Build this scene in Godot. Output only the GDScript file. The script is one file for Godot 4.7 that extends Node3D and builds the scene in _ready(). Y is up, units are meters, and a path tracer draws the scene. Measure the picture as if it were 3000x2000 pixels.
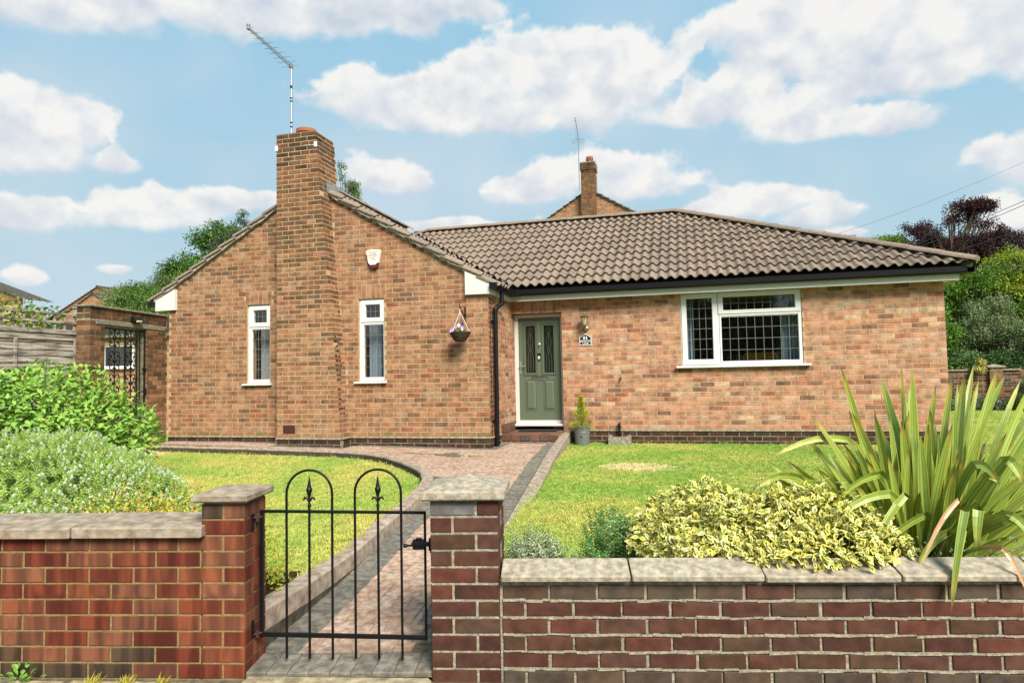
extends Node3D

# ---------------------------------------------------------------- set-up
const CAM_Y := 1.42
const ZG := -9.616      # face of the gable wall
const ZM := -10.995     # face of the main wall
const XRET := -2.885    # face of the return wall between the two
const ZC := -9.31       # face of the chimney breast
const FTH := 0.19722    # turn of the front garden walls (radians)

var rng := RandomNumberGenerator.new()
var M := {}
var names := {}
var mesh_cache := {}
var bricks := {}        # wall key -> Array of brick descriptors
var cam_f := Vector3.ZERO
var house: Node3D

func _ready() -> void:
	rng.seed = 8117
	make_camera()
	make_sky()
	make_materials()
	print("materials ", Time.get_ticks_msec())
	make_ground()
	make_path()
	print("ground ", Time.get_ticks_msec())
	make_house()
	print("house ", Time.get_ticks_msec())
	make_roof()
	print("roof ", Time.get_ticks_msec())
	make_house_fittings()
	make_house_things()
	make_garden_walls()
	make_front_gate()
	make_side_gateway()
	make_fence()
	make_far_buildings()
	print("buildings ", Time.get_ticks_msec())
	make_plants()
	print("plants ", Time.get_ticks_msec())
	make_trees()
	print("trees ", Time.get_ticks_msec())
	make_grass()
	print("done ", Time.get_ticks_msec())

func make_camera() -> void:
	var c := Camera3D.new()
	c.name = "camera"
	c.fov = 54.24
	c.near = 0.05
	c.far = 2000.0
	add_child(c)
	c.position = Vector3(0, CAM_Y, 0)
	c.rotation = Vector3(0.0522626, 0.2565756, -0.0196215)
	c.current = true
	cam_f = -c.transform.basis.z

func make_sky() -> void:
	var env := Environment.new()
	env.background_mode = Environment.BG_SKY
	var sky := Sky.new()
	var pm := PanoramaSkyMaterial.new()
	pm.panorama = ImageTexture.create_from_image(sky_image())
	sky.sky_material = pm
	env.sky = sky
	env.background_energy_multiplier = 0.20
	env.ambient_light_source = Environment.AMBIENT_SOURCE_SKY
	env.tonemap_mode = Environment.TONE_MAPPER_LINEAR
	env.tonemap_exposure = 5.0
	env.sdfgi_enabled = true
	env.ssao_enabled = true
	env.ssil_enabled = true
	var we := WorldEnvironment.new()
	we.name = "world_environment"
	we.environment = env
	add_child(we)
	var sun := DirectionalLight3D.new()
	sun.name = "sun"
	sun.light_energy = 0.5
	sun.light_color = Color(1.0, 0.965, 0.90)
	sun.light_angular_distance = 26.0
	sun.shadow_enabled = true
	add_child(sun)
	sun.look_at_from_position(Vector3(0.46, 0.66, 0.60) * 20.0, Vector3.ZERO, Vector3.UP)
	print("sky ", Time.get_ticks_msec())

# clouds: azimuth and elevation (degrees), half width, half height, whiteness
func sky_image() -> Image:
	var cl := CLOUDS.duplicate()
	var r := RandomNumberGenerator.new()
	r.seed = 33
	for i in 90:
		var az := r.randf_range(-180.0, 180.0)
		if az > -56.0 and az < 26.0:
			continue
		var el := 3.0 + 62.0 * pow(r.randf(), 1.3)
		cl.append([az, el, r.randf_range(3.0, 11.0), r.randf_range(1.2, 3.6), r.randf_range(0.8, 1.0)])
	for i in 14:
		cl.append([r.randf_range(-56.0, 26.0), r.randf_range(36.0, 80.0), r.randf_range(5.0, 14.0), r.randf_range(2.0, 4.0), 0.95])
	var low := cloud_patch(cl, -180.0, 180.0, 0.0, 90.0, 1024, 256)
	low.resize(4096, 1024, Image.INTERPOLATE_CUBIC)
	var full := Image.create_empty(4096, 2048, false, Image.FORMAT_RGB8)
	full.fill(Color(0.62, 0.66, 0.60))
	full.blit_rect(low, Rect2i(0, 0, 4096, 1024), Vector2i(0, 0))
	# the part around the camera's view at full resolution: azimuth -60..30, elevation 0..42
	var px0 := int((-60.0 + 180.0) / 360.0 * 4096.0)
	var pw := 1024
	var ph := 478
	var fine := cloud_patch(cl, float(px0) / 4096.0 * 360.0 - 180.0, float(px0 + pw) / 4096.0 * 360.0 - 180.0, 0.0, float(ph) / 1024.0 * 90.0, pw, ph)
	full.blit_rect(fine, Rect2i(0, 0, pw, ph), Vector2i(px0, 1024 - ph))
	# the panorama begins at -z: turn it by half
	var turned := Image.create_empty(4096, 2048, false, Image.FORMAT_RGB8)
	turned.blit_rect(full, Rect2i(2048, 0, 2048, 2048), Vector2i(0, 0))
	turned.blit_rect(full, Rect2i(0, 0, 2048, 2048), Vector2i(2048, 0))
	return turned

func fbm(seed_: int, freq: float, oct: int) -> FastNoiseLite:
	var n := FastNoiseLite.new()
	n.seed = seed_
	n.noise_type = FastNoiseLite.TYPE_SIMPLEX_SMOOTH
	n.frequency = freq
	n.fractal_type = FastNoiseLite.FRACTAL_FBM
	n.fractal_octaves = oct
	n.fractal_gain = 0.52
	return n

func cloud_patch(cl: Array, az0: float, az1: float, el0: float, el1: float, w: int, h: int) -> Image:
	var n1 := fbm(5, 0.17, 7)
	var n2 := fbm(9, 0.05, 3)
	var n3 := fbm(14, 0.30, 5)
	n1.fractal_gain = 0.58
	var hgt := PackedFloat32Array()
	hgt.resize(w * h)
	var wsum := PackedFloat32Array()
	wsum.resize(w * h)
	for c in cl:
		var sx: float = 1.42 * c[2] / maxf(0.3, cos(deg_to_rad(c[1])))
		for wrap in [-360.0, 0.0, 360.0]:
			var ca: float = c[0] + wrap
			if ca + sx < az0 or ca - sx > az1:
				continue
			var xa := clampi(int((ca - sx * 1.3 - az0) / (az1 - az0) * w), 0, w - 1)
			var xb := clampi(int((ca + sx * 1.3 - az0) / (az1 - az0) * w), 0, w - 1)
			var ya := clampi(int((el1 - c[1] - c[3] * 1.95) / (el1 - el0) * h), 0, h - 1)
			var yb := clampi(int((el1 - c[1] + c[3] * 1.95) / (el1 - el0) * h), 0, h - 1)
			for y in range(ya, yb + 1):
				var el := el1 - (y + 0.5) / h * (el1 - el0)
				var dy: float = (el - c[1]) / (c[3] * 1.2)
				if dy < 0.0:
					dy *= 1.25
				for x in range(xa, xb + 1):
					var az := az0 + (x + 0.5) / w * (az1 - az0)
					var dx: float = (az - ca) / sx
					var v: float = 1.0 - sqrt(dx * dx + dy * dy)
					if v < -0.6:
						continue
					var k := exp(5.0 * v)
					wsum[y * w + x] += k
					hgt[y * w + x] += k * (dy * c[4] + (1.0 - c[4]) * -1.5)
	var im := Image.create_empty(w, h, false, Image.FORMAT_RGB8)
	var top := Color(0.60, 0.79, 0.90)
	var hor := Color(0.77, 0.86, 0.895)
	for y in h:
		var el := el1 - (y + 0.5) / h * (el1 - el0)
		var t := clampf(1.0 - el / 34.0, 0.0, 1.0)
		var base := top.lerp(hor, pow(t, 1.25))
		var ce := cos(deg_to_rad(el))
		for x in w:
			var az := az0 + (x + 0.5) / w * (az1 - az0)
			var a := deg_to_rad(az)
			var p := Vector3(sin(a) * ce, sin(deg_to_rad(el)) * 1.25, -cos(a) * ce) * 57.3
			var ws := wsum[y * w + x]
			var f := -9.0
			var hh := 0.0
			if ws > 0.0:
				f = log(ws) / 5.0
				hh = hgt[y * w + x] / ws
			var col := base
			var haze := clampf((n2.get_noise_3dv(p) + 0.16 + 0.25 * t) * 0.62, 0.0, 0.5)
			col = col.lerp(Color(0.86, 0.885, 0.92), haze)
			if f > -0.6:
				var nn := n1.get_noise_3dv(p)
				var d := f * (1.6 if f > 0.0 else 1.0) + nn * 0.95 - 0.01
				var al := smoothstep(0.0, 0.38 if hh > -0.1 else 0.75, d)
				if al > 0.0:
					var lit := clampf(0.80 + hh * 0.36 + n3.get_noise_3dv(p) * 0.70 - nn * 0.15, 0.0, 1.0)
					var cc := Color(0.77, 0.815, 0.875).lerp(Color(0.975, 0.967, 0.955), lit)
					col = col.lerp(cc, al * 0.96)
			im.set_pixel(x, y, col)
	return im
const CLOUDS := [
	[-49.78, 25.76, 5.19, 1.98, 0.90],
	[-41.58, 27.47, 7.59, 1.88, 0.75],
	[-31.73, 28.62, 8.34, 1.62, 0.55],
	[-21.64, 29.49, 4.97, 1.18, 0.50],
	[-51.83, 18.45, 2.28, 2.43, 1.00],
	[-49.65, 17.52, 3.03, 2.52, 1.00],
	[-47.60, 18.57, 1.24, 1.62, 1.00],
	[-50.81, 15.73, 2.55, 1.37, 0.80],
	[-45.84, 16.03, 1.73, 0.84, 0.80],
	[-51.33, 11.75, 2.94, 1.27, 0.90],
	[-48.97, 12.51, 1.22, 1.07, 0.90],
	[-44.25, 12.54, 3.42, 1.75, 1.00],
	[-41.01, 13.10, 2.63, 1.54, 0.95],
	[-38.07, 14.12, 1.73, 1.18, 0.90],
	[-28.12, 23.55, 1.97, 1.39, 1.00],
	[-24.39, 22.49, 4.63, 2.09, 1.00],
	[-19.39, 21.97, 4.44, 2.39, 1.00],
	[-14.24, 24.79, 4.63, 2.84, 1.00],
	[-10.01, 25.90, 4.01, 2.02, 1.00],
	[-5.91, 24.14, 3.98, 2.83, 1.00],
	[-2.43, 23.84, 2.87, 2.29, 1.00],
	[-11.32, 21.87, 7.13, 1.99, 0.80],
	[3.66, 22.01, 3.23, 1.51, 0.95],
	[1.70, 20.86, 3.82, 1.28, 0.80],
	[8.07, 20.00, 3.54, 1.75, 1.00],
	[11.49, 18.46, 4.89, 1.23, 0.90],
	[15.23, 18.04, 2.34, 1.07, 0.95],
	[7.33, 26.60, 3.92, 2.32, 1.00],
	[11.54, 24.64, 5.60, 3.25, 1.00],
	[16.89, 24.53, 4.91, 2.86, 1.00],
	[21.60, 22.20, 4.48, 3.00, 1.00],
	[18.86, 20.73, 6.19, 1.57, 0.60],
	[23.58, 23.09, 2.62, 2.06, 1.00],
	[-25.32, 17.02, 2.78, 1.51, 1.00],
	[-23.59, 16.25, 1.96, 1.11, 0.95],
	[-13.85, 15.69, 2.86, 1.55, 1.00],
	[-9.07, 16.65, 3.10, 1.67, 1.00],
	[-5.83, 17.02, 3.31, 1.65, 1.00],
	[-2.71, 15.44, 3.26, 1.38, 0.95],
	[-19.25, 12.79, 4.62, 0.80, 0.95],
	[3.33, 13.30, 2.59, 0.95, 0.95],
	[7.02, 13.33, 3.67, 1.46, 1.00],
	[10.48, 12.01, 2.58, 0.91, 0.90],
	[20.63, 10.88, 1.73, 1.18, 1.00],
	[22.52, 9.89, 2.01, 1.16, 0.95],
	[12.33, 10.25, 1.38, 0.52, 0.90],
	[-51.07, 7.45, 1.16, 0.66, 0.95],
	[-45.76, 8.42, 0.87, 0.40, 0.90],
	[-34.47, 14.39, 1.29, 0.80, 0.90],
]


# ---------------------------------------------------------------- materials
func ramp_tex(seed_: int, freq: float, oct: int, stops: Array, size := 256, squash := Vector2i.ONE, contrast := 1.6) -> ImageTexture:
	var n := fbm(seed_, freq, oct)
	var im := n.get_seamless_image(size / squash.x, size / squash.y)
	if squash != Vector2i.ONE:
		im.resize(size, size, Image.INTERPOLATE_CUBIC)
	im.convert(Image.FORMAT_L8)
	var d := im.get_data()
	var table: Array[Color] = []
	for i in 256:
		var v := clampf((i / 255.0 - 0.5) * contrast + 0.5, 0.0, 1.0) * (stops.size() - 1)
		var k := mini(int(v), stops.size() - 2)
		table.append(stops[k].lerp(stops[k + 1], v - k))
	var o := PackedByteArray()
	o.resize(size * size * 3)
	for i in size * size:
		var c: Color = table[d[i]]
		o[i * 3] = c.r8
		o[i * 3 + 1] = c.g8
		o[i * 3 + 2] = c.b8
	return ImageTexture.create_from_image(Image.create_from_data(size, size, false, Image.FORMAT_RGB8, o))

# coarse and fine patterns laid over each other, grey multipliers
func mixed_tex(seed_: int, f1: float, a1: float, f2: float, a2: float, size := 512, mean := 0.80, tintv := 0.04, speck := 0.0) -> ImageTexture:
	var i1 := fbm(seed_, f1, 4).get_seamless_image(size, size)
	var i2 := fbm(seed_ + 7, f2, 3).get_seamless_image(size, size)
	var i3 := fbm(seed_ + 13, f1 * 0.6, 2).get_seamless_image(size, size)
	i1.convert(Image.FORMAT_L8)
	i2.convert(Image.FORMAT_L8)
	i3.convert(Image.FORMAT_L8)
	var d1 := i1.get_data()
	var d2 := i2.get_data()
	var d3 := i3.get_data()
	var o := PackedByteArray()
	o.resize(size * size * 3)
	for i in size * size:
		var v := mean + (d1[i] / 255.0 - 0.5) * a1 + (d2[i] / 255.0 - 0.5) * a2
		var h := (d3[i] / 255.0 - 0.5) * tintv
		if speck > 0.0 and d2[i] > 208:
			v += speck
		if speck > 0.0 and d2[i] < 48:
			v -= speck
		o[i * 3] = clampi(int((v + h) * 255.0), 0, 255)
		o[i * 3 + 1] = clampi(int(v * 255.0), 0, 255)
		o[i * 3 + 2] = clampi(int((v - h) * 255.0), 0, 255)
	return ImageTexture.create_from_image(Image.create_from_data(size, size, false, Image.FORMAT_RGB8, o))

func lin(r: float, g: float, b: float) -> Color:
	return Color(r, g, b).linear_to_srgb()

func mat(key: String, col: Color, rough := 0.8, tex: Texture2D = null, scale := 1.0, opts := {}) -> StandardMaterial3D:
	var m := StandardMaterial3D.new()
	m.resource_name = key
	m.albedo_color = col
	m.roughness = rough
	if tex:
		m.albedo_texture = tex
		m.uv1_triplanar = true
		m.uv1_world_triplanar = opts.get("world", true)
		m.uv1_scale = Vector3.ONE * scale
	if opts.has("bump"):
		m.heightmap_enabled = true
		m.heightmap_texture = opts.bump
		m.heightmap_scale = opts.get("bs", 0.3)
		if not tex:
			m.uv1_triplanar = true
			m.uv1_world_triplanar = opts.get("world", true)
			m.uv1_scale = Vector3.ONE * scale
	if opts.get("vc", false):
		m.vertex_color_use_as_albedo = true
	if opts.has("spec"):
		m.metallic_specular = opts.spec
	if opts.has("metal"):
		m.metallic = opts.metal
	if opts.has("back"):
		m.backlight_enabled = true
		m.backlight = opts.back
	if opts.has("coat"):
		m.clearcoat_enabled = true
		m.clearcoat = opts.coat
		m.clearcoat_roughness = opts.get("cr", 0.3)
	m.cull_mode = BaseMaterial3D.CULL_DISABLED
	M[key] = m
	return m

func make_materials() -> void:
	var w := Color.WHITE
	var grain := mixed_tex(3, 0.012, 0.42, 0.22, 0.14, 512, 0.91, 0.08)
	var flame := ramp_tex(21, 0.018, 3, [Color(0.66, 0.64, 0.64), Color(0.76, 0.73, 0.71), Color(0.85, 0.82, 0.79), Color(1.0, 0.95, 0.88)], 512, Vector2i(1, 8), 2.2)
	var rough_n := mixed_tex(40, 0.05, 0.5, 0.3, 0.5, 256, 0.5, 0.0)
	var stone := mixed_tex(51, 0.014, 0.40, 0.28, 0.30, 512, 0.84, 0.05, 0.10)
	var lichen := mixed_tex(60, 0.016, 0.42, 0.40, 0.42, 512, 0.74, 0.05, 0.20)
	var fine := mixed_tex(70, 0.03, 0.20, 0.35, 0.16, 256, 0.86, 0.04)
	mat("brick_house", w, 0.92, grain, 0.8, {"vc": true, "bump": rough_n, "bs": 0.10, "spec": 0.25})
	mat("brick_flame", w, 0.9, flame, 1.15, {"vc": true, "bump": rough_n, "bs": 0.12, "spec": 0.25})
	mat("brick_wall", w, 0.9, grain, 1.4, {"vc": true, "bump": rough_n, "bs": 0.2, "spec": 0.3})
	mat("mortar_house", lin(0.60, 0.44, 0.27), 0.95, fine, 2.5, {"spec": 0.2})
	mat("mortar_plinth", lin(0.36, 0.31, 0.21), 0.95, stone, 2.0, {"spec": 0.2})
	mat("mortar_yellow", lin(0.30, 0.225, 0.10), 0.95, fine, 3.0, {"bump": rough_n, "bs": 0.5, "spec": 0.2})
	mat("mortar_grey", lin(0.44, 0.395, 0.30), 0.95, stone, 4.0, {"bump": rough_n, "bs": 0.9, "spec": 0.2})
	mat("coping_pale", lin(0.40, 0.335, 0.26), 0.95, stone, 1.6, {"bump": rough_n, "bs": 0.5, "spec": 0.2})
	mat("coping_lichen", lin(0.62, 0.55, 0.43), 0.95, lichen, 2.2, {"bump": rough_n, "bs": 0.6, "spec": 0.2})
	mat("paver_pink", w, 0.95, stone, 2.0, {"vc": true, "bump": rough_n, "bs": 0.25, "spec": 0.2})
	mat("kerb_stone", lin(0.45, 0.365, 0.295), 0.95, stone, 1.3, {"bump": rough_n, "bs": 0.4, "spec": 0.2})
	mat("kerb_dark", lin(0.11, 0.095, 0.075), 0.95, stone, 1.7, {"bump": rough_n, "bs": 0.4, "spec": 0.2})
	mat("slab_stone", lin(0.60, 0.50, 0.34), 0.95, lichen, 1.2, {"bump": rough_n, "bs": 0.7, "spec": 0.2})
	mat("sand_joint", lin(0.20, 0.17, 0.12), 1.0, stone, 2.0, {"spec": 0.1})
	mat("soil", lin(0.055, 0.038, 0.024), 1.0, stone, 1.5, {"bump": rough_n, "bs": 1.5, "spec": 0.1})
	mat("road", lin(0.07, 0.07, 0.068), 0.95, stone, 0.8)
	mat("roof_tile", w, 0.93, mixed_tex(90, 0.02, 0.26, 0.30, 0.26, 512, 0.86, 0.04, 0.13), 1.4, {"vc": true, "bump": rough_n, "bs": 0.25, "spec": 0.25})
	mat("roof_under", lin(0.035, 0.032, 0.03), 1.0)
	mat("cement", lin(0.42, 0.39, 0.30), 0.95, stone, 2.0, {"bump": rough_n, "bs": 0.4})
	mat("upvc", lin(0.62, 0.63, 0.62), 0.32, null, 1.0, {"spec": 0.5})
	mat("fascia_paint", lin(0.60, 0.61, 0.56), 0.4)
	mat("black_plastic", lin(0.006, 0.006, 0.007), 0.42, null, 1.0, {"spec": 0.35})
	mat("black_iron", lin(0.004, 0.004, 0.005), 0.45, null, 1.0, {"spec": 0.35})
	mat("rusty_iron", lin(0.045, 0.015, 0.009), 0.8, grain, 6.0)
	mat("door_green", lin(0.112, 0.145, 0.095), 0.42, mixed_tex(120, 0.05, 0.05, 0.4, 0.05, 256, 0.92, 0.01), 3.0)
	mat("door_frame", lin(0.55, 0.54, 0.52), 0.4)
	mat("steel", lin(0.62, 0.62, 0.60), 0.22, null, 1.0, {"metal": 1.0})
	mat("aluminium", lin(0.42, 0.44, 0.46), 0.4, null, 1.0, {"metal": 0.8})
	mat("bronze", lin(0.20, 0.175, 0.10), 0.35, null, 1.0, {"metal": 0.7})
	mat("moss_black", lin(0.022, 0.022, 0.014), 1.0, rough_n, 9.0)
	mat("lead_grey", lin(0.30, 0.32, 0.34), 0.6, stone, 3.0)
	mat("leading", lin(0.13, 0.13, 0.125), 0.6)
	mat("terracotta", lin(0.40, 0.14, 0.07), 0.85, fine, 4.0)
	mat("quarry_tile", w, 0.6, grain, 3.0, {"vc": true})
	mat("mat_black", lin(0.02, 0.02, 0.02), 1.0, rough_n, 8.0)
	mat("pot_grey", lin(0.17, 0.19, 0.175), 0.35, fine, 3.0)
	mat("pot_mark", lin(0.03, 0.03, 0.03), 0.6)
	mat("wicker", lin(0.055, 0.036, 0.022), 0.8, grain, 9.0)
	mat("chain_white", lin(0.75, 0.74, 0.72), 0.4)
	mat("alarm_cream", lin(0.80, 0.79, 0.70), 0.4)
	mat("alarm_red", lin(0.115, 0.008, 0.008), 0.25, null, 1.0, {"spec": 0.5})
	mat("alarm_print", lin(0.22, 0.07, 0.07), 0.6)
	mat("sign_black", lin(0.014, 0.014, 0.016), 0.35)
	mat("sign_white", lin(0.82, 0.82, 0.80), 0.5)
	mat("airbrick", lin(0.14, 0.035, 0.025), 0.7, fine, 5.0)
	mat("hole_black", lin(0.004, 0.004, 0.004), 1.0)
	mat("concrete", lin(0.36, 0.32, 0.245), 0.95, stone, 2.2, {"bump": rough_n, "bs": 0.5})
	mat("concrete_weathered", lin(0.40, 0.36, 0.27), 0.95, lichen, 1.8, {"bump": rough_n, "bs": 0.6})
	mat("fence_wood", w, 0.92, ramp_tex(130, 0.05, 4, [Color(0.56, 0.54, 0.52), Color(0.80, 0.78, 0.76), Color(0.92, 0.91, 0.90), Color(1, 1, 1)], 512, Vector2i(8, 1), 1.9), 0.7, {"vc": true})
	mat("bark", lin(0.11, 0.085, 0.06), 1.0, grain, 2.0)
	mat("leaf", w, 0.55, null, 1.0, {"vc": true, "spec": 0.35, "back": Color(0.55, 0.62, 0.25)})
	mat("leaf_gloss", w, 0.38, null, 1.0, {"vc": true, "spec": 0.5, "back": Color(0.35, 0.42, 0.15)})
	mat("leaf_dark", w, 0.6, null, 1.0, {"vc": true, "spec": 0.35})
	mat("petal", w, 0.7, null, 1.0, {"vc": true, "back": Color(0.5, 0.5, 0.5)})
	mat("lawn_soil", lin(0.36, 0.42, 0.10), 1.0, ramp_tex(140, 0.02, 4, [Color(0.62, 0.66, 0.50), Color(0.85, 0.88, 0.7), Color(1.0, 0.96, 0.80)], 512, Vector2i.ONE, 1.8), 0.35)
	mat("lawn_blade", w, 0.7, null, 1.0, {"vc": true, "spec": 0.25, "back": Color(0.5, 0.55, 0.2)})
	mat("curtain_blue", lin(0.42, 0.56, 0.66), 0.9, fine, 5.0, {"back": Color(0.4, 0.45, 0.5)})
	mat("curtain_pale", lin(0.62, 0.66, 0.68), 0.9, fine, 5.0, {"back": Color(0.5, 0.5, 0.5)})
	mat("room_wall", lin(0.62, 0.60, 0.54), 0.95)
	mat("room_floor", lin(0.15, 0.11, 0.08), 0.8)
	mat("yellow_cloth", lin(0.55, 0.36, 0.015), 0.9)
	mat("wire", lin(0.06, 0.06, 0.065), 0.6)
	mat("roof_far", w, 0.93, stone, 0.8, {"vc": true})
	var g := StandardMaterial3D.new()
	g.resource_name = "glass"
	g.albedo_color = Color(0.05, 0.06, 0.055, 0.06)
	g.transparency = BaseMaterial3D.TRANSPARENCY_ALPHA
	g.roughness = 0.02
	g.metallic_specular = 0.6
	M["glass"] = g
	var g2: StandardMaterial3D = g.duplicate()
	g2.resource_name = "glass_obscure"
	g2.albedo_color = Color(0.10, 0.13, 0.10, 0.75)
	g2.roughness = 0.15
	M["glass_obscure"] = g2
	var g3: StandardMaterial3D = g.duplicate()
	g3.resource_name = "glass_lantern"
	g3.albedo_color = Color(0.72, 0.66, 0.48, 0.35)
	g3.roughness = 0.1
	M["glass_lantern"] = g3

# ---------------------------------------------------------------- mesh helpers
func st_new() -> SurfaceTool:
	var st := SurfaceTool.new()
	st.begin(Mesh.PRIMITIVE_TRIANGLES)
	return st

# quad given anticlockwise as seen from outside
func quad(st: SurfaceTool, a: Vector3, b: Vector3, c: Vector3, d: Vector3, col := Color.WHITE) -> void:
	var n := (b - a).cross(c - a)
	if n.length_squared() < 1e-14:
		n = (c - a).cross(d - a)
	n = n.normalized()
	st.set_color(col)
	st.set_normal(n)
	for p in [a, c, b, a, d, c]:
		st.add_vertex(p)

func tri(st: SurfaceTool, a: Vector3, b: Vector3, c: Vector3, col := Color.WHITE) -> void:
	var n := (b - a).cross(c - a).normalized()
	st.set_color(col)
	st.set_normal(n)
	for p in [a, c, b]:
		st.add_vertex(p)

func box(st: SurfaceTool, c: Vector3, s: Vector3, b := Basis.IDENTITY, col := Color.WHITE) -> void:
	var h := s * 0.5
	var p := []
	for k in 8:
		p.append(c + b * Vector3(h.x if k & 1 else -h.x, h.y if k & 2 else -h.y, h.z if k & 4 else -h.z))
	quad(st, p[4], p[5], p[7], p[6], col)
	quad(st, p[1], p[0], p[2], p[3], col)
	quad(st, p[5], p[1], p[3], p[7], col)
	quad(st, p[0], p[4], p[6], p[2], col)
	quad(st, p[6], p[7], p[3], p[2], col)
	quad(st, p[0], p[1], p[5], p[4], col)

# box with all edges chamfered
func cbox(st: SurfaceTool, c: Vector3, s: Vector3, ch: float, b := Basis.IDENTITY, col := Color.WHITE) -> void:
	var h := s * 0.5
	ch = minf(ch, minf(h.x, minf(h.y, h.z)) * 0.9)
	var f := func(sx: float, sy: float, sz: float, ax: int) -> Vector3:
		var v := Vector3(sx * (h.x - ch), sy * (h.y - ch), sz * (h.z - ch))
		v[ax] += [sx, sy, sz][ax] * ch
		return c + b * v
	for ax in 3:
		var u := (ax + 1) % 3
		var w := (ax + 2) % 3
		for s_ in [-1.0, 1.0]:
			var q := []
			for k in [[-1, -1], [1, -1], [1, 1], [-1, 1]]:
				var sg := [0.0, 0.0, 0.0]
				sg[ax] = s_
				sg[u] = float(k[0])
				sg[w] = float(k[1])
				q.append(f.call(sg[0], sg[1], sg[2], ax))
			if s_ > 0.0:
				quad(st, q[0], q[1], q[2], q[3], col)
			else:
				quad(st, q[3], q[2], q[1], q[0], col)
		# edges along ax
		for k in [[-1, -1], [1, -1], [1, 1], [-1, 1]]:
			var q := []
			for e in [[-1.0, u], [1.0, u], [1.0, w], [-1.0, w]]:
				var sg := [0.0, 0.0, 0.0]
				sg[ax] = e[0]
				sg[u] = float(k[0])
				sg[w] = float(k[1])
				q.append(f.call(sg[0], sg[1], sg[2], e[1]))
			if k[0] * k[1] > 0:
				quad(st, q[3], q[2], q[1], q[0], col)
			else:
				quad(st, q[0], q[1], q[2], q[3], col)
	for sx in [-1.0, 1.0]:
		for sy in [-1.0, 1.0]:
			for sz in [-1.0, 1.0]:
				var a: Vector3 = f.call(sx, sy, sz, 0)
				var bb: Vector3 = f.call(sx, sy, sz, 1)
				var cc: Vector3 = f.call(sx, sy, sz, 2)
				if sx * sy * sz > 0:
					tri(st, a, bb, cc, col)
				else:
					tri(st, a, cc, bb, col)

# tube through points; r a number or an array of radii
func tube(st: SurfaceTool, pts: Array, r: Variant, sides := 8, col := Color.WHITE, caps := true) -> void:
	var n := pts.size()
	var fr := Vector3.ZERO
	var rings := []
	var nrm := []
	for i in n:
		var t: Vector3 = (pts[mini(i + 1, n - 1)] - pts[maxi(i - 1, 0)]).normalized()
		if i == 0:
			fr = t.cross(Vector3.UP if absf(t.y) < 0.9 else Vector3.RIGHT).normalized()
		else:
			fr = (fr - t * fr.dot(t)).normalized()
		var bi := t.cross(fr)
		var rad: float = r[i] if r is Array else r
		var ring := []
		var nr := []
		for k in sides:
			var a := TAU * k / sides
			var d := fr * cos(a) + bi * sin(a)
			ring.append(pts[i] + d * rad)
			nr.append(d)
		rings.append(ring)
		nrm.append(nr)
	st.set_color(col)
	for i in n - 1:
		for k in sides:
			var k2 := (k + 1) % sides
			for e in [[i, k], [i + 1, k], [i + 1, k2], [i, k], [i + 1, k2], [i, k2]]:
				st.set_normal(nrm[e[0]][e[1]])
				st.add_vertex(rings[e[0]][e[1]])
	if caps:
		for k in range(1, sides - 1):
			tri(st, rings[0][0], rings[0][k + 1], rings[0][k], col)
			tri(st, rings[n - 1][0], rings[n - 1][k], rings[n - 1][k + 1], col)

# profile of Vector2(radius, height) turned about an upright axis at o
func lathe(st: SurfaceTool, prof: Array, o: Vector3, seg := 20, b := Basis.IDENTITY, col := Color.WHITE) -> void:
	for i in prof.size() - 1:
		var p: Vector2 = prof[i]
		var q: Vector2 = prof[i + 1]
		var d := q - p
		var n2 := Vector2(d.y, -d.x).normalized()
		for k in seg:
			var a0 := TAU * k / seg
			var a1 := TAU * (k + 1) / seg
			var v := []
			for e in [[p, a0], [q, a0], [q, a1], [p, a0], [q, a1], [p, a1]]:
				st.set_color(col)
				st.set_normal(b * Vector3(n2.x * cos(e[1]), n2.y, n2.x * -sin(e[1])))
				st.add_vertex(o + b * Vector3(e[0].x * cos(e[1]), e[0].y, e[0].x * -sin(e[1])))

# polygon (Vector2, anticlockwise seen from +z) pushed from z0 to z1 in the frame t
func extrude(st: SurfaceTool, poly: PackedVector2Array, z0: float, z1: float, t := Transform3D.IDENTITY, col := Color.WHITE) -> void:
	if Geometry2D.is_polygon_clockwise(poly):
		poly.reverse()
	var idx := Geometry2D.triangulate_polygon(poly)
	for i in range(0, idx.size(), 3):
		var a := poly[idx[i]]
		var b := poly[idx[i + 1]]
		var c := poly[idx[i + 2]]
		if (b - a).cross(c - a) < 0.0:
			var tmp := b
			b = c
			c = tmp
		tri(st, t * Vector3(a.x, a.y, z1), t * Vector3(b.x, b.y, z1), t * Vector3(c.x, c.y, z1), col)
		tri(st, t * Vector3(a.x, a.y, z0), t * Vector3(c.x, c.y, z0), t * Vector3(b.x, b.y, z0), col)
	for i in poly.size():
		var a := poly[i]
		var b := poly[(i + 1) % poly.size()]
		quad(st, t * Vector3(a.x, a.y, z0), t * Vector3(b.x, b.y, z0), t * Vector3(b.x, b.y, z1), t * Vector3(a.x, a.y, z1), col)

func obj(called: String, st: Variant, m: Variant, parent: Node = self, at := Transform3D.IDENTITY) -> MeshInstance3D:
	var o := MeshInstance3D.new()
	o.name = called
	o.mesh = st.commit() if st is SurfaceTool else st
	o.material_override = M[m] if m is String else m
	o.transform = at
	if parent == self:
		o.name = numbered(called)
	parent.add_child(o, true)
	return o

func numbered(called: String) -> String:
	var n: int = names.get(called, 0)
	names[called] = n + 1
	return called if n == 0 else "%s_%03d" % [called, n]

func node(called: String, parent: Node = self, at := Transform3D.IDENTITY) -> Node3D:
	var o := Node3D.new()
	o.name = numbered(called) if parent == self else called
	o.transform = at
	parent.add_child(o, true)
	return o

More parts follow.
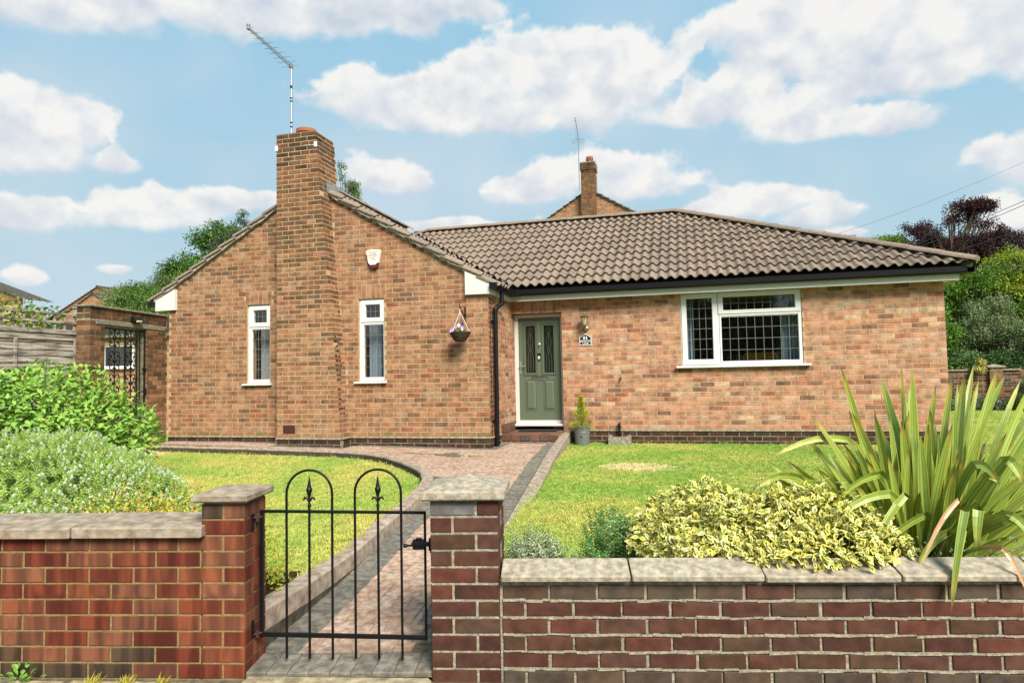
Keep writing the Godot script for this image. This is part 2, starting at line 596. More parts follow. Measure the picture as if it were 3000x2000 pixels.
func tag(o: Node, label: String, category: String, group := "") -> Node:
	o.set_meta("label", label)
	o.set_meta("category", category)
	if group:
		o.set_meta("group", group)
	return o

func structure(o: Node) -> Node:
	o.set_meta("kind", "structure")
	return o

func stuff(o: Node) -> Node:
	o.set_meta("kind", "stuff")
	return o

# frame of the front garden walls: x along the wall, y up, z towards the street
func front(s: float, y: float, t: float) -> Vector3:
	return Vector3(-1.2 + cos(FTH) * s + sin(FTH) * t, y, -3.014 - sin(FTH) * s + cos(FTH) * t)

func front_xf(s := 0.0, y := 0.0, t := 0.0) -> Transform3D:
	return Transform3D(Basis(Vector3.UP, FTH), front(s, y, t))

# ---------------------------------------------------------------- brickwork
# spans of bricks along one course between x0 and x1
func spans(x0: float, x1: float, shift: float, pitch := 0.225, joint := 0.010) -> Array:
	var out := []
	var k := floori((x0 - shift) / pitch) - 1
	while true:
		var a := shift + k * pitch + joint * 0.5
		var b := a + pitch - joint
		k += 1
		if a > x1:
			break
		a = maxf(a, x0)
		b = minf(b, x1)
		if b - a > 0.035:
			out.append([a, b])
	return out

# one brick: xf puts the middle of its visible face at the origin with +z outwards
func lay(wall: String, xf: Transform3D, w: float, h: float, d: float, col: Color) -> void:
	if not bricks.has(wall):
		bricks[wall] = []
	var q := xf.origin - Vector3(0, CAM_Y, 0)
	var dep := maxf(q.dot(cam_f), 0.1)
	bricks[wall].append([w * h / (dep * dep), xf, w, h, d, col])

func brick_shape(st: SurfaceTool, xf: Transform3D, w: float, h: float, d: float, ch: float, col: Color) -> void:
	var x := w * 0.5
	var y := h * 0.5
	var f := [Vector3(-x + ch, -y + ch, 0), Vector3(x - ch, -y + ch, 0), Vector3(x - ch, y - ch, 0), Vector3(-x + ch, y - ch, 0)]
	var g := [Vector3(-x, -y, -ch), Vector3(x, -y, -ch), Vector3(x, y, -ch), Vector3(-x, y, -ch)]
	var e := [Vector3(-x, -y, -d), Vector3(x, -y, -d), Vector3(x, y, -d), Vector3(-x, y, -d)]
	for i in 4:
		f[i] = xf * f[i]
		g[i] = xf * g[i]
		e[i] = xf * e[i]
	quad(st, f[0], f[1], f[2], f[3], col)
	for i in 4:
		var j := (i + 1) % 4
		quad(st, g[i], g[j], f[j], f[i], col)
		quad(st, e[i], e[j], g[j], g[i], col)

# bricks whose face shows largest become parts of their own, the rest one joined part
func build_bricks(wall: String, parent: Node, m: String, singles := 300, part := "brick") -> void:
	if not bricks.has(wall):
		return
	var list: Array = bricks[wall]
	list.sort_custom(func(a, b): return a[0] > b[0])
	var rest := st_new()
	var any := false
	for i in list.size():
		var b: Array = list[i]
		if i < singles:
			var key := "b%d_%d_%d_%s" % [roundi(b[2] * 500), roundi(b[3] * 500), roundi(b[4] * 200), b[5].to_html()]
			if not mesh_cache.has(key):
				var st := st_new()
				brick_shape(st, Transform3D.IDENTITY, b[2], b[3], b[4], 0.003, b[5])
				mesh_cache[key] = st.commit()
			obj(part, mesh_cache[key], m, parent, b[1])
		else:
			any = true
			brick_shape(rest, b[1], b[2], b[3], b[4], 0.003, b[5])
	if any:
		stuff(obj(part + "s", rest, m, parent))

func pick(pal: Array) -> Color:
	var v := rng.randf()
	var i := int(v * pal.size())
	return pal[mini(i, pal.size() - 1)]

# palettes, linear
const HOUSE := [Color(0.490, 0.255, 0.160), Color(0.475, 0.245, 0.150), Color(0.500, 0.270, 0.170), Color(0.480, 0.250, 0.158), Color(0.465, 0.230, 0.140), Color(0.456, 0.250, 0.160), Color(0.483, 0.281, 0.185), Color(0.420, 0.212, 0.128), Color(0.501, 0.308, 0.211), Color(0.446, 0.233, 0.154), Color(0.474, 0.265, 0.179), Color(0.428, 0.239, 0.148), Color(0.383, 0.170, 0.102), Color(0.456, 0.286, 0.179), Color(0.347, 0.144, 0.090), Color(0.511, 0.350, 0.231), Color(0.310, 0.164, 0.109), Color(0.401, 0.217, 0.134), Color(0.228, 0.122, 0.083)]
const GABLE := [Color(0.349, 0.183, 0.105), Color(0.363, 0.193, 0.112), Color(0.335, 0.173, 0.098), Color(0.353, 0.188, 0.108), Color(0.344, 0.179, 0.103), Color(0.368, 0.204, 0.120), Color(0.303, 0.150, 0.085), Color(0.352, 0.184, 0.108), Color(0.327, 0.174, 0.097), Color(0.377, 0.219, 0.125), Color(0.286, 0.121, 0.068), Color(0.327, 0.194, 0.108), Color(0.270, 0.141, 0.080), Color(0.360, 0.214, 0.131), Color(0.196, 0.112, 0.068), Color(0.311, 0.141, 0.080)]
const SOOTY := [Color(0.117, 0.068, 0.041), Color(0.095, 0.059, 0.034), Color(0.144, 0.077, 0.043), Color(0.108, 0.065, 0.032), Color(0.077, 0.050, 0.031), Color(0.171, 0.081, 0.045)]
const BROWN := [Color(0.200, 0.106, 0.057), Color(0.176, 0.092, 0.049), Color(0.232, 0.115, 0.059), Color(0.160, 0.097, 0.052), Color(0.248, 0.129, 0.068)]
const OLIVE := [Color(0.27, 0.185, 0.085), Color(0.31, 0.19, 0.095), Color(0.24, 0.16, 0.075), Color(0.33, 0.18, 0.095), Color(0.36, 0.185, 0.10)]
const PLINTH := [Color(0.060, 0.036, 0.027), Color(0.076, 0.040, 0.029), Color(0.052, 0.034, 0.027), Color(0.088, 0.042, 0.028), Color(0.064, 0.044, 0.034)]
const LEFTW := [Color(0.204, 0.068, 0.040), Color(0.182, 0.054, 0.034), Color(0.234, 0.096, 0.059), Color(0.212, 0.093, 0.059), Color(0.166, 0.046, 0.029), Color(0.227, 0.082, 0.047), Color(0.196, 0.090, 0.058), Color(0.151, 0.043, 0.030)]
const RIGHTW := [Color(0.082, 0.035, 0.024), Color(0.094, 0.043, 0.029), Color(0.073, 0.028, 0.020), Color(0.091, 0.046, 0.033), Color(0.075, 0.040, 0.027), Color(0.110, 0.043, 0.028), Color(0.067, 0.030, 0.022), Color(0.085, 0.048, 0.034)]
const GREYED := [Color(0.079, 0.061, 0.046), Color(0.090, 0.066, 0.048), Color(0.071, 0.054, 0.042), Color(0.098, 0.064, 0.046)]

# ---------------------------------------------------------------- ground
func lawn_y(z: float) -> float:
	return 0.18 + clampf((-3.5 - z) * 0.0185, -0.01, 0.11)

func path_y(x: float, z: float) -> float:
	return 0.02 + 0.05 * (-2.9 - z) + clampf((-3.2 - x) * 0.02, 0.0, 0.08)

# centre line of the kerb between the left lawn and the path: x, z, top
const KERB_L := [[-2.245, -3.07, 0.235], [-2.29, -3.55, 0.22], [-2.34, -4.0, 0.212], [-2.395, -4.45, 0.215], [-2.505, -5.1, 0.228], [-2.58, -5.8, 0.268], [-2.67, -6.45, 0.308], [-2.79, -6.88, 0.33], [-2.98, -7.28, 0.345], [-3.22, -7.6, 0.355], [-3.55, -7.98, 0.362], [-4.0, -8.42, 0.37], [-4.45, -8.72, 0.375], [-5.0, -8.88, 0.38], [-5.6, -8.97, 0.384], [-6.9, -9.12, 0.388], [-8.62, -9.28, 0.392]]
const KERB_R := [[-1.21, -3.34, 0.10], [-1.335, -4.4, 0.155], [-1.475, -5.7, 0.215], [-1.795, -8.8, 0.385], [-1.965, -10.97, 0.505]]

func offset_line(line: Array, d: float) -> PackedVector2Array:
	var o := PackedVector2Array()
	for i in line.size():
		var a: Array = line[maxi(i - 1, 0)]
		var b: Array = line[mini(i + 1, line.size() - 1)]
		var t := Vector2(b[0] - a[0], b[1] - a[1]).normalized()
		o.append(Vector2(line[i][0], line[i][1]) + Vector2(-t.y, t.x) * d)
	return o

func sheet(called: String, poly: PackedVector2Array, yf: Callable, m: String) -> MeshInstance3D:
	var st := st_new()
	if Geometry2D.is_polygon_clockwise(poly):
		poly.reverse()
	var idx := Geometry2D.triangulate_polygon(poly)
	for i in range(0, idx.size(), 3):
		var p := []
		for k in 3:
			var q := poly[idx[i + k]]
			p.append(Vector3(q.x, yf.call(q.x, q.y), q.y))
		if (p[1] - p[0]).cross(p[2] - p[0]).y < 0.0:
			tri(st, p[0], p[2], p[1])
		else:
			tri(st, p[0], p[1], p[2])
	return obj(called, st, m)

var lawn_left := PackedVector2Array()
var lawn_right := PackedVector2Array()

func make_ground() -> void:
	# the street side: pavement and everything beyond it
	var st := st_new()
	quad(st, front(-400, -0.03, -0.10), front(-400, -0.03, 500), front(400, -0.03, 500), front(400, -0.03, -0.10))
	structure(obj("ground", st, "road"))
	st = st_new()
	quad(st, Vector3(-700, 0.12, -8.9), Vector3(700, 0.12, -8.9), Vector3(700, 0.12, -900), Vector3(-700, 0.12, -900))
	structure(obj("terrain", st, "lawn_soil"))
	# the two lawns
	var kl := offset_line(KERB_L, 0.0)
	lawn_left = kl.duplicate()
	for p in [[-8.62, -9.9], [-40.0, -9.9]]:
		lawn_left.append(Vector2(p[0], p[1]))
	var a := front(-40.0, 0, -0.12)
	lawn_left.append(Vector2(a.x, a.z))
	a = front(-1.02, 0, -0.12)
	lawn_left.append(Vector2(a.x, a.z))
	structure(sheet("lawn", lawn_left, func(_x, z): return lawn_y(z), "lawn_soil"))
	lawn_right = offset_line(KERB_R, 0.0)
	for p in [[-1.93, -10.99], [3.60, -10.99], [3.60, -24.0], [70.0, -24.0]]:
		lawn_right.append(Vector2(p[0], p[1]))
	a = front(70.0, 0, -0.12)
	lawn_right.append(Vector2(a.x, a.z))
	a = front(0.1, 0, -0.12)
	lawn_right.append(Vector2(a.x, a.z))
	structure(sheet("lawn", lawn_right, func(_x, z): return lawn_y(z), "lawn_soil"))
	# beds behind the front walls
	for e in [[-4.2, -1.03], [0.34, 5.0]]:
		st = st_new()
		var n := 14
		for i in n:
			var s0: float = lerpf(e[0], e[1], float(i) / n)
			var s1: float = lerpf(e[0], e[1], float(i + 1) / n)
			for j in 5:
				var t0 := -0.16 - j * 0.17
				var t1 := t0 - 0.17
				var pts := []
				for q in [[s0, t0], [s1, t0], [s1, t1], [s0, t1]]:
					var p := front(q[0], 0, q[1])
					p.y = lawn_y(p.z) + 0.012 + (0.05 if q[1] > -0.8 else 0.0) + 0.02 * sin(q[0] * 23.0 + q[1] * 31.0)
					pts.append(p)
				quad(st, pts[0], pts[1], pts[2], pts[3])
		structure(obj("flower_bed", st, "soil"))
	# pavement: broken stone slabs along the foot of the walls and the slab at the gate
	var pv := node("pavement")
	structure(pv)
	st = st_new()
	quad(st, front(-6, -0.012, -0.05), front(-6, -0.012, 2.2), front(6, -0.012, 2.2), front(6, -0.012, -0.05))
	obj("bedding", st, "sand_joint", pv)
	var s := -4.0
	while s < 5.0:
		var w := rng.randf_range(0.28, 0.62)
		var d0 := 0.05 + rng.randf() * 0.02
		if s > -1.0 and s < -0.02:
			w = 0.93 if s < -0.9 else 0.3
		var row := 0
		while d0 < 1.6:
			var dd := rng.randf_range(0.35, 0.6)
			var pl := PackedVector2Array([Vector2(s + rng.randf() * 0.02, -d0), Vector2(s + w - 0.02 - rng.randf() * 0.02, -d0 - rng.randf() * 0.02), Vector2(s + w - 0.015, -d0 - dd + 0.02), Vector2(s + 0.01, -d0 - dd + 0.02 + rng.randf() * 0.02)])
			st = st_new()
			extrude(st, pl, -0.03, 0.004 + rng.randf() * 0.008, Transform3D(Basis(Vector3.UP, FTH) * Basis(Vector3.RIGHT, -PI / 2), front(0, 0, 0)))
			obj("slab", st, "slab_stone", pv)
			d0 += dd
			row += 1
		s += w
	# the pale threshold stone in the gateway
	st = st_new()
	cbox(st, Vector3.ZERO, Vector3(0.90, 0.10, 0.30), 0.015)
	obj("threshold_slab", st, "slab_stone", pv, front_xf(-0.465, -0.038, 0.145))

# ---------------------------------------------------------------- path
func paver(list: Array, poly: PackedVector2Array, col: Color) -> void:
	var c := Vector2.ZERO
	for p in poly:
		c += p / poly.size()
	var area := 0.0
	for i in poly.size():
		area += poly[i].cross(poly[(i + 1) % poly.size()]) * 0.5
	if absf(area) < 0.0012:
		return
	var q := Vector3(c.x, path_y(c.x, c.y), c.y) - Vector3(0, CAM_Y, 0)
	var dep := maxf(0.2, q.dot(cam_f))
	list.append([absf(area) * -q.y / dep / dep / dep, poly, c, col])

func make_path() -> void:
	var root := node("path")
	structure(root)
	var left := offset_line(KERB_L, 0.065)
	var left_in := offset_line(KERB_L, 0.265)
	var right := offset_line(KERB_R, -0.075)
	var right_in := offset_line(KERB_R, -0.275)
	# bedding under the blocks, as a fine strip mesh that follows the slope
	var outer := PackedVector2Array()
	for p in left:
		outer.append(p)
	outer.append_array(PackedVector2Array([Vector2(-8.62, -9.62), Vector2(-6.4, -9.60), Vector2(-6.33, -9.30), Vector2(-5.2, -9.30), Vector2(-5.15, -9.60), Vector2(-2.89, -9.60), Vector2(-2.89, -10.2), Vector2(-1.95, -10.2)]))
	for i in range(right.size() - 2, -1, -1):
		outer.append(right[i])
	outer.append(Vector2(-1.195, -3.015))
	outer.append(Vector2(-2.095, -2.835))
	outer.append(Vector2(-2.17, -3.06))
	var bed := sheet("bedding_sheet", outer, func(x, z): return path_y(x, z) - 0.014, "sand_joint")
	bed.reparent(root)
	bed.name = "bedding"
	var pink := [Color(0.540, 0.378, 0.279), Color(0.504, 0.343, 0.253), Color(0.576, 0.423, 0.324), Color(0.522, 0.388, 0.297), Color(0.478, 0.333, 0.253), Color(0.568, 0.405, 0.324)]
	var char_ := [Color(0.220, 0.202, 0.173), Color(0.243, 0.225, 0.192), Color(0.196, 0.182, 0.159), Color(0.263, 0.239, 0.202)]
	var list := []
	# inner field
	var field := PackedVector2Array()
	field.append(Vector2(-1.94, -3.10))
	for i in 9:
		field.append(left_in[i])
	for i in range(9, left.size()):
		field.append(left[i])
	field.append_array(PackedVector2Array([Vector2(-8.6, -9.50), Vector2(-6.42, -9.48), Vector2(-6.38, -9.18), Vector2(-5.12, -9.18), Vector2(-5.08, -9.46), Vector2(-2.76, -9.46), Vector2(-2.72, -10.08), Vector2(-2.13, -10.08)]))
	for i in range(right_in.size() - 2, 0, -1):
		field.append(right_in[i])
	field.append(Vector2(-1.40, -3.24))
	var u := Vector2(cos(0.102), -sin(0.102)) * 0.1
	var v := Vector2(-sin(0.102), -cos(0.102)) * 0.1
	var o := Vector2(-1.7, -3.1)
	for i in range(-80, 26):
		for j in range(-4, 80):
			var k := posmod(i + j, 4)
			if k != 0 and k != 2:
				continue
			var ex := 2.0 if k == 0 else 1.0
			var ey := 1.0 if k == 0 else 2.0
			var c := o + u * (i + ex * 0.5) + v * (j + ey * 0.5)
			if c.x < -8.8 or c.x > -1.1 or c.y > -2.9 or c.y < -10.4:
				continue
			if not Geometry2D.is_point_in_polygon(c, field):
				var near := false
				for e in [[0, 0], [ex, 0], [ex, ey], [0, ey]]:
					if Geometry2D.is_point_in_polygon(o + u * (i + e[0]) + v * (j + e[1]), field):
						near = true
				if not near:
					continue
			var g := 0.016
			var rect := PackedVector2Array([o + u * (i + g) + v * (j + g), o + u * (i + ex - g) + v * (j + g), o + u * (i + ex - g) + v * (j + ey - g), o + u * (i + g) + v * (j + ey - g)])
			for piece in Geometry2D.intersect_polygons(rect, field):
				paver(list, piece, pick(pink))
	# borders
	for e in [[left, left_in, 9], [right, right_in, right.size()], ]:
		var la: PackedVector2Array = e[0]
		var lb: PackedVector2Array = e[1]
		for i in int(e[2]) - 1:
			var n := maxi(1, roundi(la[i].distance_to(la[i + 1]) / 0.104))
			for q in n:
				var f0 := (q + 0.025) / n
				var f1 := (q + 0.975) / n
				var pa := la[i].lerp(la[i + 1], f0)
				if pa.y < -10.15:
					continue
				var inn := 0.015
				var b0 := lb[i].lerp(lb[i + 1], f0)
				var b1 := lb[i].lerp(lb[i + 1], f1)
				var a0 := pa
				var a1 := la[i].lerp(la[i + 1], f1)
				paver(list, PackedVector2Array([a0, a1, b1.lerp(a1, inn), b0.lerp(a0, inn)]), pick(char_))
	# the row across the gateway
	for k in 9:
		var s0 := -0.925 + k * 0.1035
		var p := []
		for q in [[s0, -0.02], [s0 + 0.1, -0.02], [s0 + 0.1, -0.225], [s0, -0.225]]:
			var w := front(q[0] - q[1] * -0.0, 0, q[1])
			p.append(Vector2(w.x, w.z))
		paver(list, PackedVector2Array(p), pick(char_))
	# band along the foot of the house
	var foot := [[-8.6, -9.60, -6.40, -9.60, 0.10], [-6.34, -9.29, -5.13, -9.29, 0.10], [-5.05, -9.60, -2.83, -9.60, 0.12], [-2.76, -9.50, -2.76, -10.2, 0.11], [-2.65, -10.19, -2.15, -10.19, 0.1]]
	for e in foot:
		var a := Vector2(e[0], e[1])
		var b := Vector2(e[2], e[3])
		var t := (b - a).normalized()
		var nrm := Vector2(-t.y, t.x) * -float(e[4])
		if absf(t.x) > 0.5:
			nrm = Vector2(0, e[4])
		else:
			nrm = Vector2(-e[4], 0)
		var n := roundi(a.distance_to(b) / 0.204)
		for q in n:
			var c0 := a.lerp(b, (q + 0.012) / n)
			var c1 := a.lerp(b, (q + 0.988) / n)
			paver(list, PackedVector2Array([c0, c1, c1 + nrm, c0 + nrm]), pick(char_))
	list.sort_custom(func(a, b): return a[0] > b[0])
	var rest := st_new()
	for i in list.size():
		var it: Array = list[i]
		var c: Vector2 = it[2]
		var lift := rng.randf_range(-0.002, 0.002)
		var single := i < 300
		var st: SurfaceTool = st_new() if single else rest
		var base := Vector3(c.x, path_y(c.x, c.y) + lift, c.y)
		var off := base if single else Vector3.ZERO
		var poly: PackedVector2Array = it[1]
		var cy := poly.duplicate()
		if Geometry2D.is_polygon_clockwise(cy):
			cy.reverse()
		var topv := []
		var rim := []
		for p in cy:
			var inner: Vector2 = p + (c - p).normalized() * 0.005
			topv.append(Vector3(inner.x, path_y(inner.x, inner.y) + lift, inner.y) - off)
			rim.append(Vector3(p.x, path_y(p.x, p.y) + lift - 0.004, p.y) - off)
		# Vector2(x, z) anticlockwise is clockwise seen from above
		var m := topv.size()
		for k in range(1, m - 1):
			tri(st, topv[0], topv[k + 1], topv[k], it[3])
		for k in m:
			var k2 := (k + 1) % m
			quad(st, topv[k], topv[k2], rim[k2], rim[k], it[3])
			quad(st, rim[k], rim[k2], rim[k2] + Vector3(0, -0.02, 0), rim[k] + Vector3(0, -0.02, 0), it[3])
		if single:
			obj("paver", st, "paver_pink", root, Transform3D(Basis.IDENTITY, off))
	stuff(obj("pavers", rest, "paver_pink", root))
	make_kerb("kerb", KERB_L, 0.13, [0.45, 0.45, 0.45, 0.45, 0.40, 0.40, 0.3, 0.2, 0.14, 0.14, 0.14, 0.14, 0.2, 0.22, 0.3, 0.3], true)
	make_kerb("kerb", KERB_R, 0.14, [0.5, 0.5, 0.5, 0.5], false)

func make_kerb(called: String, line: Array, w: float, lens: Array, left: bool) -> void:
	var root := node(called)
	structure(root)
	for i in line.size() - 1:
		var a: Array = line[i]
		var b: Array = line[i + 1]
		var la := offset_line(line, w * 0.5)
		var lb := offset_line(line, -w * 0.5)
		var n := maxi(1, roundi(Vector2(b[0] - a[0], b[1] - a[1]).length() / lens[i]))
		for q in n:
			var f0 := (q + 0.008) / n
			var f1 := (q + 0.992) / n
			var y0 := lerpf(a[2], b[2], f0) + rng.randf_range(-0.003, 0.003)
			var y1 := lerpf(a[2], b[2], f1) + rng.randf_range(-0.003, 0.003)
			var p := [la[i].lerp(la[i + 1], f0), lb[i].lerp(lb[i + 1], f0), lb[i].lerp(lb[i + 1], f1), la[i].lerp(la[i + 1], f1)]
			var st := st_new()
			var ring := []
			var ch := 0.014
			var cen: Vector2 = (p[0] + p[1] + p[2] + p[3]) * 0.25
			for e in [[-0.40, 0.0], [-ch, 0.0], [0.0, ch]]:
				var rr := []
				for k in 4:
					var yy := y0 if k < 2 else y1
					var mid: Vector2 = (p[0] + p[1]) * 0.5 if k < 2 else (p[2] + p[3]) * 0.5
					var pp: Vector2 = p[k] + (mid - p[k]).normalized() * float(e[1])
					rr.append(Vector3(pp.x, yy + e[0], pp.y))
				ring.append(rr)
			for r in 2:
				for k in 4:
					var k2 := (k + 1) % 4
					quad(st, ring[r][k], ring[r][k2], ring[r + 1][k2], ring[r + 1][k])
			quad(st, ring[2][0], ring[2][1], ring[2][2], ring[2][3])
			obj("kerb_stone", st, "kerb_stone", root)
			# darker footing course under the near stones and facing the lawn by the house
			if left:
				var f := st_new()
				var lo := la if i < 6 else lb
				var out := -0.004 if i < 6 else 0.004
				var s0: Vector2 = lo[i].lerp(lo[i + 1], f0)
				var s1: Vector2 = lo[i].lerp(lo[i + 1], f1)
				var nn: Vector2 = (p[0] - p[1]).normalized() if i < 6 else (p[1] - p[0]).normalized()
				var drop := 0.115 if i < 6 else 0.028
				var q0 := s0 + nn * 0.004
				var q1 := s1 + nn * 0.004
				var r0 := s0 - nn * 0.03
				var r1 := s1 - nn * 0.03
				var v := [Vector3(q0.x, y0 - drop, q0.y), Vector3(q1.x, y1 - drop, q1.y), Vector3(q1.x, y1 - 0.4, q1.y), Vector3(q0.x, y0 - 0.4, q0.y), Vector3(r0.x, y0 - drop, r0.y), Vector3(r1.x, y1 - drop, r1.y)]
				quad(f, v[0], v[1], v[2], v[3])
				quad(f, v[4], v[5], v[1], v[0])
				obj("footing_block", f, "kerb_dark", root)

# ---------------------------------------------------------------- house
const VL := [2.892, 0.585, 8.958]    # left verge: y = a + b (x + c)
const VR := [2.857, -0.597, 2.812]   # right verge
const RIDGE_X := -5.883

func verge_y(x: float) -> float:
	return minf(VL[0] + VL[1] * (x + VL[2]), VR[0] + VR[1] * (x + VR[2]))

func chim_r(y: float) -> float:
	var t := [[0.3, -5.20], [0.52, -5.21], [1.0, -5.236], [1.5, -5.274], [2.0, -5.312], [2.55, -5.368], [3.1, -5.425], [3.64, -5.469], [4.32, -5.532], [5.5, -5.635]]
	for i in t.size() - 1:
		if y <= t[i + 1][0]:
			return lerpf(t[i][1], t[i + 1][1], clampf((y - t[i][0]) / (t[i + 1][0] - t[i][0]), 0.0, 1.0))
	return -5.635

# one flat face of brickwork in stretcher bond
func wall_face(key: String, xf: Transform3D, x0: float, x1: float, yb: float, n: int, shift: float, pal: Array, holes := [], corner_r := false, gabled := false, first := 0, d := 0.06) -> void:
	for c in n:
		var y := yb + c * 0.075 + 0.0375
		var sh := shift + (0.1125 if (c + first) % 2 else 0.0)
		var lo := x0
		var hi := x1
		if gabled:
			lo = maxf(lo, (y + 0.108 - VL[0]) / VL[1] - VL[2])
			hi = minf(hi, (y + 0.108 - VR[0]) / VR[1] - VR[2])
		var runs := [[lo, hi]]
		for h in holes:
			if y > h[1] and y < h[3]:
				var nr := []
				for r in runs:
					if h[0] > r[0] and h[0] < r[1]:
						nr.append([r[0], h[0]])
					if h[2] < r[1] and h[2] > r[0]:
						nr.append([h[2], r[1]])
					if h[0] >= r[1] or h[2] <= r[0]:
						nr.append(r)
				runs = nr
		for r in runs:
			for s in spans(r[0], r[1], sh):
				var w: float = s[1] - s[0]
				var dd := d
				if corner_r and absf(s[1] - x1) < 0.001:
					dd = 0.1025 if w > 0.15 else 0.215
				var proud := rng.randf_range(-0.0015, 0.0015)
				var tilt := Basis(Vector3.FORWARD, rng.randf_range(-0.004, 0.004))
				lay(key, xf * Transform3D(tilt, Vector3((s[0] + s[1]) * 0.5, y + rng.randf_range(-0.001, 0.001), proud)), w, 0.065, dd, pick(pal))

func soldiers(key: String, xf: Transform3D, x0: float, x1: float, y0: float, n: int, pal: Array, h := 0.215) -> void:
	for i in n:
		var a := lerpf(x0, x1, float(i) / n) + 0.005
		var b := lerpf(x0, x1, float(i + 1) / n) - 0.005
		lay(key, xf * Transform3D(Basis.IDENTITY, Vector3((a + b) * 0.5, y0 + h * 0.5, rng.randf_range(-0.001, 0.001))), b - a, h, 0.06, pick(pal))

func slab_rects(st: SurfaceTool, rects: Array, z0: float, z1: float) -> void:
	for r in rects:
		box(st, Vector3((r[0] + r[2]) * 0.5, (r[1] + r[3]) * 0.5, (z0 + z1) * 0.5), Vector3(r[2] - r[0], r[3] - r[1], z1 - z0))

func make_house() -> void:
	house = node("bungalow")
	tag(house, "red brick bungalow with front gable, tapering chimney stack and tiled hipped roof", "house")
	var rec := 0.004
	# ---- gable wall
	var gw := node("gable_wall", house)
	var st := st_new()
	var zf := ZG - rec
	slab_rects(st, [[-8.66, 0.25, -7.10, 2.695], [-7.10, 0.25, -6.66, 1.345], [-6.66, 0.25, -5.045, 2.695], [-5.045, 0.25, -4.60, 1.345], [-4.60, 0.25, XRET - rec, 2.695]], zf - 0.25, zf)
	var g := PackedVector2Array([Vector2(-8.66, 2.695), Vector2(XRET - rec, 2.695), Vector2(XRET - rec, verge_y(XRET) - 0.06), Vector2(RIDGE_X, verge_y(RIDGE_X) - 0.06), Vector2(-8.66, verge_y(-8.66) - 0.06)])
	extrude(st, g, zf - 0.25, zf)
	obj("mortar", st, "mortar_house", gw)
	var gx := Transform3D(Basis.IDENTITY, Vector3(0, 0, ZG))
	var holes := [[-7.105, 1.34, -6.655, 2.70], [-5.05, 1.34, -4.595, 2.70], [-7.13, 2.69, -6.63, 2.92], [-5.075, 2.69, -4.57, 2.92], [-6.32, 0.0, -5.7, 9.0]]
	# left and right of the chimney separately, so that the breast hides nothing
	for c in 56:
		var y := 0.52 + c * 0.075
		if y > 4.6:
			break
		var edge := chim_r(y) - 0.005
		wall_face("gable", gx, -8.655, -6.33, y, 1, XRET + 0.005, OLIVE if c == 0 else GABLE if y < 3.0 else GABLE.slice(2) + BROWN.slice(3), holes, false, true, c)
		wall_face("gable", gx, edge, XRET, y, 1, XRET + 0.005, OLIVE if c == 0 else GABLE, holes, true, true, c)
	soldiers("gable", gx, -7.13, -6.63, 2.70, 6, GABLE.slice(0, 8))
	soldiers("gable", gx, -5.075, -4.57, 2.70, 6, GABLE.slice(0, 8))
	# ---- return wall between gable and porch
	var rw := node("return_wall", house)
	st = st_new()
	box(st, Vector3(XRET - rec - 0.05, 1.48, (ZG - rec - 11.3) * 0.5), Vector3(0.10, 2.46, 11.3 + ZG - rec - 0.001))
	obj("mortar", st, "mortar_house", rw)
	var rx := Transform3D(Basis(Vector3.UP, PI / 2), Vector3(XRET, 0, ZG))
	for c in 29:
		var x0 := 0.1125 if c % 2 == 0 else 0.225
		wall_face("return", rx, x0, 1.66, 0.52 + c * 0.075, 1, 0.005, HOUSE, [], false, false, c)
	# ---- main wall
	var mw := node("main_wall", house)
	st = st_new()
	zf = ZM - rec
	slab_rects(st, [[-2.02, 0.25, -0.085, 2.70], [-0.085, 0.25, 1.73, 1.495], [1.73, 0.25, 3.664, 2.70], [XRET, 2.485, -2.02, 2.70]], zf - 0.26, zf)
	obj("mortar", st, "mortar_house", mw)
	var mx := Transform3D(Basis.IDENTITY, Vector3(0, 0, ZM))
	wall_face("main", mx, -2.018, 3.666, 0.52, 29, 3.671 - 0.225 * 40, HOUSE, [[-0.087, 1.49, 1.732, 2.8]], true)
	soldiers("main", mx, XRET + 0.01, -2.022, 2.482, 11, HOUSE.slice(0, 9), 0.212)
	# wall on the right-hand end
	st = st_new()
	box(st, Vector3(3.66 - 0.13, 1.475, -14.7), Vector3(0.26, 2.45, 6.86))
	var ew := obj("end_wall", st, "mortar_house", house)
	var ex := Transform3D(Basis(Vector3.UP, PI / 2), Vector3(3.665, 0, ZM))
	for c in 29:
		wall_face("end", ex, 0.1125 if c % 2 == 0 else 0.225, 6.9, 0.52 + c * 0.075, 1, 0.005, HOUSE, [], false, false, c)
	# ---- dark plinth: weathered mortar lip and two courses of engineering brick
	var pl := node("plinth", house)
	st = st_new()
	var lip := 0.012
	for e in [[-8.66, -6.33, ZG], [-5.2, XRET, ZG], [-1.95, 3.665, ZM]]:
		extrude(st, PackedVector2Array([Vector2(0, 0.498), Vector2(lip + 0.01, 0.498), Vector2(lip + 0.01, 0.506), Vector2(0, 0.524)]), e[0], e[1] + (lip if e[1] > -3.0 else 0.0), Transform3D(Basis(Vector3(0, 0, 1), Vector3(0, 1, 0), Vector3(1, 0, 0)), Vector3(0, 0, e[2])))
		box(st, Vector3((e[0] + e[1]) * 0.5, 0.37, e[2] - 0.03), Vector3(e[1] - e[0], 0.26, 0.072))
	extrude(st, PackedVector2Array([Vector2(0, 0.498), Vector2(lip + 0.01, 0.498), Vector2(lip + 0.01, 0.506), Vector2(0, 0.524)]), -6.335, -5.2 + lip, Transform3D(Basis(Vector3(0, 0, 1), Vector3(0, 1, 0), Vector3(1, 0, 0)), Vector3(0, 0, ZC)))
	box(st, Vector3(-5.77, 0.37, ZC - 0.03), Vector3(1.14, 0.26, 0.072))
	box(st, Vector3(XRET - 0.03, 0.37, ZG - 0.42), Vector3(0.072, 0.26, 0.8))
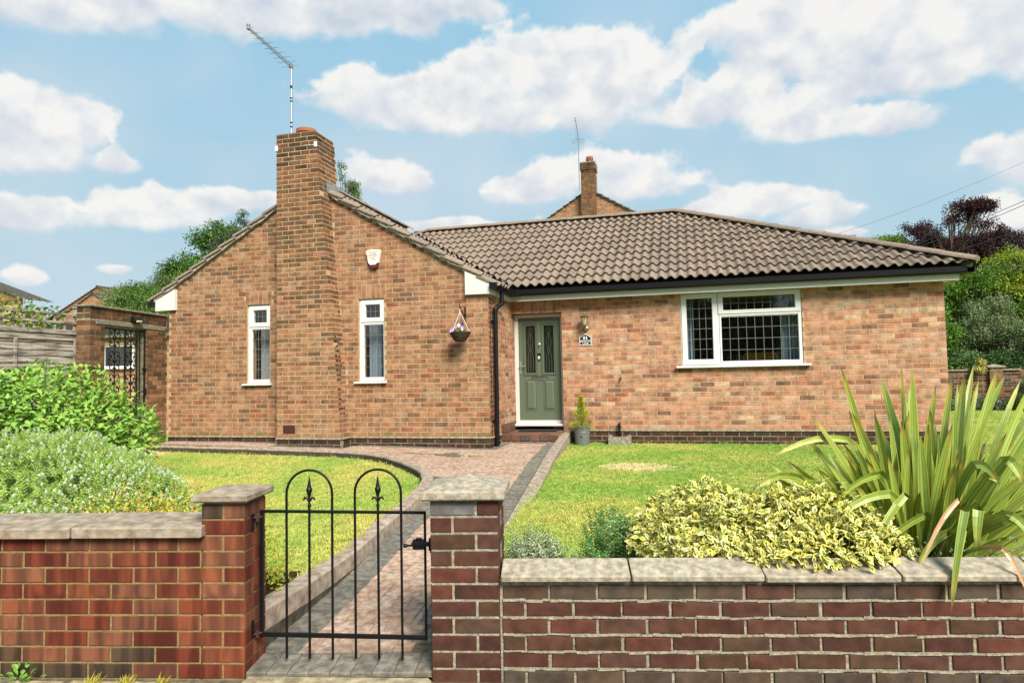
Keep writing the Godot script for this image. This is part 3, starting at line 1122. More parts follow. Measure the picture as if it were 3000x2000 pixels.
	extrude(st, PackedVector2Array([Vector2(0, 0.498), Vector2(-lip - 0.01, 0.498), Vector2(-lip - 0.01, 0.506), Vector2(0, 0.524)]), -10.22, ZG, Transform3D(Basis(Vector3(-1, 0, 0), Vector3(0, 1, 0), Vector3(0, 0, 1)), Vector3(XRET, 0, 0)))
	extrude(st, PackedVector2Array([Vector2(0, 0.498), Vector2(-lip - 0.01, 0.498), Vector2(-lip - 0.01, 0.506), Vector2(0, 0.524)]), ZG, ZC + lip, Transform3D(Basis(Vector3(-1, 0, 0), Vector3(0, 1, 0), Vector3(0, 0, 1)), Vector3(-5.208, 0, 0)))
	obj("weathering", st, "mortar_plinth", pl)
	for c in 3:
		var y := 0.42 - c * 0.075
		wall_face("plinth", Transform3D(Basis.IDENTITY, Vector3(0, 0, ZG + 0.010)), -8.655, -6.335, y, 1, XRET, PLINTH, [], false, false, c)
		wall_face("plinth", Transform3D(Basis.IDENTITY, Vector3(0, 0, ZG + 0.010)), -5.195, XRET + 0.01, y, 1, XRET + 0.015, PLINTH, [], true, false, c)
		wall_face("plinth", Transform3D(Basis.IDENTITY, Vector3(0, 0, ZM + 0.010)), -1.9, 3.67, y, 1, 3.675, PLINTH, [], true, false, c)
		wall_face("plinth", Transform3D(Basis.IDENTITY, Vector3(0, 0, ZC + 0.010)), -6.33, -5.205, y, 1, -6.33, PLINTH.slice(2), [], true, false, c)
		wall_face("plinth", Transform3D(Basis(Vector3.UP, PI / 2), Vector3(XRET + 0.010, 0, ZG + 0.01)), 0.1125 if c % 2 == 0 else 0.225, 0.6, y, 1, 0.005, PLINTH, [], false, false, c)
		wall_face("plinth", Transform3D(Basis(Vector3.UP, PI / 2), Vector3(-5.198, 0, ZC + 0.01)), 0.11, 0.30, y, 1, 0.005, PLINTH, [], false, false, c)
	# ---- chimney breast and stack
	var ch := node("chimney", house)
	st = st_new()
	var ys := [0.25, 0.52, 1.0, 1.5, 2.0, 2.55, 3.1, 3.64, 4.32, 5.40]
	for i in ys.size() - 1:
		var y0: float = ys[i]
		var y1: float = ys[i + 1]
		var zb := -9.9 if y1 > 3.9 else ZG - 0.01
		var r0 := chim_r(y0) - rec
		var r1 := chim_r(y1) - rec
		var l := -6.327 + rec
		var f := ZC - rec
		quad(st, Vector3(l, y0, f), Vector3(r0, y0, f), Vector3(r1, y1, f), Vector3(l, y1, f))
		quad(st, Vector3(r0, y0, f), Vector3(r0, y0, zb), Vector3(r1, y1, zb), Vector3(r1, y1, f))
		quad(st, Vector3(l, y0, zb), Vector3(l, y0, f), Vector3(l, y1, f), Vector3(l, y1, zb))
		quad(st, Vector3(r0, y0, zb), Vector3(l, y0, zb), Vector3(l, y1, zb), Vector3(r1, y1, zb))
	quad(st, Vector3(-6.32, 5.40, ZC), Vector3(-5.63, 5.40, ZC), Vector3(-5.63, 5.40, -9.9), Vector3(-6.32, 5.40, -9.9))
	obj("mortar", st, "mortar_house", ch)
	for c in 65:
		var y := 0.52 + c * 0.075
		var r := chim_r(y + 0.04)
		var fr := clampf((y - 1.2) / 3.3, 0.0, 1.0)
		var even := c % 2 == 0
		var xl := -6.327
		var joint_l: float = xl - 0.005 if even else xl + 0.1075
		var sp := spans(xl, r, joint_l)
		# avoid slivers at the tapering side by merging them into the brick before
		if sp.size() > 1 and sp[-1][1] - sp[-1][0] < 0.085:
			sp[-2][1] = lerpf(sp[-2][0], r, 0.52) - 0.005
			sp[-1] = [sp[-2][1] + 0.01, r]
		if sp[-1][1] < r - 0.02:
			sp[-1][1] = r
		var corner_d := 0.1025
		for s in sp:
			var w: float = s[1] - s[0]
			var d := 0.06
			if s == sp[-1]:
				d = 0.1025 if w > 0.15 else 0.215
				corner_d = d
			if s == sp[0]:
				d = 0.1
			if c == 1 and s[0] > -6.3 and s[0] < -6.0:
				continue
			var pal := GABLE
			if rng.randf() < fr * 1.3 - 0.1:
				pal = BROWN
			if y > 4.6 + rng.randf_range(-0.5, 0.5):
				pal = SOOTY if y > 5.0 else BROWN + SOOTY.slice(2)
			lay("chimney", Transform3D(Basis.IDENTITY, Vector3((s[0] + s[1]) * 0.5, y + 0.0375, ZC + rng.randf_range(-0.0015, 0.0015))), w, 0.063, d, pick(pal))
		var zdeep := 0.59 if y > 4.42 else 0.30
		if y > 4.0 and y <= 4.42:
			zdeep = 0.42
		var sx := Transform3D(Basis(Vector3.UP, PI / 2), Vector3(r, 0, ZC))
		var pal2 := GABLE
		for s in spans(corner_d + 0.01, zdeep, corner_d + 0.005):
			if rng.randf() < fr * 1.3 - 0.1:
				pal2 = BROWN if y < 4.9 else SOOTY
			lay("chimney", sx * Transform3D(Basis.IDENTITY, Vector3((s[0] + s[1]) * 0.5, y + 0.0375, rng.randf_range(-0.0015, 0.0015))), s[1] - s[0], 0.063, 0.06, pick(pal2))
		# left side, seen from a step to the left
		var lx := Transform3D(Basis(Vector3.UP, -PI / 2), Vector3(-6.327, 0, ZC - zdeep))
		for s in spans(0.0, zdeep - 0.11, 0.0 if even else 0.1125):
			lay("chimney", lx * Transform3D(Basis.IDENTITY, Vector3((s[0] + s[1]) * 0.5, y + 0.0375, 0)), s[1] - s[0], 0.063, 0.06, pick(BROWN if y > 2.5 else GABLE))
	# pot
	st = st_new()
	lathe(st, [Vector2(0.15, 0.0), Vector2(0.145, 0.10), Vector2(0.165, 0.11), Vector2(0.165, 0.165), Vector2(0.13, 0.17), Vector2(0.12, 0.02)], Vector3(-5.97, 5.38, -9.62), 24)
	obj("chimney_pot", st, "terracotta", ch)
	# lead flashing where the stack meets the right-hand slope
	st = st_new()
	extrude(st, PackedVector2Array([Vector2(0.18, 4.60), Vector2(0.60, 4.62), Vector2(0.60, 4.36), Vector2(0.24, 4.40)]), 0.004, 0.012, Transform3D(Basis(Vector3.UP, PI / 2), Vector3(-5.545, 0, ZC)))
	obj("flashing", st, "lead_grey", ch)
	# strap with pale corner pads
	st = st_new()
	tube(st, [Vector3(-6.34, 5.17, -9.88), Vector3(-6.335, 5.17, ZC + 0.006), Vector3(-5.605, 5.17, ZC + 0.006), Vector3(-5.60, 5.17, -9.9)], 0.004, 5)
	obj("strap", st, "aluminium", ch)
	for x in [-6.325, -5.615]:
		st = st_new()
		cbox(st, Vector3(x, 5.17, ZC + 0.004), Vector3(0.05, 0.09, 0.03), 0.008)
		obj("strap_pad", st, "sign_white", ch)
	# black moss that grows along the joints of the stepped right-hand side
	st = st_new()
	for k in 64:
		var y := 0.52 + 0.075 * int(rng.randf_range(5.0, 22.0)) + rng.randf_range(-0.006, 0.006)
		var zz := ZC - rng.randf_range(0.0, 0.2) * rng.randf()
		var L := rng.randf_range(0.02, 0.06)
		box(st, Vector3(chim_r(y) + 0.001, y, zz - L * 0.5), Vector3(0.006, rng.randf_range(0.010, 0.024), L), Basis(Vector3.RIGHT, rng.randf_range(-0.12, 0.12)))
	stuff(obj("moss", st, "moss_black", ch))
	# air brick low on the breast
	st = st_new()
	cbox(st, Vector3(-6.105, 0.653, ZC - 0.01), Vector3(0.222, 0.138, 0.03), 0.006)
	var ab := obj("air_brick", st, "airbrick", house)
	st = st_new()
	for i in 6:
		for j in 4:
			box(st, Vector3(-6.105 - 0.083 + i * 0.0332, 0.653 - 0.045 + j * 0.03, ZC + 0.0056), Vector3(0.022, 0.018, 0.003))
	obj("hole", st, "hole_black", ab)
	# ---- bricks: the 300 that show largest are parts
	var all := []
	for k in ["gable", "return", "main", "end", "plinth", "chimney"]:
		for b in bricks[k]:
			all.append(b[0])
	all.sort()
	var cut: float = all[all.size() - 300]
	var m := {"gable": gw, "return": rw, "main": mw, "end": ew, "plinth": pl, "chimney": ch}
	for k in m:
		var n := 0
		for b in bricks[k]:
			if b[0] >= cut:
				n += 1
		build_bricks(k, m[k], "brick_house", n)
	# ---- rooms behind the windows and the porch
	var room := node("room", house)
	st = st_new()
	# floors, back walls, ceiling: boxes with thickness
	box(st, Vector3(-2.45, 0.44, -13.6), Vector3(12.2, 0.1, 5.0))
	box(st, Vector3(-5.77, 0.44, -10.4), Vector3(5.6, 0.1, 1.2))
	obj("floor", st, "room_floor", room)
	st = st_new()
	box(st, Vector3(-2.45, 2.80, -13.65), Vector3(12.1, 0.1, 5.0))
	box(st, Vector3(-5.77, 2.80, -10.5), Vector3(5.6, 0.1, 1.26))
	obj("ceiling", st, "room_wall", room)
	st = st_new()
	box(st, Vector3(-2.45, 1.6, -16.2), Vector3(12.3, 2.4, 0.2))
	box(st, Vector3(-2.15, 1.6, -13.7), Vector3(0.2, 2.36, 4.9))
	box(st, Vector3(-8.55, 1.6, -12.9), Vector3(0.2, 2.4, 6.2))
	box(st, Vector3(-5.8, 1.6, -12.6), Vector3(5.4, 2.36, 0.12))
	obj("partition", st, "room_wall", room)
	st = st_new()
	box(st, Vector3(-2.95, 1.48, -11.9), Vector3(0.14, 2.46, 1.2))
	obj("porch_wall", st, "room_wall", room)

# ---------------------------------------------------------------- roof
const PROFILE := [[0.0, 0.0], [0.028, 0.002], [0.046, 0.016], [0.066, 0.038], [0.090, 0.048], [0.114, 0.038], [0.134, 0.016], [0.15, 0.0]]

func clip_tri(ts: Array, keep: Callable) -> Array:
	var out := []
	for t in ts:
		var d := []
		for p in t:
			d.append(keep.call(p))
		var poly := []
		for i in 3:
			var j := (i + 1) % 3
			if d[i] >= 0.0:
				poly.append(t[i])
			if (d[i] >= 0.0) != (d[j] >= 0.0):
				poly.append(t[i].lerp(t[j], d[i] / (d[i] - d[j])))
		for i in range(1, poly.size() - 1):
			out.append([poly[0], poly[i], poly[i + 1]])
	return out

# one double-roll concrete tile; o is its lower left corner on the roof plane
func tile_tris(o: Vector3, u: Vector3, v: Vector3, n: Vector3, gauge: float) -> Array:
	var ts := []
	var lift := 0.040
	var len_ := gauge + 0.055
	var pts := []
	for k in 2:
		for i in PROFILE.size():
			if k == 1 and i == 0:
				continue
			pts.append(Vector2(PROFILE[i][0] + 0.15 * k - 0.002 * (1.0 if k == 1 and i == PROFILE.size() - 1 else 0.0), PROFILE[i][1]))
	for i in pts.size() - 1:
		var a: Vector2 = pts[i]
		var b: Vector2 = pts[i + 1]
		var p0 := o + u * a.x + n * (a.y + lift)
		var p1 := o + u * b.x + n * (b.y + lift)
		var q0 := o + u * a.x + n * a.y + v * len_
		var q1 := o + u * b.x + n * b.y + v * len_
		ts.append([p0, p1, q1])
		ts.append([p0, q1, q0])
		var e0 := p0 - n * 0.013
		var e1 := p1 - n * 0.013
		ts.append([e0, e1, p1])
		ts.append([e0, p1, p0])
	# ends
	for s in [0, pts.size() - 1]:
		var a: Vector2 = pts[s]
		var p0 := o + u * a.x + n * (a.y + lift)
		var q0 := o + u * a.x + n * a.y + v * len_
		if s == 0:
			ts.append([p0, q0, q0 - n * 0.02])
			ts.append([p0, q0 - n * 0.02, p0 - n * 0.02])
		else:
			ts.append([p0, q0 - n * 0.02, q0])
			ts.append([p0, p0 - n * 0.02, q0 - n * 0.02])
	return ts

const TILES := [Color(0.302, 0.236, 0.187), Color(0.286, 0.224, 0.179), Color(0.323, 0.252, 0.203), Color(0.277, 0.220, 0.179), Color(0.311, 0.244, 0.191), Color(0.260, 0.208, 0.168)]

func lay_slope(list: Array, o: Vector3, u: Vector3, v: Vector3, cols: int, rows: int, gauge: float, keeps: Array) -> void:
	var n := u.cross(v).normalized()
	for r in rows:
		for c in cols:
			var p := o + u * (0.30 * c) + v * (gauge * r) + n * rng.randf_range(0.0, 0.003)
			var ts := tile_tris(p, u, v, n, gauge if r < rows - 1 else gauge - 0.06)
			var cut := false
			for k in keeps:
				var whole := true
				for q in [p, p + u * 0.3, p + v * (gauge + 0.06), p + u * 0.3 + v * (gauge + 0.06)]:
					if k.call(q) < 0.0:
						whole = false
				if not whole:
					cut = true
					ts = clip_tri(ts, k)
			if ts.is_empty():
				continue
			var q := p + u * 0.15 + v * gauge * 0.5
			var e := q - Vector3(0, CAM_Y, 0)
			var dep := e.dot(cam_f)
			var face := maxf(0.01, -n.dot(e.normalized()))
			list.append([face / dep / dep * (0.5 if cut else 1.0), ts, p, pick(TILES)])

func cap_tile(st: SurfaceTool, a: Vector3, b: Vector3, r: float, flat := 0.75, end := false) -> void:
	var t := (b - a).normalized()
	var side := t.cross(Vector3.UP).normalized()
	var up := side.cross(t)
	var ring := func(p: Vector3, rr: float) -> Array:
		var o := []
		for i in 9:
			var ang := PI * i / 8.0
			o.append(p + side * cos(ang) * rr + up * sin(ang) * rr * flat)
		return o
	var r0: Array = ring.call(a, r)
	var r1: Array = ring.call(b, r * 0.95)
	var i0: Array = ring.call(a, r - 0.018)
	for i in 8:
		quad(st, r0[i], r0[i + 1], r1[i + 1], r1[i])
		quad(st, i0[i], i0[i + 1], r0[i + 1], r0[i])
		if end:
			tri(st, a, r0[i], r0[i + 1])

func make_roof() -> void:
	var roof := node("roof", house)
	var list := []
	# main slope
	var e0 := Vector3(-6.0, 2.872, -10.70)
	var v := Vector3(0, 1.755, -3.02).normalized()
	var gauge := 3.493 / 11.0
	var apex := Vector2(-0.146, -13.72)
	var corner := Vector2(3.98, -10.68)
	var hip := func(p: Vector3) -> float:
		var d := corner - apex
		return -d.cross(Vector2(p.x, p.z) - apex) * -1.0
	var hip_s := signf(hip.call(Vector3(-1, 0, -11)))
	var keep_hip := func(p: Vector3) -> float: return hip.call(p) * hip_s
	var va := Vector2(-2.80, -10.70)
	var vb := Vector2(-5.82, -13.72)
	var keep_val := func(p: Vector3) -> float:
		var d := vb - va
		var w := d.cross(Vector2(p.x, p.z) - va)
		return w * signf(d.cross(Vector2(0, -11) - va))
	lay_slope(list, e0, Vector3.RIGHT, v, 34, 11, gauge, [keep_hip, keep_val])
	# right slope of the gable roof, from the verge back to the valley
	var c30 := Vector3(-1, 0.597, 0).normalized()
	var eave_r := Vector3(-2.70, VR[0] + VR[1] * (-2.70 + VR[2]) - 0.035, -9.53)
	var len_r := (eave_r.x - RIDGE_X) / absf(c30.x)
	var keep_gr := func(p: Vector3) -> float: return -keep_val.call(p)
	lay_slope(list, eave_r, Vector3(0, 0, -1), c30, 2, 11, len_r / 11.0, [keep_gr])
	# left slope
	var cl := Vector3(1, 0.585, 0).normalized()
	var eave_l := Vector3(-9.02, VL[0] + VL[1] * (-9.02 + VL[2]) - 0.035, -9.53 - 0.30 * 15)
	var len_l := (RIDGE_X - eave_l.x) / cl.x
	lay_slope(list, eave_l, Vector3(0, 0, 1), cl, 15, 11, len_l / 11.0, [])
	list.sort_custom(func(a, b): return a[0] > b[0])
	var rest := st_new()
	for i in list.size():
		var it: Array = list[i]
		var st: SurfaceTool = st_new() if i < 300 else rest
		var off: Vector3 = it[2] if i < 300 else Vector3.ZERO
		for t in it[1]:
			tri(st, t[0] - off, t[1] - off, t[2] - off, it[3])
		if i < 300:
			obj("tile", st, "roof_tile", roof, Transform3D(Basis.IDENTITY, off))
	stuff(obj("tiles", rest, "roof_tile", roof))
	# underlay of all slopes (also the ones turned away from the street)
	var st := st_new()
	var dn := Vector3(0, -0.03, 0)
	var rl := Vector3(-5.82, 4.62, -13.72)
	var ra := Vector3(-0.146, 4.62, -13.72)
	quad(st, Vector3(-2.80, 2.865, -10.72) + dn, Vector3(3.96, 2.865, -10.72) + dn, ra + dn, rl + dn)
	tri(st, Vector3(3.96, 2.865, -10.72) + dn, Vector3(3.96, 2.865, -16.8) + dn, ra + dn)
	quad(st, ra + dn, Vector3(3.96, 2.865, -16.8) + dn, Vector3(-9.0, 2.865, -16.8) + dn, rl + dn)
	var gr := Vector3(RIDGE_X, 4.66, -9.56)
	var gb := Vector3(RIDGE_X, 4.66, -14.0)
	quad(st, Vector3(-2.72, 2.77, -9.56) + dn, Vector3(-2.72, 2.77, -10.75) + dn, gb + dn, gr + dn)
	quad(st, Vector3(-9.0, 2.84, -14.0) + dn, Vector3(-9.0, 2.84, -9.56) + dn, gr + dn, gb + dn)
	quad(st, Vector3(-9.0, 2.84, -16.8) + dn, Vector3(-9.0, 2.84, -14.0) + dn, gb + dn, gb + dn + Vector3(0.1, 0, -0.1))
	obj("underlay", st, "roof_under", roof)
	# far slopes get a tile-coloured sheet
	st = st_new()
	tri(st, Vector3(3.98, 2.90, -10.70), Vector3(3.98, 2.90, -16.8), ra + Vector3(0, 0.02, 0), TILES[1])
	quad(st, ra + Vector3(0, 0.02, 0), Vector3(3.98, 2.90, -16.8), Vector3(-9.0, 2.90, -16.8), rl + Vector3(0, 0.02, 0), TILES[1])
	quad(st, Vector3(-2.72, 2.775, -10.1), Vector3(-2.72, 2.775, -10.72), Vector3(RIDGE_X, 4.66, -13.8), Vector3(RIDGE_X, 4.66, -10.1), TILES[1])
	obj("hip_slope", st, "roof_tile", roof)
	# ridge, hip and gable ridge caps
	var runs := [[Vector3(-0.10, 4.665, -13.72), Vector3(-5.42, 4.665, -13.72)], [Vector3(-5.42, 4.665, -13.72), Vector3(-5.86, 4.56, -13.72)], [Vector3(3.99, 2.915, -10.67), Vector3(-0.12, 4.67, -13.70)], [Vector3(RIDGE_X, 4.70, -9.50), Vector3(RIDGE_X, 4.70, -13.6)]]
	for k in runs.size():
		var a: Vector3 = runs[k][0]
		var b: Vector3 = runs[k][1]
		var n := maxi(1, roundi(a.distance_to(b) / 0.44))
		for i in n:
			st = st_new()
			var p := a.lerp(b, float(i) / n)
			var q := a.lerp(b, (i + 1.06) / n)
			cap_tile(st, Vector3.ZERO + Vector3(0, 0.006, 0), q - p, 0.115, 0.62, k == 2 and i == 0)
			var cm: Color = pick(TILES)
			var mi := obj("ridge_tile", recolor(st, cm), "roof_tile", roof, Transform3D(Basis.IDENTITY, p))
	# mortar bedding under the hip and ridge caps
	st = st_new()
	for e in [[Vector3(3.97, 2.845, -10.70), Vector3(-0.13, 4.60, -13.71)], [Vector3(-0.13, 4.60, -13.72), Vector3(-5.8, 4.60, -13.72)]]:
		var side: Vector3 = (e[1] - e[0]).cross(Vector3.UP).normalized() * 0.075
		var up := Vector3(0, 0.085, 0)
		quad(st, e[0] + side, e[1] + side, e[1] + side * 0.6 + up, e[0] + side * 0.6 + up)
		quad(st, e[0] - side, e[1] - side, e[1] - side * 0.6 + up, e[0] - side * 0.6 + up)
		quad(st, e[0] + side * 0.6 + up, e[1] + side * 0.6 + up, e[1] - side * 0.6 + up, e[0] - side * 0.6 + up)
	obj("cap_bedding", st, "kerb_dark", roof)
	# cement bedding under the verges
	st = st_new()
	for e in [[-8.93, RIDGE_X, VL], [-2.84, RIDGE_X, VR]]:
		var n := 24
		for i in n:
			var x0 := lerpf(e[0], e[1], float(i) / n)
			var x1 := lerpf(e[0], e[1], float(i + 1) / n)
			var y0 := verge_y(x0) - 0.05
			var y1 := verge_y(x1) - 0.05
			var d0 := 0.030 + 0.014 * sin(x0 * 9.0) * sin(x0 * 23.0)
			var d1 := 0.030 + 0.014 * sin(x1 * 9.0) * sin(x1 * 23.0)
			var z := -9.556
			var zb := -9.66
			var A := Vector3(x0, y0 - d0, z)
			var B := Vector3(x1, y1 - d1, z)
			var C := Vector3(x1, y1 + 0.02, z)
			var D := Vector3(x0, y0 + 0.02, z)
			var back := Vector3(0, 0, zb - z)
			if x1 < x0:
				quad(st, B, A, D, C)
			else:
				quad(st, A, B, C, D)
			quad(st, A + back, B + back, B, A)
	obj("verge_bedding", st, "cement", roof)
	# fascia, soffit, box ends
	st = st_new()
	box(st, Vector3(0.49, 2.757, -10.795), Vector3(6.63, 0.174, 0.02))
	box(st, Vector3(3.80, 2.757, -13.8), Vector3(0.02, 0.174, 6.0))
	obj("fascia", st, "fascia_paint", roof)
	st = st_new()
	box(st, Vector3(0.49, 2.695, -10.905), Vector3(6.6, 0.012, 0.195))
	box(st, Vector3(3.73, 2.695, -13.9), Vector3(0.13, 0.012, 6.0))
	obj("soffit", st, "fascia_paint", roof)
	st = st_new()
	var zb := -9.553
	extrude(st, PackedVector2Array([Vector2(-8.89, 2.668), Vector2(-8.493, 2.672), Vector2(-8.493, 3.03), Vector2(-8.89, 2.845)]), zb - 0.07, zb)
	obj("box_end", st, "fascia_paint", roof)
	st = st_new()
	extrude(st, PackedVector2Array([Vector2(-3.23, 2.672), Vector2(-2.84, 2.668), Vector2(-2.85, 2.86), Vector2(-3.23, 3.03)]), zb - 0.07, zb)
	obj("box_end", st, "fascia_paint", roof)
	st = st_new()
	box(st, Vector3(-2.835, 2.755, -10.21), Vector3(0.018, 0.172, 1.18))
	box(st, Vector3(-2.87, 2.675, -10.22), Vector3(0.05, 0.012, 1.2))
	obj("fascia", st, "fascia_paint", roof)
	# gutters: a square channel with a lip
	var gut := PackedVector2Array([Vector2(0, 0.092), Vector2(0, 0.0), Vector2(0.085, 0.0), Vector2(0.108, 0.02), Vector2(0.112, 0.092), Vector2(0.104, 0.096), Vector2(0.100, 0.086), Vector2(0.097, 0.024), Vector2(0.08, 0.008), Vector2(0.008, 0.008), Vector2(0.008, 0.092)])
	st = st_new()
	extrude(st, gut, -2.70, 3.86, Transform3D(Basis(Vector3(0, 0, 1), Vector3(0, 1, 0), Vector3(1, 0, 0)), Vector3(0, 2.757, -10.783)))
	# mitred return at the right-hand corner
	extrude(st, gut, 10.68, 16.8, Transform3D(Basis(Vector3(1, 0, 0), Vector3(0, 1, 0), Vector3(0, 0, -1)), Vector3(3.86, 2.757, 0)))
	obj("gutter", st, "black_plastic", roof)
	st = st_new()
	extrude(st, gut, 9.50, 10.70, Transform3D(Basis(Vector3(1, 0, 0), Vector3(0, 1, 0), Vector3(0, 0, -1)), Vector3(-2.825, 2.735, 0)))
	box(st, Vector3(-2.77, 2.782, -9.502), Vector3(0.115, 0.094, 0.006))
	box(st, Vector3(-2.72, 2.80, -10.72), Vector3(0.13, 0.10, 0.13))
	obj("gutter", st, "black_plastic", roof)
	st = st_new()
	extrude(st, gut, 9.50, 14.0, Transform3D(Basis(Vector3(-1, 0, 0), Vector3(0, 1, 0), Vector3(0, 0, -1)), Vector3(-8.895, 2.735, 0)))
	box(st, Vector3(-8.95, 2.782, -9.502), Vector3(0.115, 0.094, 0.006))
	obj("gutter", st, "black_plastic", roof)
	st = st_new()
	box(st, Vector3(-8.885, 2.755, -11.6), Vector3(0.018, 0.172, 4.0))
	obj("fascia", st, "fascia_paint", roof)
	# left flank wall below the roof
	st = st_new()
	box(st, Vector3(-8.60, 1.48, -13.0), Vector3(0.12, 2.46, 6.75))
	obj("flank_wall", st, "mortar_house", house)
	# downpipe with its swan neck and clips
	var dp := node("downpipe", house)
	st = st_new()
	tube(st, [Vector3(-2.755, 2.75, -9.92), Vector3(-2.755, 2.57, -9.92), Vector3(-2.76, 2.54, -9.91), Vector3(-2.80, 2.49, -9.84), Vector3(-2.825, 2.46, -9.79), Vector3(-2.825, 2.42, -9.79), Vector3(-2.825, 0.38, -9.79)], 0.034, 14)
	obj("pipe", st, "black_plastic", dp)
	for e in [[2.56, -2.755, -9.92], [2.43, -2.825, -9.79], [2.26, -2.825, -9.79], [0.42, -2.825, -9.79]]:
		st = st_new()
		lathe(st, [Vector2(0.034, -0.03), Vector2(0.040, -0.028), Vector2(0.040, 0.028), Vector2(0.034, 0.03)], Vector3(e[1], e[0], e[2]), 16)
		obj("collar", st, "black_plastic", dp)
	for y in [2.27, 0.75]:
		st = st_new()
		box(st, Vector3(-2.865, y, -9.79), Vector3(0.04, 0.03, 0.10))
		obj("clip", st, "black_plastic", dp)
	# cable beside the pipe
	st = st_new()
	tube(st, [Vector3(-2.877, 2.62, -9.70), Vector3(-2.877, 0.45, -9.70)], 0.006, 5)
	obj("cable", st, "rusty_iron", house)

func recolor(st: SurfaceTool, c: Color) -> ArrayMesh:
	var a := st.commit_to_arrays()
	var col := PackedColorArray()
	col.resize(a[Mesh.ARRAY_VERTEX].size())
	col.fill(c)
	a[Mesh.ARRAY_COLOR] = col
	var m := ArrayMesh.new()
	m.add_surface_from_arrays(Mesh.PRIMITIVE_TRIANGLES, a)
	return m

# ---------------------------------------------------------------- windows, door, step
# rectangular frame of width w with a sloped inner bead
func ring(st: SurfaceTool, x0: float, y0: float, x1: float, y1: float, w: Array, zb: float, zf: float, bead := 0.008) -> void:
	# w = left, bottom, right, top
	var o := [Vector2(x0, y0), Vector2(x1, y0), Vector2(x1, y1), Vector2(x0, y1)]
	var m := [Vector2(x0 + w[0] - bead, y0 + w[1] - bead), Vector2(x1 - w[2] + bead, y0 + w[1] - bead), Vector2(x1 - w[2] + bead, y1 - w[3] + bead), Vector2(x0 + w[0] - bead, y1 - w[3] + bead)]
	var i := [Vector2(x0 + w[0], y0 + w[1]), Vector2(x1 - w[2], y0 + w[1]), Vector2(x1 - w[2], y1 - w[3]), Vector2(x0 + w[0], y1 - w[3])]
	for k in 4:
		var j := (k + 1) % 4
		var f := func(p: Vector2, z: float) -> Vector3: return Vector3(p.x, p.y, z)
		var ob: float = 0.004
		var c: Vector2 = (o[0] + o[2]) * 0.5
		var q0: Vector2 = o[k] + (c - o[k]).sign() * ob
		var q1: Vector2 = o[j] + (c - o[j]).sign() * ob
		quad(st, f.call(o[k], zb), f.call(o[j], zb), f.call(o[j], zf - ob), f.call(o[k], zf - ob))
		quad(st, f.call(o[k], zf - ob), f.call(o[j], zf - ob), f.call(q1, zf), f.call(q0, zf))
		quad(st, f.call(q0, zf), f.call(q1, zf), f.call(m[j], zf), f.call(m[k], zf))
		quad(st, f.call(m[k], zf), f.call(m[j], zf), f.call(i[j], zf - bead * 1.6), f.call(i[k], zf - bead * 1.6))
		quad(st, f.call(i[k], zf - bead * 1.6), f.call(i[j], zf - bead * 1.6), f.call(i[j], zb), f.call(i[k], zb))

func pane(win: Node3D, x0: float, y0: float, x1: float, y1: float, z: float, nv: int, nh: int, v_off := 0.0) -> void:
	var st := st_new()
	box(st, Vector3((x0 + x1) * 0.5, (y0 + y1) * 0.5, z), Vector3(x1 - x0 + 0.01, y1 - y0 + 0.01, 0.006))
	obj("pane", st, "glass", win)
	st = st_new()
	for i in nv:
		var x := lerpf(x0, x1, (i + 1.0 + v_off) / (nv + 1.0))
		box(st, Vector3(x, (y0 + y1) * 0.5, z + 0.0045), Vector3(0.007, y1 - y0, 0.003))
	for i in nh:
		var y := lerpf(y0, y1, (i + 1.0) / (nh + 1.0))
		box(st, Vector3((x0 + x1) * 0.5, y, z + 0.0052), Vector3(x1 - x0, 0.007, 0.003))
	obj("leading", st, "leading", win)

func narrow_window(x0: float, x1: float, label: String) -> void:
	var w := node("window", house)
	w.set_meta("label", label)
	var zf := ZG - 0.022
	var zb := zf - 0.06
	var y0 := 1.388
	var y1 := 2.690
	var st := st_new()
	ring(st, x0, y0, x1, y1, [0.032, 0.055, 0.024, 0.03], zb, zf - 0.012)
	box(st, Vector3((x0 + x1) * 0.5, y1 - 0.385, zf - 0.04), Vector3(x1 - x0 - 0.05, 0.05, 0.05))
	obj("frame", st, "upvc", w)
	st = st_new()
	ring(st, x0 + 0.03, y1 - 0.365, x1 - 0.006, y1 - 0.02, [0.075, 0.070, 0.078, 0.070], zb, zf)
	obj("sash", st, "upvc", w)
	st = st_new()
	ring(st, x0 + 0.034, y0 + 0.035, x1 - 0.006, y1 - 0.378, [0.040, 0.026, 0.024, 0.026], zb, zf - 0.008)
	obj("bead", st, "upvc", w)
	pane(w, x0 + 0.105, y1 - 0.295, x1 - 0.084, y1 - 0.09, zf - 0.03, 2, 1)
	pane(w, x0 + 0.074, y0 + 0.061, x1 - 0.03, y1 - 0.404, zf - 0.035, 2, 4)
	st = st_new()
	cbox(st, Vector3((x0 + x1) * 0.5 - 0.012, 1.366, ZG + 0.0), Vector3(x1 - x0 + 0.115, 0.032, 0.11), 0.006)
	obj("sill", st, "upvc", w)
	# the wall seen behind the frame
	st = st_new()
	box(st, Vector3(x0 - 0.01, 2.02, ZG - 0.14), Vector3(0.016, 1.35, 0.22))
	box(st, Vector3(x1 + 0.01, 2.02, ZG - 0.14), Vector3(0.016, 1.35, 0.22))
	obj("reveal", st, "room_wall", w)

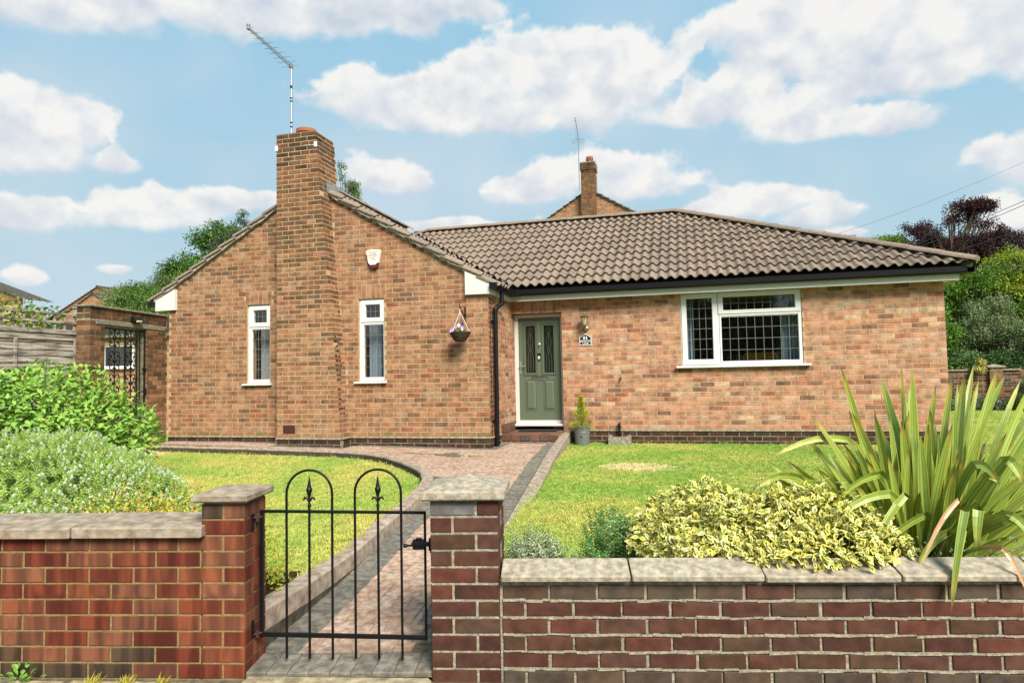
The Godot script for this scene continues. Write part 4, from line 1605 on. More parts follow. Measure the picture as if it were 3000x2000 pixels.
func make_house_fittings() -> void:
	narrow_window(-7.10, -6.66, "narrow leaded window on the far side of the chimney")
	narrow_window(-5.045, -4.605, "narrow leaded window on the near side of the chimney")
	# wide window
	var w := node("window", house)
	w.set_meta("label", "wide leaded window in three lights under the eaves")
	var zf := ZM - 0.006
	var zb := zf - 0.065
	var x0 := -0.082
	var x1 := 1.728
	var y0 := 1.532
	var y1 := 2.688
	var st := st_new()
	ring(st, x0, y0, x1, y1, [0.035, 0.045, 0.035, 0.03], zb, zf - 0.014)
	box(st, Vector3(x0 + 0.575, (y0 + y1) * 0.5, zf - 0.045), Vector3(0.05, y1 - y0 - 0.06, 0.05))
	box(st, Vector3((x0 + 0.6 + x1) * 0.5, y1 - 0.375, zf - 0.045), Vector3(x1 - x0 - 0.62, 0.05, 0.05))
	obj("frame", st, "upvc", w)
	st = st_new()
	ring(st, x0 + 0.018, y0 + 0.015, x0 + 0.565, y1 - 0.012, [0.078, 0.082, 0.078, 0.072], zb, zf)
	obj("sash", st, "upvc", w)
	st = st_new()
	ring(st, x0 + 0.582, y1 - 0.352, x1 - 0.018, y1 - 0.012, [0.075, 0.062, 0.075, 0.07], zb, zf)
	obj("sash", st, "upvc", w)
	st = st_new()
	ring(st, x0 + 0.594, y0 + 0.03, x1 - 0.018, y1 - 0.362, [0.03, 0.03, 0.04, 0.03], zb, zf - 0.008)
	obj("bead", st, "upvc", w)
	pane(w, x0 + 0.096, y0 + 0.097, x0 + 0.487, y1 - 0.084, zf - 0.032, 3, 5)
	pane(w, x0 + 0.657, y1 - 0.29, x1 - 0.093, y1 - 0.082, zf - 0.032, 8, 1)
	pane(w, x0 + 0.624, y0 + 0.06, x1 - 0.058, y1 - 0.392, zf - 0.036, 8, 3)
	st = st_new()
	cbox(st, Vector3(0.823, 1.512, ZM + 0.02), Vector3(1.99, 0.034, 0.13), 0.006)
	obj("sill", st, "upvc", w)
	st = st_new()
	box(st, Vector3(x0 - 0.02, 2.10, ZM - 0.16), Vector3(0.03, 1.2, 0.2))
	box(st, Vector3(x1 + 0.02, 2.10, ZM - 0.16), Vector3(0.03, 1.2, 0.2))
	obj("reveal", st, "room_wall", w)
	# ---- front door
	var d := node("door", house)
	d.set_meta("label", "sage green panelled front door with two leaded lights")
	var zd := -11.15
	st = st_new()
	ring(st, XRET + 0.002, 0.60, -2.018, 2.476, [0.072, 0.066, 0.062, 0.058], zd - 0.06, zd, 0.01)
	obj("frame", st, "door_frame", d)
	st = st_new()
	cbox(st, Vector3(-2.47, 0.588, zd + 0.045), Vector3(0.94, 0.042, 0.13), 0.008)
	obj("threshold", st, "door_frame", d)
	# leaf built round the two glazed openings
	st = st_new()
	var zs := zd - 0.012
	slab_rects(st, [[-2.818, 0.662, -2.690, 2.424], [-2.518, 0.662, -2.370, 2.424], [-2.196, 0.662, -2.078, 2.424], [-2.690, 0.662, -2.518, 1.470], [-2.370, 0.662, -2.196, 1.470], [-2.690, 2.282, -2.518, 2.424], [-2.370, 2.282, -2.196, 2.424]], zs - 0.045, zs)
	obj("leaf", st, "door_green", d)
	for x in [-2.604, -2.283]:
		st = st_new()
		ring(st, x - 0.125, 1.43, x + 0.125, 2.33, [0.014, 0.014, 0.014, 0.014], zs - 0.002, zs + 0.014, 0.005)
		ring(st, x - 0.108, 1.447, x + 0.108, 2.312, [0.028, 0.028, 0.028, 0.028], zs - 0.03, zs + 0.006, 0.018)
		obj("moulding", st, "door_green", d)
		st = st_new()
		box(st, Vector3(x, 1.876, zs - 0.02), Vector3(0.176, 0.82, 0.006))
		obj("pane", st, "glass_obscure", d)
		# leaded pattern of lozenges and a stem
		st = st_new()
		for s in [-1.0, 1.0]:
			tube(st, [Vector3(x + 0.045 * s, 1.49, zs - 0.015), Vector3(x + 0.045 * s, 1.75, zs - 0.015), Vector3(x + 0.02 * s, 1.86, zs - 0.015), Vector3(x + 0.045 * s, 2.0, zs - 0.015), Vector3(x + 0.012 * s, 2.16, zs - 0.015), Vector3(x + 0.03 * s, 2.2, zs - 0.015), Vector3(x, 2.25, zs - 0.015)], 0.0022, 5)
		tube(st, [Vector3(x, 1.49, zs - 0.015), Vector3(x, 2.15, zs - 0.015)], 0.0022, 5)
		obj("leading", st, "leading", d)
		# raised lower panel
		st = st_new()
		ring(st, x - 0.098, 0.83, x + 0.098, 1.352, [0.012, 0.012, 0.012, 0.012], zs - 0.002, zs + 0.010, 0.005)
		var pn := [Vector2(-0.082, 0.848), Vector2(0.082, 0.848), Vector2(0.082, 1.334), Vector2(-0.082, 1.334)]
		var pi := [Vector2(-0.055, 0.875), Vector2(0.055, 0.875), Vector2(0.055, 1.307), Vector2(-0.055, 1.307)]
		for k in 4:
			var j := (k + 1) % 4
			quad(st, Vector3(x + pn[k].x, pn[k].y, zs + 0.001), Vector3(x + pn[j].x, pn[j].y, zs + 0.001), Vector3(x + pi[j].x, pi[j].y, zs + 0.016), Vector3(x + pi[k].x, pi[k].y, zs + 0.016))
		quad(st, Vector3(x + pi[0].x, pi[0].y, zs + 0.016), Vector3(x + pi[1].x, pi[1].y, zs + 0.016), Vector3(x + pi[2].x, pi[2].y, zs + 0.016), Vector3(x + pi[3].x, pi[3].y, zs + 0.016))
		obj("panel", st, "door_green", d)
	st = st_new()
	cbox(st, Vector3(-2.446, 1.389, zs + 0.008), Vector3(0.28, 0.070, 0.016), 0.006)
	cbox(st, Vector3(-2.43, 1.387, zs + 0.018), Vector3(0.20, 0.042, 0.012), 0.004)
	obj("letter_plate", st, "steel", d)
	st = st_new()
	lathe(st, [Vector2(0.0, 0.02), Vector2(0.012, 0.018), Vector2(0.026, 0.008), Vector2(0.028, 0.0)], Vector3(-2.452, 1.955, zs), 16, Basis(Vector3.RIGHT, PI / 2))
	cbox(st, Vector3(-2.452, 1.925, zs + 0.012), Vector3(0.014, 0.045, 0.014), 0.004)
	obj("knocker", st, "steel", d)
	st = st_new()
	cbox(st, Vector3(-2.452, 1.745, zs + 0.012), Vector3(0.058, 0.125, 0.024), 0.008)
	var bell := obj("doorbell", st, "black_plastic", d)
	st = st_new()
	cbox(st, Vector3(-2.452, 1.728, zs + 0.0252), Vector3(0.046, 0.072, 0.004), 0.0015)
	obj("bell_plate", st, "aluminium", bell)
	st = st_new()
	lathe(st, [Vector2(0.0, 0.004), Vector2(0.014, 0.003), Vector2(0.016, 0.0)], Vector3(-2.452, 1.732, zs + 0.0272), 14, Basis(Vector3.RIGHT, PI / 2))
	obj("bell_button", st, "sign_white", bell)
	st = st_new()
	cbox(st, Vector3(-2.785, 1.565, zs + 0.008), Vector3(0.032, 0.22, 0.014), 0.006)
	tube(st, [Vector3(-2.785, 1.59, zs + 0.01), Vector3(-2.785, 1.59, zs + 0.05), Vector3(-2.77, 1.59, zs + 0.055), Vector3(-2.68, 1.588, zs + 0.05)], 0.008, 8)
	obj("handle", st, "aluminium", d)
	# ---- doorstep with quarry tiles
	var sp := node("doorstep", house)
	st = st_new()
	box(st, Vector3(-2.42, 0.42, -10.70), Vector3(0.925, 0.155, 0.945))
	obj("core", st, "mortar_plinth", sp)
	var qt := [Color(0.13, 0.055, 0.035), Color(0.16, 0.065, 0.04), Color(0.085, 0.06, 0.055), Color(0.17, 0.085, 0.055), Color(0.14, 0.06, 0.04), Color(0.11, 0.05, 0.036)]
	for i in 6:
		st = st_new()
		cbox(st, Vector3.ZERO, Vector3(0.148, 0.095, 0.015), 0.004, Basis.IDENTITY, qt[i])
		obj("tile", st, "quarry_tile", sp, Transform3D(Basis.IDENTITY, Vector3(-2.805 + i * 0.1535, 0.448, -10.221)))
		for j in 6:
			st = st_new()
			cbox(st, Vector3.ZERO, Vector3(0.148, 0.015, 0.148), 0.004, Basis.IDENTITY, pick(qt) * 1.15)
			obj("tile", st, "quarry_tile", sp, Transform3D(Basis.IDENTITY, Vector3(-2.805 + i * 0.1535, 0.499, -10.29 - j * 0.1535)))
	# tiled skirting on the return wall
	for j in 6:
		st = st_new()
		cbox(st, Vector3.ZERO, Vector3(0.015, 0.148, 0.148), 0.004, Basis.IDENTITY, pick(qt))
		obj("tile", st, "quarry_tile", sp, Transform3D(Basis.IDENTITY, Vector3(XRET + 0.008, 0.585, -10.29 - j * 0.1535)))

# ---------------------------------------------------------------- things on and in the house
func text_mesh(s: String, size: float, font := "Droid Serif", bold := true, depth := 0.002) -> TextMesh:
	var f := SystemFont.new()
	f.font_names = PackedStringArray([font])
	if bold:
		f.font_weight = 700
	var t := TextMesh.new()
	t.font = f
	t.text = s
	t.font_size = 64
	t.pixel_size = size / 64.0
	t.depth = depth
	t.curve_step = 4.0
	return t

func curtain(x0: float, x1: float, y0: float, y1: float, z: float, m: String, label: String, folds := 60.0) -> void:
	var st := st_new()
	var n := 40
	for i in n:
		var a := lerpf(x0, x1, float(i) / n)
		var b := lerpf(x0, x1, float(i + 1) / n)
		var za := z + 0.018 * sin(a * folds * 2.0) + 0.006 * sin(a * folds * 5.3)
		var zb := z + 0.018 * sin(b * folds * 2.0) + 0.006 * sin(b * folds * 5.3)
		quad(st, Vector3(a, y0, za), Vector3(b, y0, zb), Vector3(b, y1, zb), Vector3(a, y1, za))
		quad(st, Vector3(b, y0, zb - 0.003), Vector3(a, y0, za - 0.003), Vector3(a, y1, za - 0.003), Vector3(b, y1, zb - 0.003))
	tag(obj("curtain", st, m), label, "curtain", "curtains behind the windows")

func make_house_things() -> void:
	curtain(-7.06, -6.83, 1.30, 2.68, ZG - 0.34, "curtain_pale", "pale curtain drawn aside in the narrow window far side of the chimney")
	curtain(-5.02, -4.82, 1.30, 2.68, ZG - 0.34, "curtain_blue", "pale blue curtain in the narrow window near side of the chimney")
	curtain(-0.10, 0.10, 1.45, 2.68, ZM - 0.30, "curtain_blue", "blue curtain at the left edge of the wide window")
	curtain(1.46, 1.78, 1.45, 2.68, ZM - 0.30, "curtain_blue", "blue curtain at the right edge of the wide window")
	# yellow armchair seen through the wide window
	var c := node("armchair", self, Transform3D(Basis(Vector3.UP, -0.15), Vector3(1.30, 0.49, -12.5)))
	tag(c, "yellow armchair standing inside behind the wide window", "chair")
	var st := st_new()
	cbox(st, Vector3(0, 0.33, 0), Vector3(0.62, 0.20, 0.6), 0.05)
	obj("seat", st, "yellow_cloth", c)
	st = st_new()
	cbox(st, Vector3(0, 0.75, 0.30), Vector3(0.64, 1.02, 0.14), 0.05)
	obj("backrest", st, "yellow_cloth", c)
	for s in [-1.0, 1.0]:
		st = st_new()
		cbox(st, Vector3(0.36 * s, 0.42, 0), Vector3(0.12, 0.42, 0.62), 0.04)
		obj("armrest", st, "yellow_cloth", c)
		for q in [-1.0, 1.0]:
			st = st_new()
			tube(st, [Vector3(0.3 * s, 0.24, 0.24 * q), Vector3(0.31 * s, 0.0, 0.26 * q)], [0.022, 0.015], 8)
			obj("leg", st, "bark", c)
	# ---- alarm box
	var a := node("alarm_box", self, Transform3D(Basis.IDENTITY, Vector3(-4.752, 3.18, ZG)))
	tag(a, "cream and red burglar alarm box high on the gable wall", "alarm box")
	st = st_new()
	var pl := PackedVector2Array([Vector2(-0.118, 0.265), Vector2(-0.105, 0.278), Vector2(0.0, 0.284), Vector2(0.105, 0.278), Vector2(0.118, 0.262), Vector2(0.080, 0.075), Vector2(0.068, 0.066), Vector2(0.052, 0.062), Vector2(0.040, 0.045), Vector2(-0.052, 0.045), Vector2(-0.066, 0.062), Vector2(-0.082, 0.072)])
	extrude(st, pl, 0.0, 0.062, Transform3D.IDENTITY)
	obj("cover", st, "alarm_cream", a)
	st = st_new()
	extrude(st, PackedVector2Array([Vector2(-0.112, 0.24), Vector2(0.112, 0.24), Vector2(0.078, 0.07), Vector2(0.056, 0.0), Vector2(0.044, -0.01), Vector2(-0.044, -0.01), Vector2(-0.056, 0.0), Vector2(-0.078, 0.07)]), 0.002, 0.055, Transform3D.IDENTITY)
	obj("strobe", st, "alarm_red", a)
	var rows := [["CROXLEY", 0.247, 0.030], ["ALARM", 0.215, 0.030], ["SYSTEMS", 0.183, 0.030], ["01923", 0.151, 0.028], ["771950", 0.120, 0.028]]
	for r in rows:
		obj("lettering", text_mesh(r[0], r[2] * 1.25, "Droid Serif", true, 0.001), "alarm_print", a, Transform3D(Basis.IDENTITY, Vector3(-0.012, r[1], 0.0628)))
	# ---- house sign
	var s := node("house_sign", self, Transform3D(Basis.IDENTITY, Vector3(-1.6215, 1.905, ZM)))
	tag(s, "black house number sign with white border under the wall lantern", "sign")
	var out := func(k: float) -> PackedVector2Array:
		var p := PackedVector2Array([Vector2(-0.1035 + k, k), Vector2(0.1035 - k, k), Vector2(0.1035 - k, 0.148 - k)])
		for i in 9:
			var x := lerpf(0.085 - k, -0.085 + k, i / 8.0)
			p.append(Vector2(x, 0.150 - k + (0.046) * pow(cos(x / 0.085 * PI * 0.5 * 0.98), 1.3)))
		p.append(Vector2(-0.1035 + k, 0.148 - k))
		return p
	st = st_new()
	extrude(st, out.call(0.0), 0.0, 0.010)
	obj("plate", st, "sign_black", s)
	st = st_new()
	extrude(st, out.call(0.004), 0.009, 0.0125)
	obj("border", st, "sign_white", s)
	st = st_new()
	extrude(st, out.call(0.014), 0.0115, 0.0145)
	obj("face", st, "sign_black", s)
	obj("lettering", text_mesh("81", 0.072), "sign_white", s, Transform3D(Basis.IDENTITY, Vector3(0, 0.126, 0.0150)))
	obj("lettering", text_mesh("SHEEPCOT", 0.037), "sign_white", s, Transform3D(Basis.IDENTITY, Vector3(0, 0.074, 0.0150)))
	obj("lettering", text_mesh("LANE", 0.037), "sign_white", s, Transform3D(Basis.IDENTITY, Vector3(0, 0.035, 0.0150)))
	# ---- wall lantern
	var l := node("wall_lantern", self, Transform3D(Basis.IDENTITY, Vector3(-1.615, 2.18, ZM)))
	tag(l, "bronze and glass wall lantern beside the front door", "lantern")
	st = st_new()
	lathe(st, [Vector2(0.0, 0.022), Vector2(0.03, 0.02), Vector2(0.05, 0.012), Vector2(0.055, 0.0)], Vector3.ZERO, 20, Basis(Vector3.RIGHT, PI / 2))
	obj("wall_plate", st, "bronze", l)
	st = st_new()
	tube(st, [Vector3(0, 0, 0.015), Vector3(0, -0.03, 0.05), Vector3(0, -0.035, 0.085), Vector3(0, 0.0, 0.115), Vector3(0, 0.05, 0.12)], 0.009, 8)
	obj("arm", st, "bronze", l)
	st = st_new()
	lathe(st, [Vector2(0.0, 0.045), Vector2(0.042, 0.05), Vector2(0.044, 0.06)], Vector3(0, 0, 0.12), 16)
	obj("base", st, "bronze", l)
	st = st_new()
	lathe(st, [Vector2(0.040, 0.06), Vector2(0.062, 0.19)], Vector3(0, 0, 0.12), 20)
	obj("glass_shade", st, "glass_lantern", l)
	st = st_new()
	lathe(st, [Vector2(0.072, 0.185), Vector2(0.074, 0.196), Vector2(0.045, 0.215), Vector2(0.015, 0.225), Vector2(0.008, 0.235), Vector2(0.013, 0.245), Vector2(0.008, 0.256), Vector2(0.0, 0.258)], Vector3(0, 0, 0.12), 20)
	obj("cap", st, "bronze", l)
	st = st_new()
	for k in 6:
		var an := TAU * k / 6.0 + 0.3
		tube(st, [Vector3(cos(an) * 0.041, 0.06, 0.12 + sin(an) * 0.041), Vector3(cos(an) * 0.063, 0.19, 0.12 + sin(an) * 0.063)], 0.003, 5)
	obj("bars", st, "bronze", l)
	st = st_new()
	lathe(st, [Vector2(0.0, 0.155), Vector2(0.018, 0.15), Vector2(0.026, 0.13), Vector2(0.018, 0.10), Vector2(0.012, 0.06)], Vector3(0, 0, 0.12), 14)
	obj("bulb", st, "sign_white", l)
	# ---- bracket and hanging basket
	var b := node("basket_bracket", self, Transform3D(Basis.IDENTITY, Vector3(-3.251, 2.33, ZG)))
	tag(b, "black iron bracket on the gable wall holding the hanging basket", "bracket")
	st = st_new()
	cbox(st, Vector3(0, 0.075, 0.006), Vector3(0.022, 0.18, 0.010), 0.003)
	obj("wall_plate", st, "black_iron", b)
	st = st_new()
	tube(st, [Vector3(0, 0.155, 0.01), Vector3(0, 0.150, 0.14), Vector3(0, 0.140, 0.245)], 0.005, 6)
	tube(st, [Vector3(0, 0.0, 0.012), Vector3(0, 0.07, 0.13), Vector3(0, 0.135, 0.235), Vector3(0, 0.165, 0.262), Vector3(0, 0.19, 0.258), Vector3(0, 0.195, 0.244)], 0.008, 6)
	tube(st, [Vector3(0, 0.150, 0.25), Vector3(0, 0.118, 0.262), Vector3(0, 0.108, 0.25), Vector3(0, 0.118, 0.238)], 0.006, 6)
	obj("arm", st, "black_iron", b)
	var hb := node("hanging_basket", self, Transform3D(Basis.IDENTITY, Vector3(-3.253, 2.09, ZG + 0.25)))
	tag(hb, "round brown wicker hanging basket on white chains", "hanging basket")
	st = st_new()
	lathe(st, [Vector2(0.0, -0.135), Vector2(0.07, -0.132), Vector2(0.11, -0.09), Vector2(0.148, -0.012), Vector2(0.142, -0.012), Vector2(0.10, -0.03), Vector2(0.0, -0.02)], Vector3.ZERO, 24)
	obj("liner", st, "soil", hb)
	st = st_new()
	for i in 15:
		var f := i / 14.0
		var y := lerpf(-0.132, 0.0, f)
		var r := lerpf(0.068, 0.154, pow(f, 0.75)) + (0.004 if i % 2 else 0.0)
		var pts := []
		for k in 33:
			var an := TAU * k / 32.0
			pts.append(Vector3(cos(an) * (r + 0.004 * sin(an * 12.0 + i * PI)), y + 0.002 * sin(an * 5.0 + i), sin(an) * (r + 0.004 * sin(an * 12.0 + i * PI))))
		tube(st, pts, 0.0062, 5, Color.WHITE, false)
	obj("weave", st, "wicker", hb)
	for k in 3:
		var an := TAU * k / 3.0 + 0.0
		st = st_new()
		var p0 := Vector3(cos(an) * 0.15, 0.0, sin(an) * 0.15)
		var p1 := Vector3(0, 0.30, 0)
		var pts := []
		for q in 25:
			pts.append(p0.lerp(p1, q / 24.0) + Vector3(0.0025 if q % 2 else -0.0025, 0, 0.0))
		tube(st, pts, 0.0035, 5)
		obj("chain", st, "chain_white", hb)
	st = st_new()
	tube(st, [Vector3(0, 0.30, 0), Vector3(0, 0.352, 0)], 0.004, 5)
	obj("hook", st, "chain_white", hb)
	# ---- overflow pipe, waste pipe and gully surround by the wall
	var t := node("overflow_pipe", self, Transform3D(Basis.IDENTITY, Vector3(-1.062, 1.36, ZM)))
	tag(t, "short black overflow pipe in a patch of pale mortar", "pipe")
	st = st_new()
	cbox(st, Vector3(-0.002, 0.028, -0.002), Vector3(0.062, 0.060, 0.012), 0.003)
	obj("mortar_patch", st, "cement", t)
	st = st_new()
	tube(st, [Vector3(0, 0.0, -0.01), Vector3(0, 0.0, 0.03), Vector3(0, -0.01, 0.042), Vector3(0, -0.045, 0.045)], 0.011, 10)
	obj("spout", st, "black_plastic", t)
	t = node("waste_pipe", self, Transform3D(Basis.IDENTITY, Vector3(-1.096, 0.28, -10.915)))
	tag(t, "black waste pipe standing in the gully by the wall", "pipe")
	st = st_new()
	tube(st, [Vector3(0, 0, 0), Vector3(0, 0.31, 0), Vector3(0, 0.335, -0.01), Vector3(0, 0.338, -0.07)], 0.020, 12)
	obj("pipe", st, "black_plastic", t)
	st = st_new()
	lathe(st, [Vector2(0.020, 0.28), Vector2(0.024, 0.282), Vector2(0.024, 0.318), Vector2(0.020, 0.32)], Vector3.ZERO, 14)
	obj("collar", st, "black_plastic", t)
	t = node("gully_surround", self, Transform3D(Basis.IDENTITY, Vector3(-1.083, 0.28, -10.83)))
	tag(t, "low concrete gully surround with rounded shoulders at the lawn edge", "drain")
	st = st_new()
	extrude(st, PackedVector2Array([Vector2(-0.175, 0.0), Vector2(0.175, 0.0), Vector2(0.175, 0.15), Vector2(0.160, 0.172), Vector2(0.135, 0.17), Vector2(0.122, 0.145), Vector2(-0.122, 0.142), Vector2(-0.135, 0.17), Vector2(-0.160, 0.172), Vector2(-0.175, 0.15)]), 0.05, 0.11)
	obj("front", st, "concrete", t)
	for q in [-1.0, 1.0]:
		st = st_new()
		cbox(st, Vector3(0.152 * q, 0.08, -0.03), Vector3(0.045, 0.165, 0.165), 0.015)
		obj("side", st, "concrete", t)
	# ---- door mat
	st = st_new()
	cbox(st, Vector3.ZERO, Vector3(0.62, 0.018, 0.36), 0.006)
	var dm := obj("door_mat", st, "mat_black", self, Transform3D(Basis.IDENTITY, Vector3(-2.42, 0.516, -10.86)))
	tag(dm, "dark doormat on the tiled step before the green door", "doormat")
	# ---- plant pot
	var p := node("plant_pot", self, Transform3D(Basis.IDENTITY, Vector3(-1.67, 0.292, -10.695)))
	tag(p, "grey glazed plant pot with ringed rim beside the doorstep kerb", "plant pot")
	st = st_new()
	lathe(st, [Vector2(0.0, 0.0), Vector2(0.112, 0.0), Vector2(0.116, 0.01), Vector2(0.126, 0.20), Vector2(0.130, 0.215), Vector2(0.127, 0.225), Vector2(0.131, 0.24), Vector2(0.130, 0.262), Vector2(0.134, 0.275), Vector2(0.134, 0.285), Vector2(0.139, 0.300), Vector2(0.143, 0.315), Vector2(0.138, 0.322), Vector2(0.128, 0.318), Vector2(0.122, 0.27)], Vector3.ZERO, 32)
	obj("body", st, "pot_grey", p)
	st = st_new()
	lathe(st, [Vector2(0.0, 0.275), Vector2(0.124, 0.272)], Vector3.ZERO, 20)
	obj("compost", st, "soil", p)
	st = st_new()
	for k in 5:
		var an := TAU * k / 5.0
		lathe(st, [Vector2(0.0, 0.004), Vector2(0.008, 0.003), Vector2(0.009, 0.0)], Vector3(cos(an) * 0.010, 0.150 + sin(an) * 0.010, 0.1215), 8, Basis(Vector3.RIGHT, PI / 2))
	tube(st, [Vector3(0, 0.145, 0.123), Vector3(0.006, 0.115, 0.122)], 0.003, 4)
	tube(st, [Vector3(0.024, 0.17, 0.121), Vector3(0.026, 0.12, 0.118), Vector3(0.006, 0.105, 0.121)], 0.002, 4)
	obj("emblem", st, "pot_mark", p)
	# ---- television aerial on the chimney
	var ae := node("television_aerial", self, Transform3D(Basis.IDENTITY, Vector3(-6.32, 5.15, -9.72)))
	tag(ae, "long finned television aerial on a pole above the tapering chimney", "aerial")
	st = st_new()
	tube(st, [Vector3(0, -0.1, 0), Vector3(0.004, 1.56, 0)], 0.017, 10)
	obj("mast", st, "aluminium", ae)
	for y in [0.60, 0.53, 1.02, 0.97, 1.2, 1.23]:
		st = st_new()
		lathe(st, [Vector2(0.018, -0.014), Vector2(0.020, -0.012), Vector2(0.020, 0.012), Vector2(0.018, 0.014)], Vector3(0.003, y, 0), 12)
		obj("tape", st, "black_plastic", ae)
	var tip := Vector3(0.10, 1.56, 1.27)
	var root := Vector3(0.0, 1.56, 0.0)
	var dir := (tip - root).normalized()
	var sd := dir.cross(Vector3.UP).normalized()
	st = st_new()
	tube(st, [root - dir * 0.05, tip], 0.0085, 6)
	tube(st, [root - dir * 0.05 + Vector3(0, 0.045, 0), tip + Vector3(0, 0.03, 0)], 0.007, 6)
	box(st, root + Vector3(0, 0.02, 0), Vector3(0.05, 0.08, 0.05))
	obj("boom", st, "lead_grey", ae)
	for i in 16:
		var f := (i + 0.4) / 16.0
		var len_ := lerpf(0.17, 0.045, f)
		st = st_new()
		var q := root.lerp(tip, f) + Vector3(0, 0.022 + (0.02 if i % 2 else -0.02), 0)
		tube(st, [q - sd * len_, q + sd * len_], 0.003, 5)
		obj("element", st, "lead_grey", ae)
	st = st_new()
	cbox(st, tip + Vector3(0, 0.03, 0.0), Vector3(0.045, 0.085, 0.05), 0.006)
	obj("end_block", st, "lead_grey", ae)

# ---------------------------------------------------------------- front garden walls
func lay_course(key: String, xf: Transform3D, x0: float, x1: float, y: float, h: float, shift: float, pal: Array, corner_r := false, d := 0.06, rough := 0.0015, joint := 0.011) -> void:
	for s in spans(x0, x1, shift, 0.226, joint):
		var w: float = s[1] - s[0]
		var dd := d
		if corner_r and absf(s[1] - x1) < 0.001:
			dd = 0.1025 if w > 0.15 else 0.215
		lay(key, xf * Transform3D(Basis(Vector3.FORWARD, rng.randf_range(-0.006, 0.006)), Vector3((s[0] + s[1]) * 0.5 + rng.randf_range(-rough, rough), y + rng.randf_range(-rough, rough), rng.randf_range(-rough, rough))), w - rng.randf() * rough, h - rng.randf() * rough, dd, pick(pal))

func coping_block(st: SurfaceTool, prof: Array, s0: float, s1: float) -> void:
	# prof: (t, y) anticlockwise seen from the right-hand end; small chamfer at both ends
	var rings := []
	for e in [[s0, 0.006], [s0 + 0.006, 0.0], [s1 - 0.006, 0.0], [s1, 0.006]]:
		var c := Vector2.ZERO
		for p in prof:
			c += p / prof.size()
		var r := []
		for p in prof:
			var q: Vector2 = p + (c - p).normalized() * float(e[1])
			r.append(Vector3(e[0], q.y, q.x))
		rings.append(r)
	var n := prof.size()
	for i in 3:
		for k in n:
			var k2 := (k + 1) % n
			quad(st, rings[i][k], rings[i + 1][k], rings[i + 1][k2], rings[i][k2])
	for k in range(1, n - 1):
		tri(st, rings[0][0], rings[0][k], rings[0][k + 1])
		tri(st, rings[3][0], rings[3][k + 1], rings[3][k])

func cap_stone(st: SurfaceTool, s0: float, s1: float, t0: float, t1: float, y0: float, y1: float, ya: float) -> void:
	var ch := 0.008
	var c := Vector3((s0 + s1) * 0.5, ya, (t0 + t1) * 0.5)
	var r := []
	for e in [[y0, ch], [y0 + ch, 0.0], [y1 - ch, 0.0], [y1, ch]]:
		r.append([Vector3(s0 + e[1], e[0], t0 - e[1]), Vector3(s1 - e[1], e[0], t0 - e[1]), Vector3(s1 - e[1], e[0], t1 + e[1]), Vector3(s0 + e[1], e[0], t1 + e[1])])
	for i in 3:
		for k in 4:
			var k2 := (k + 1) % 4
			quad(st, r[i][k], r[i][k2], r[i + 1][k2], r[i + 1][k])
	for k in 4:
		tri(st, r[3][k], r[3][(k + 1) % 4], c)
	quad(st, r[0][3], r[0][2], r[0][1], r[0][0])

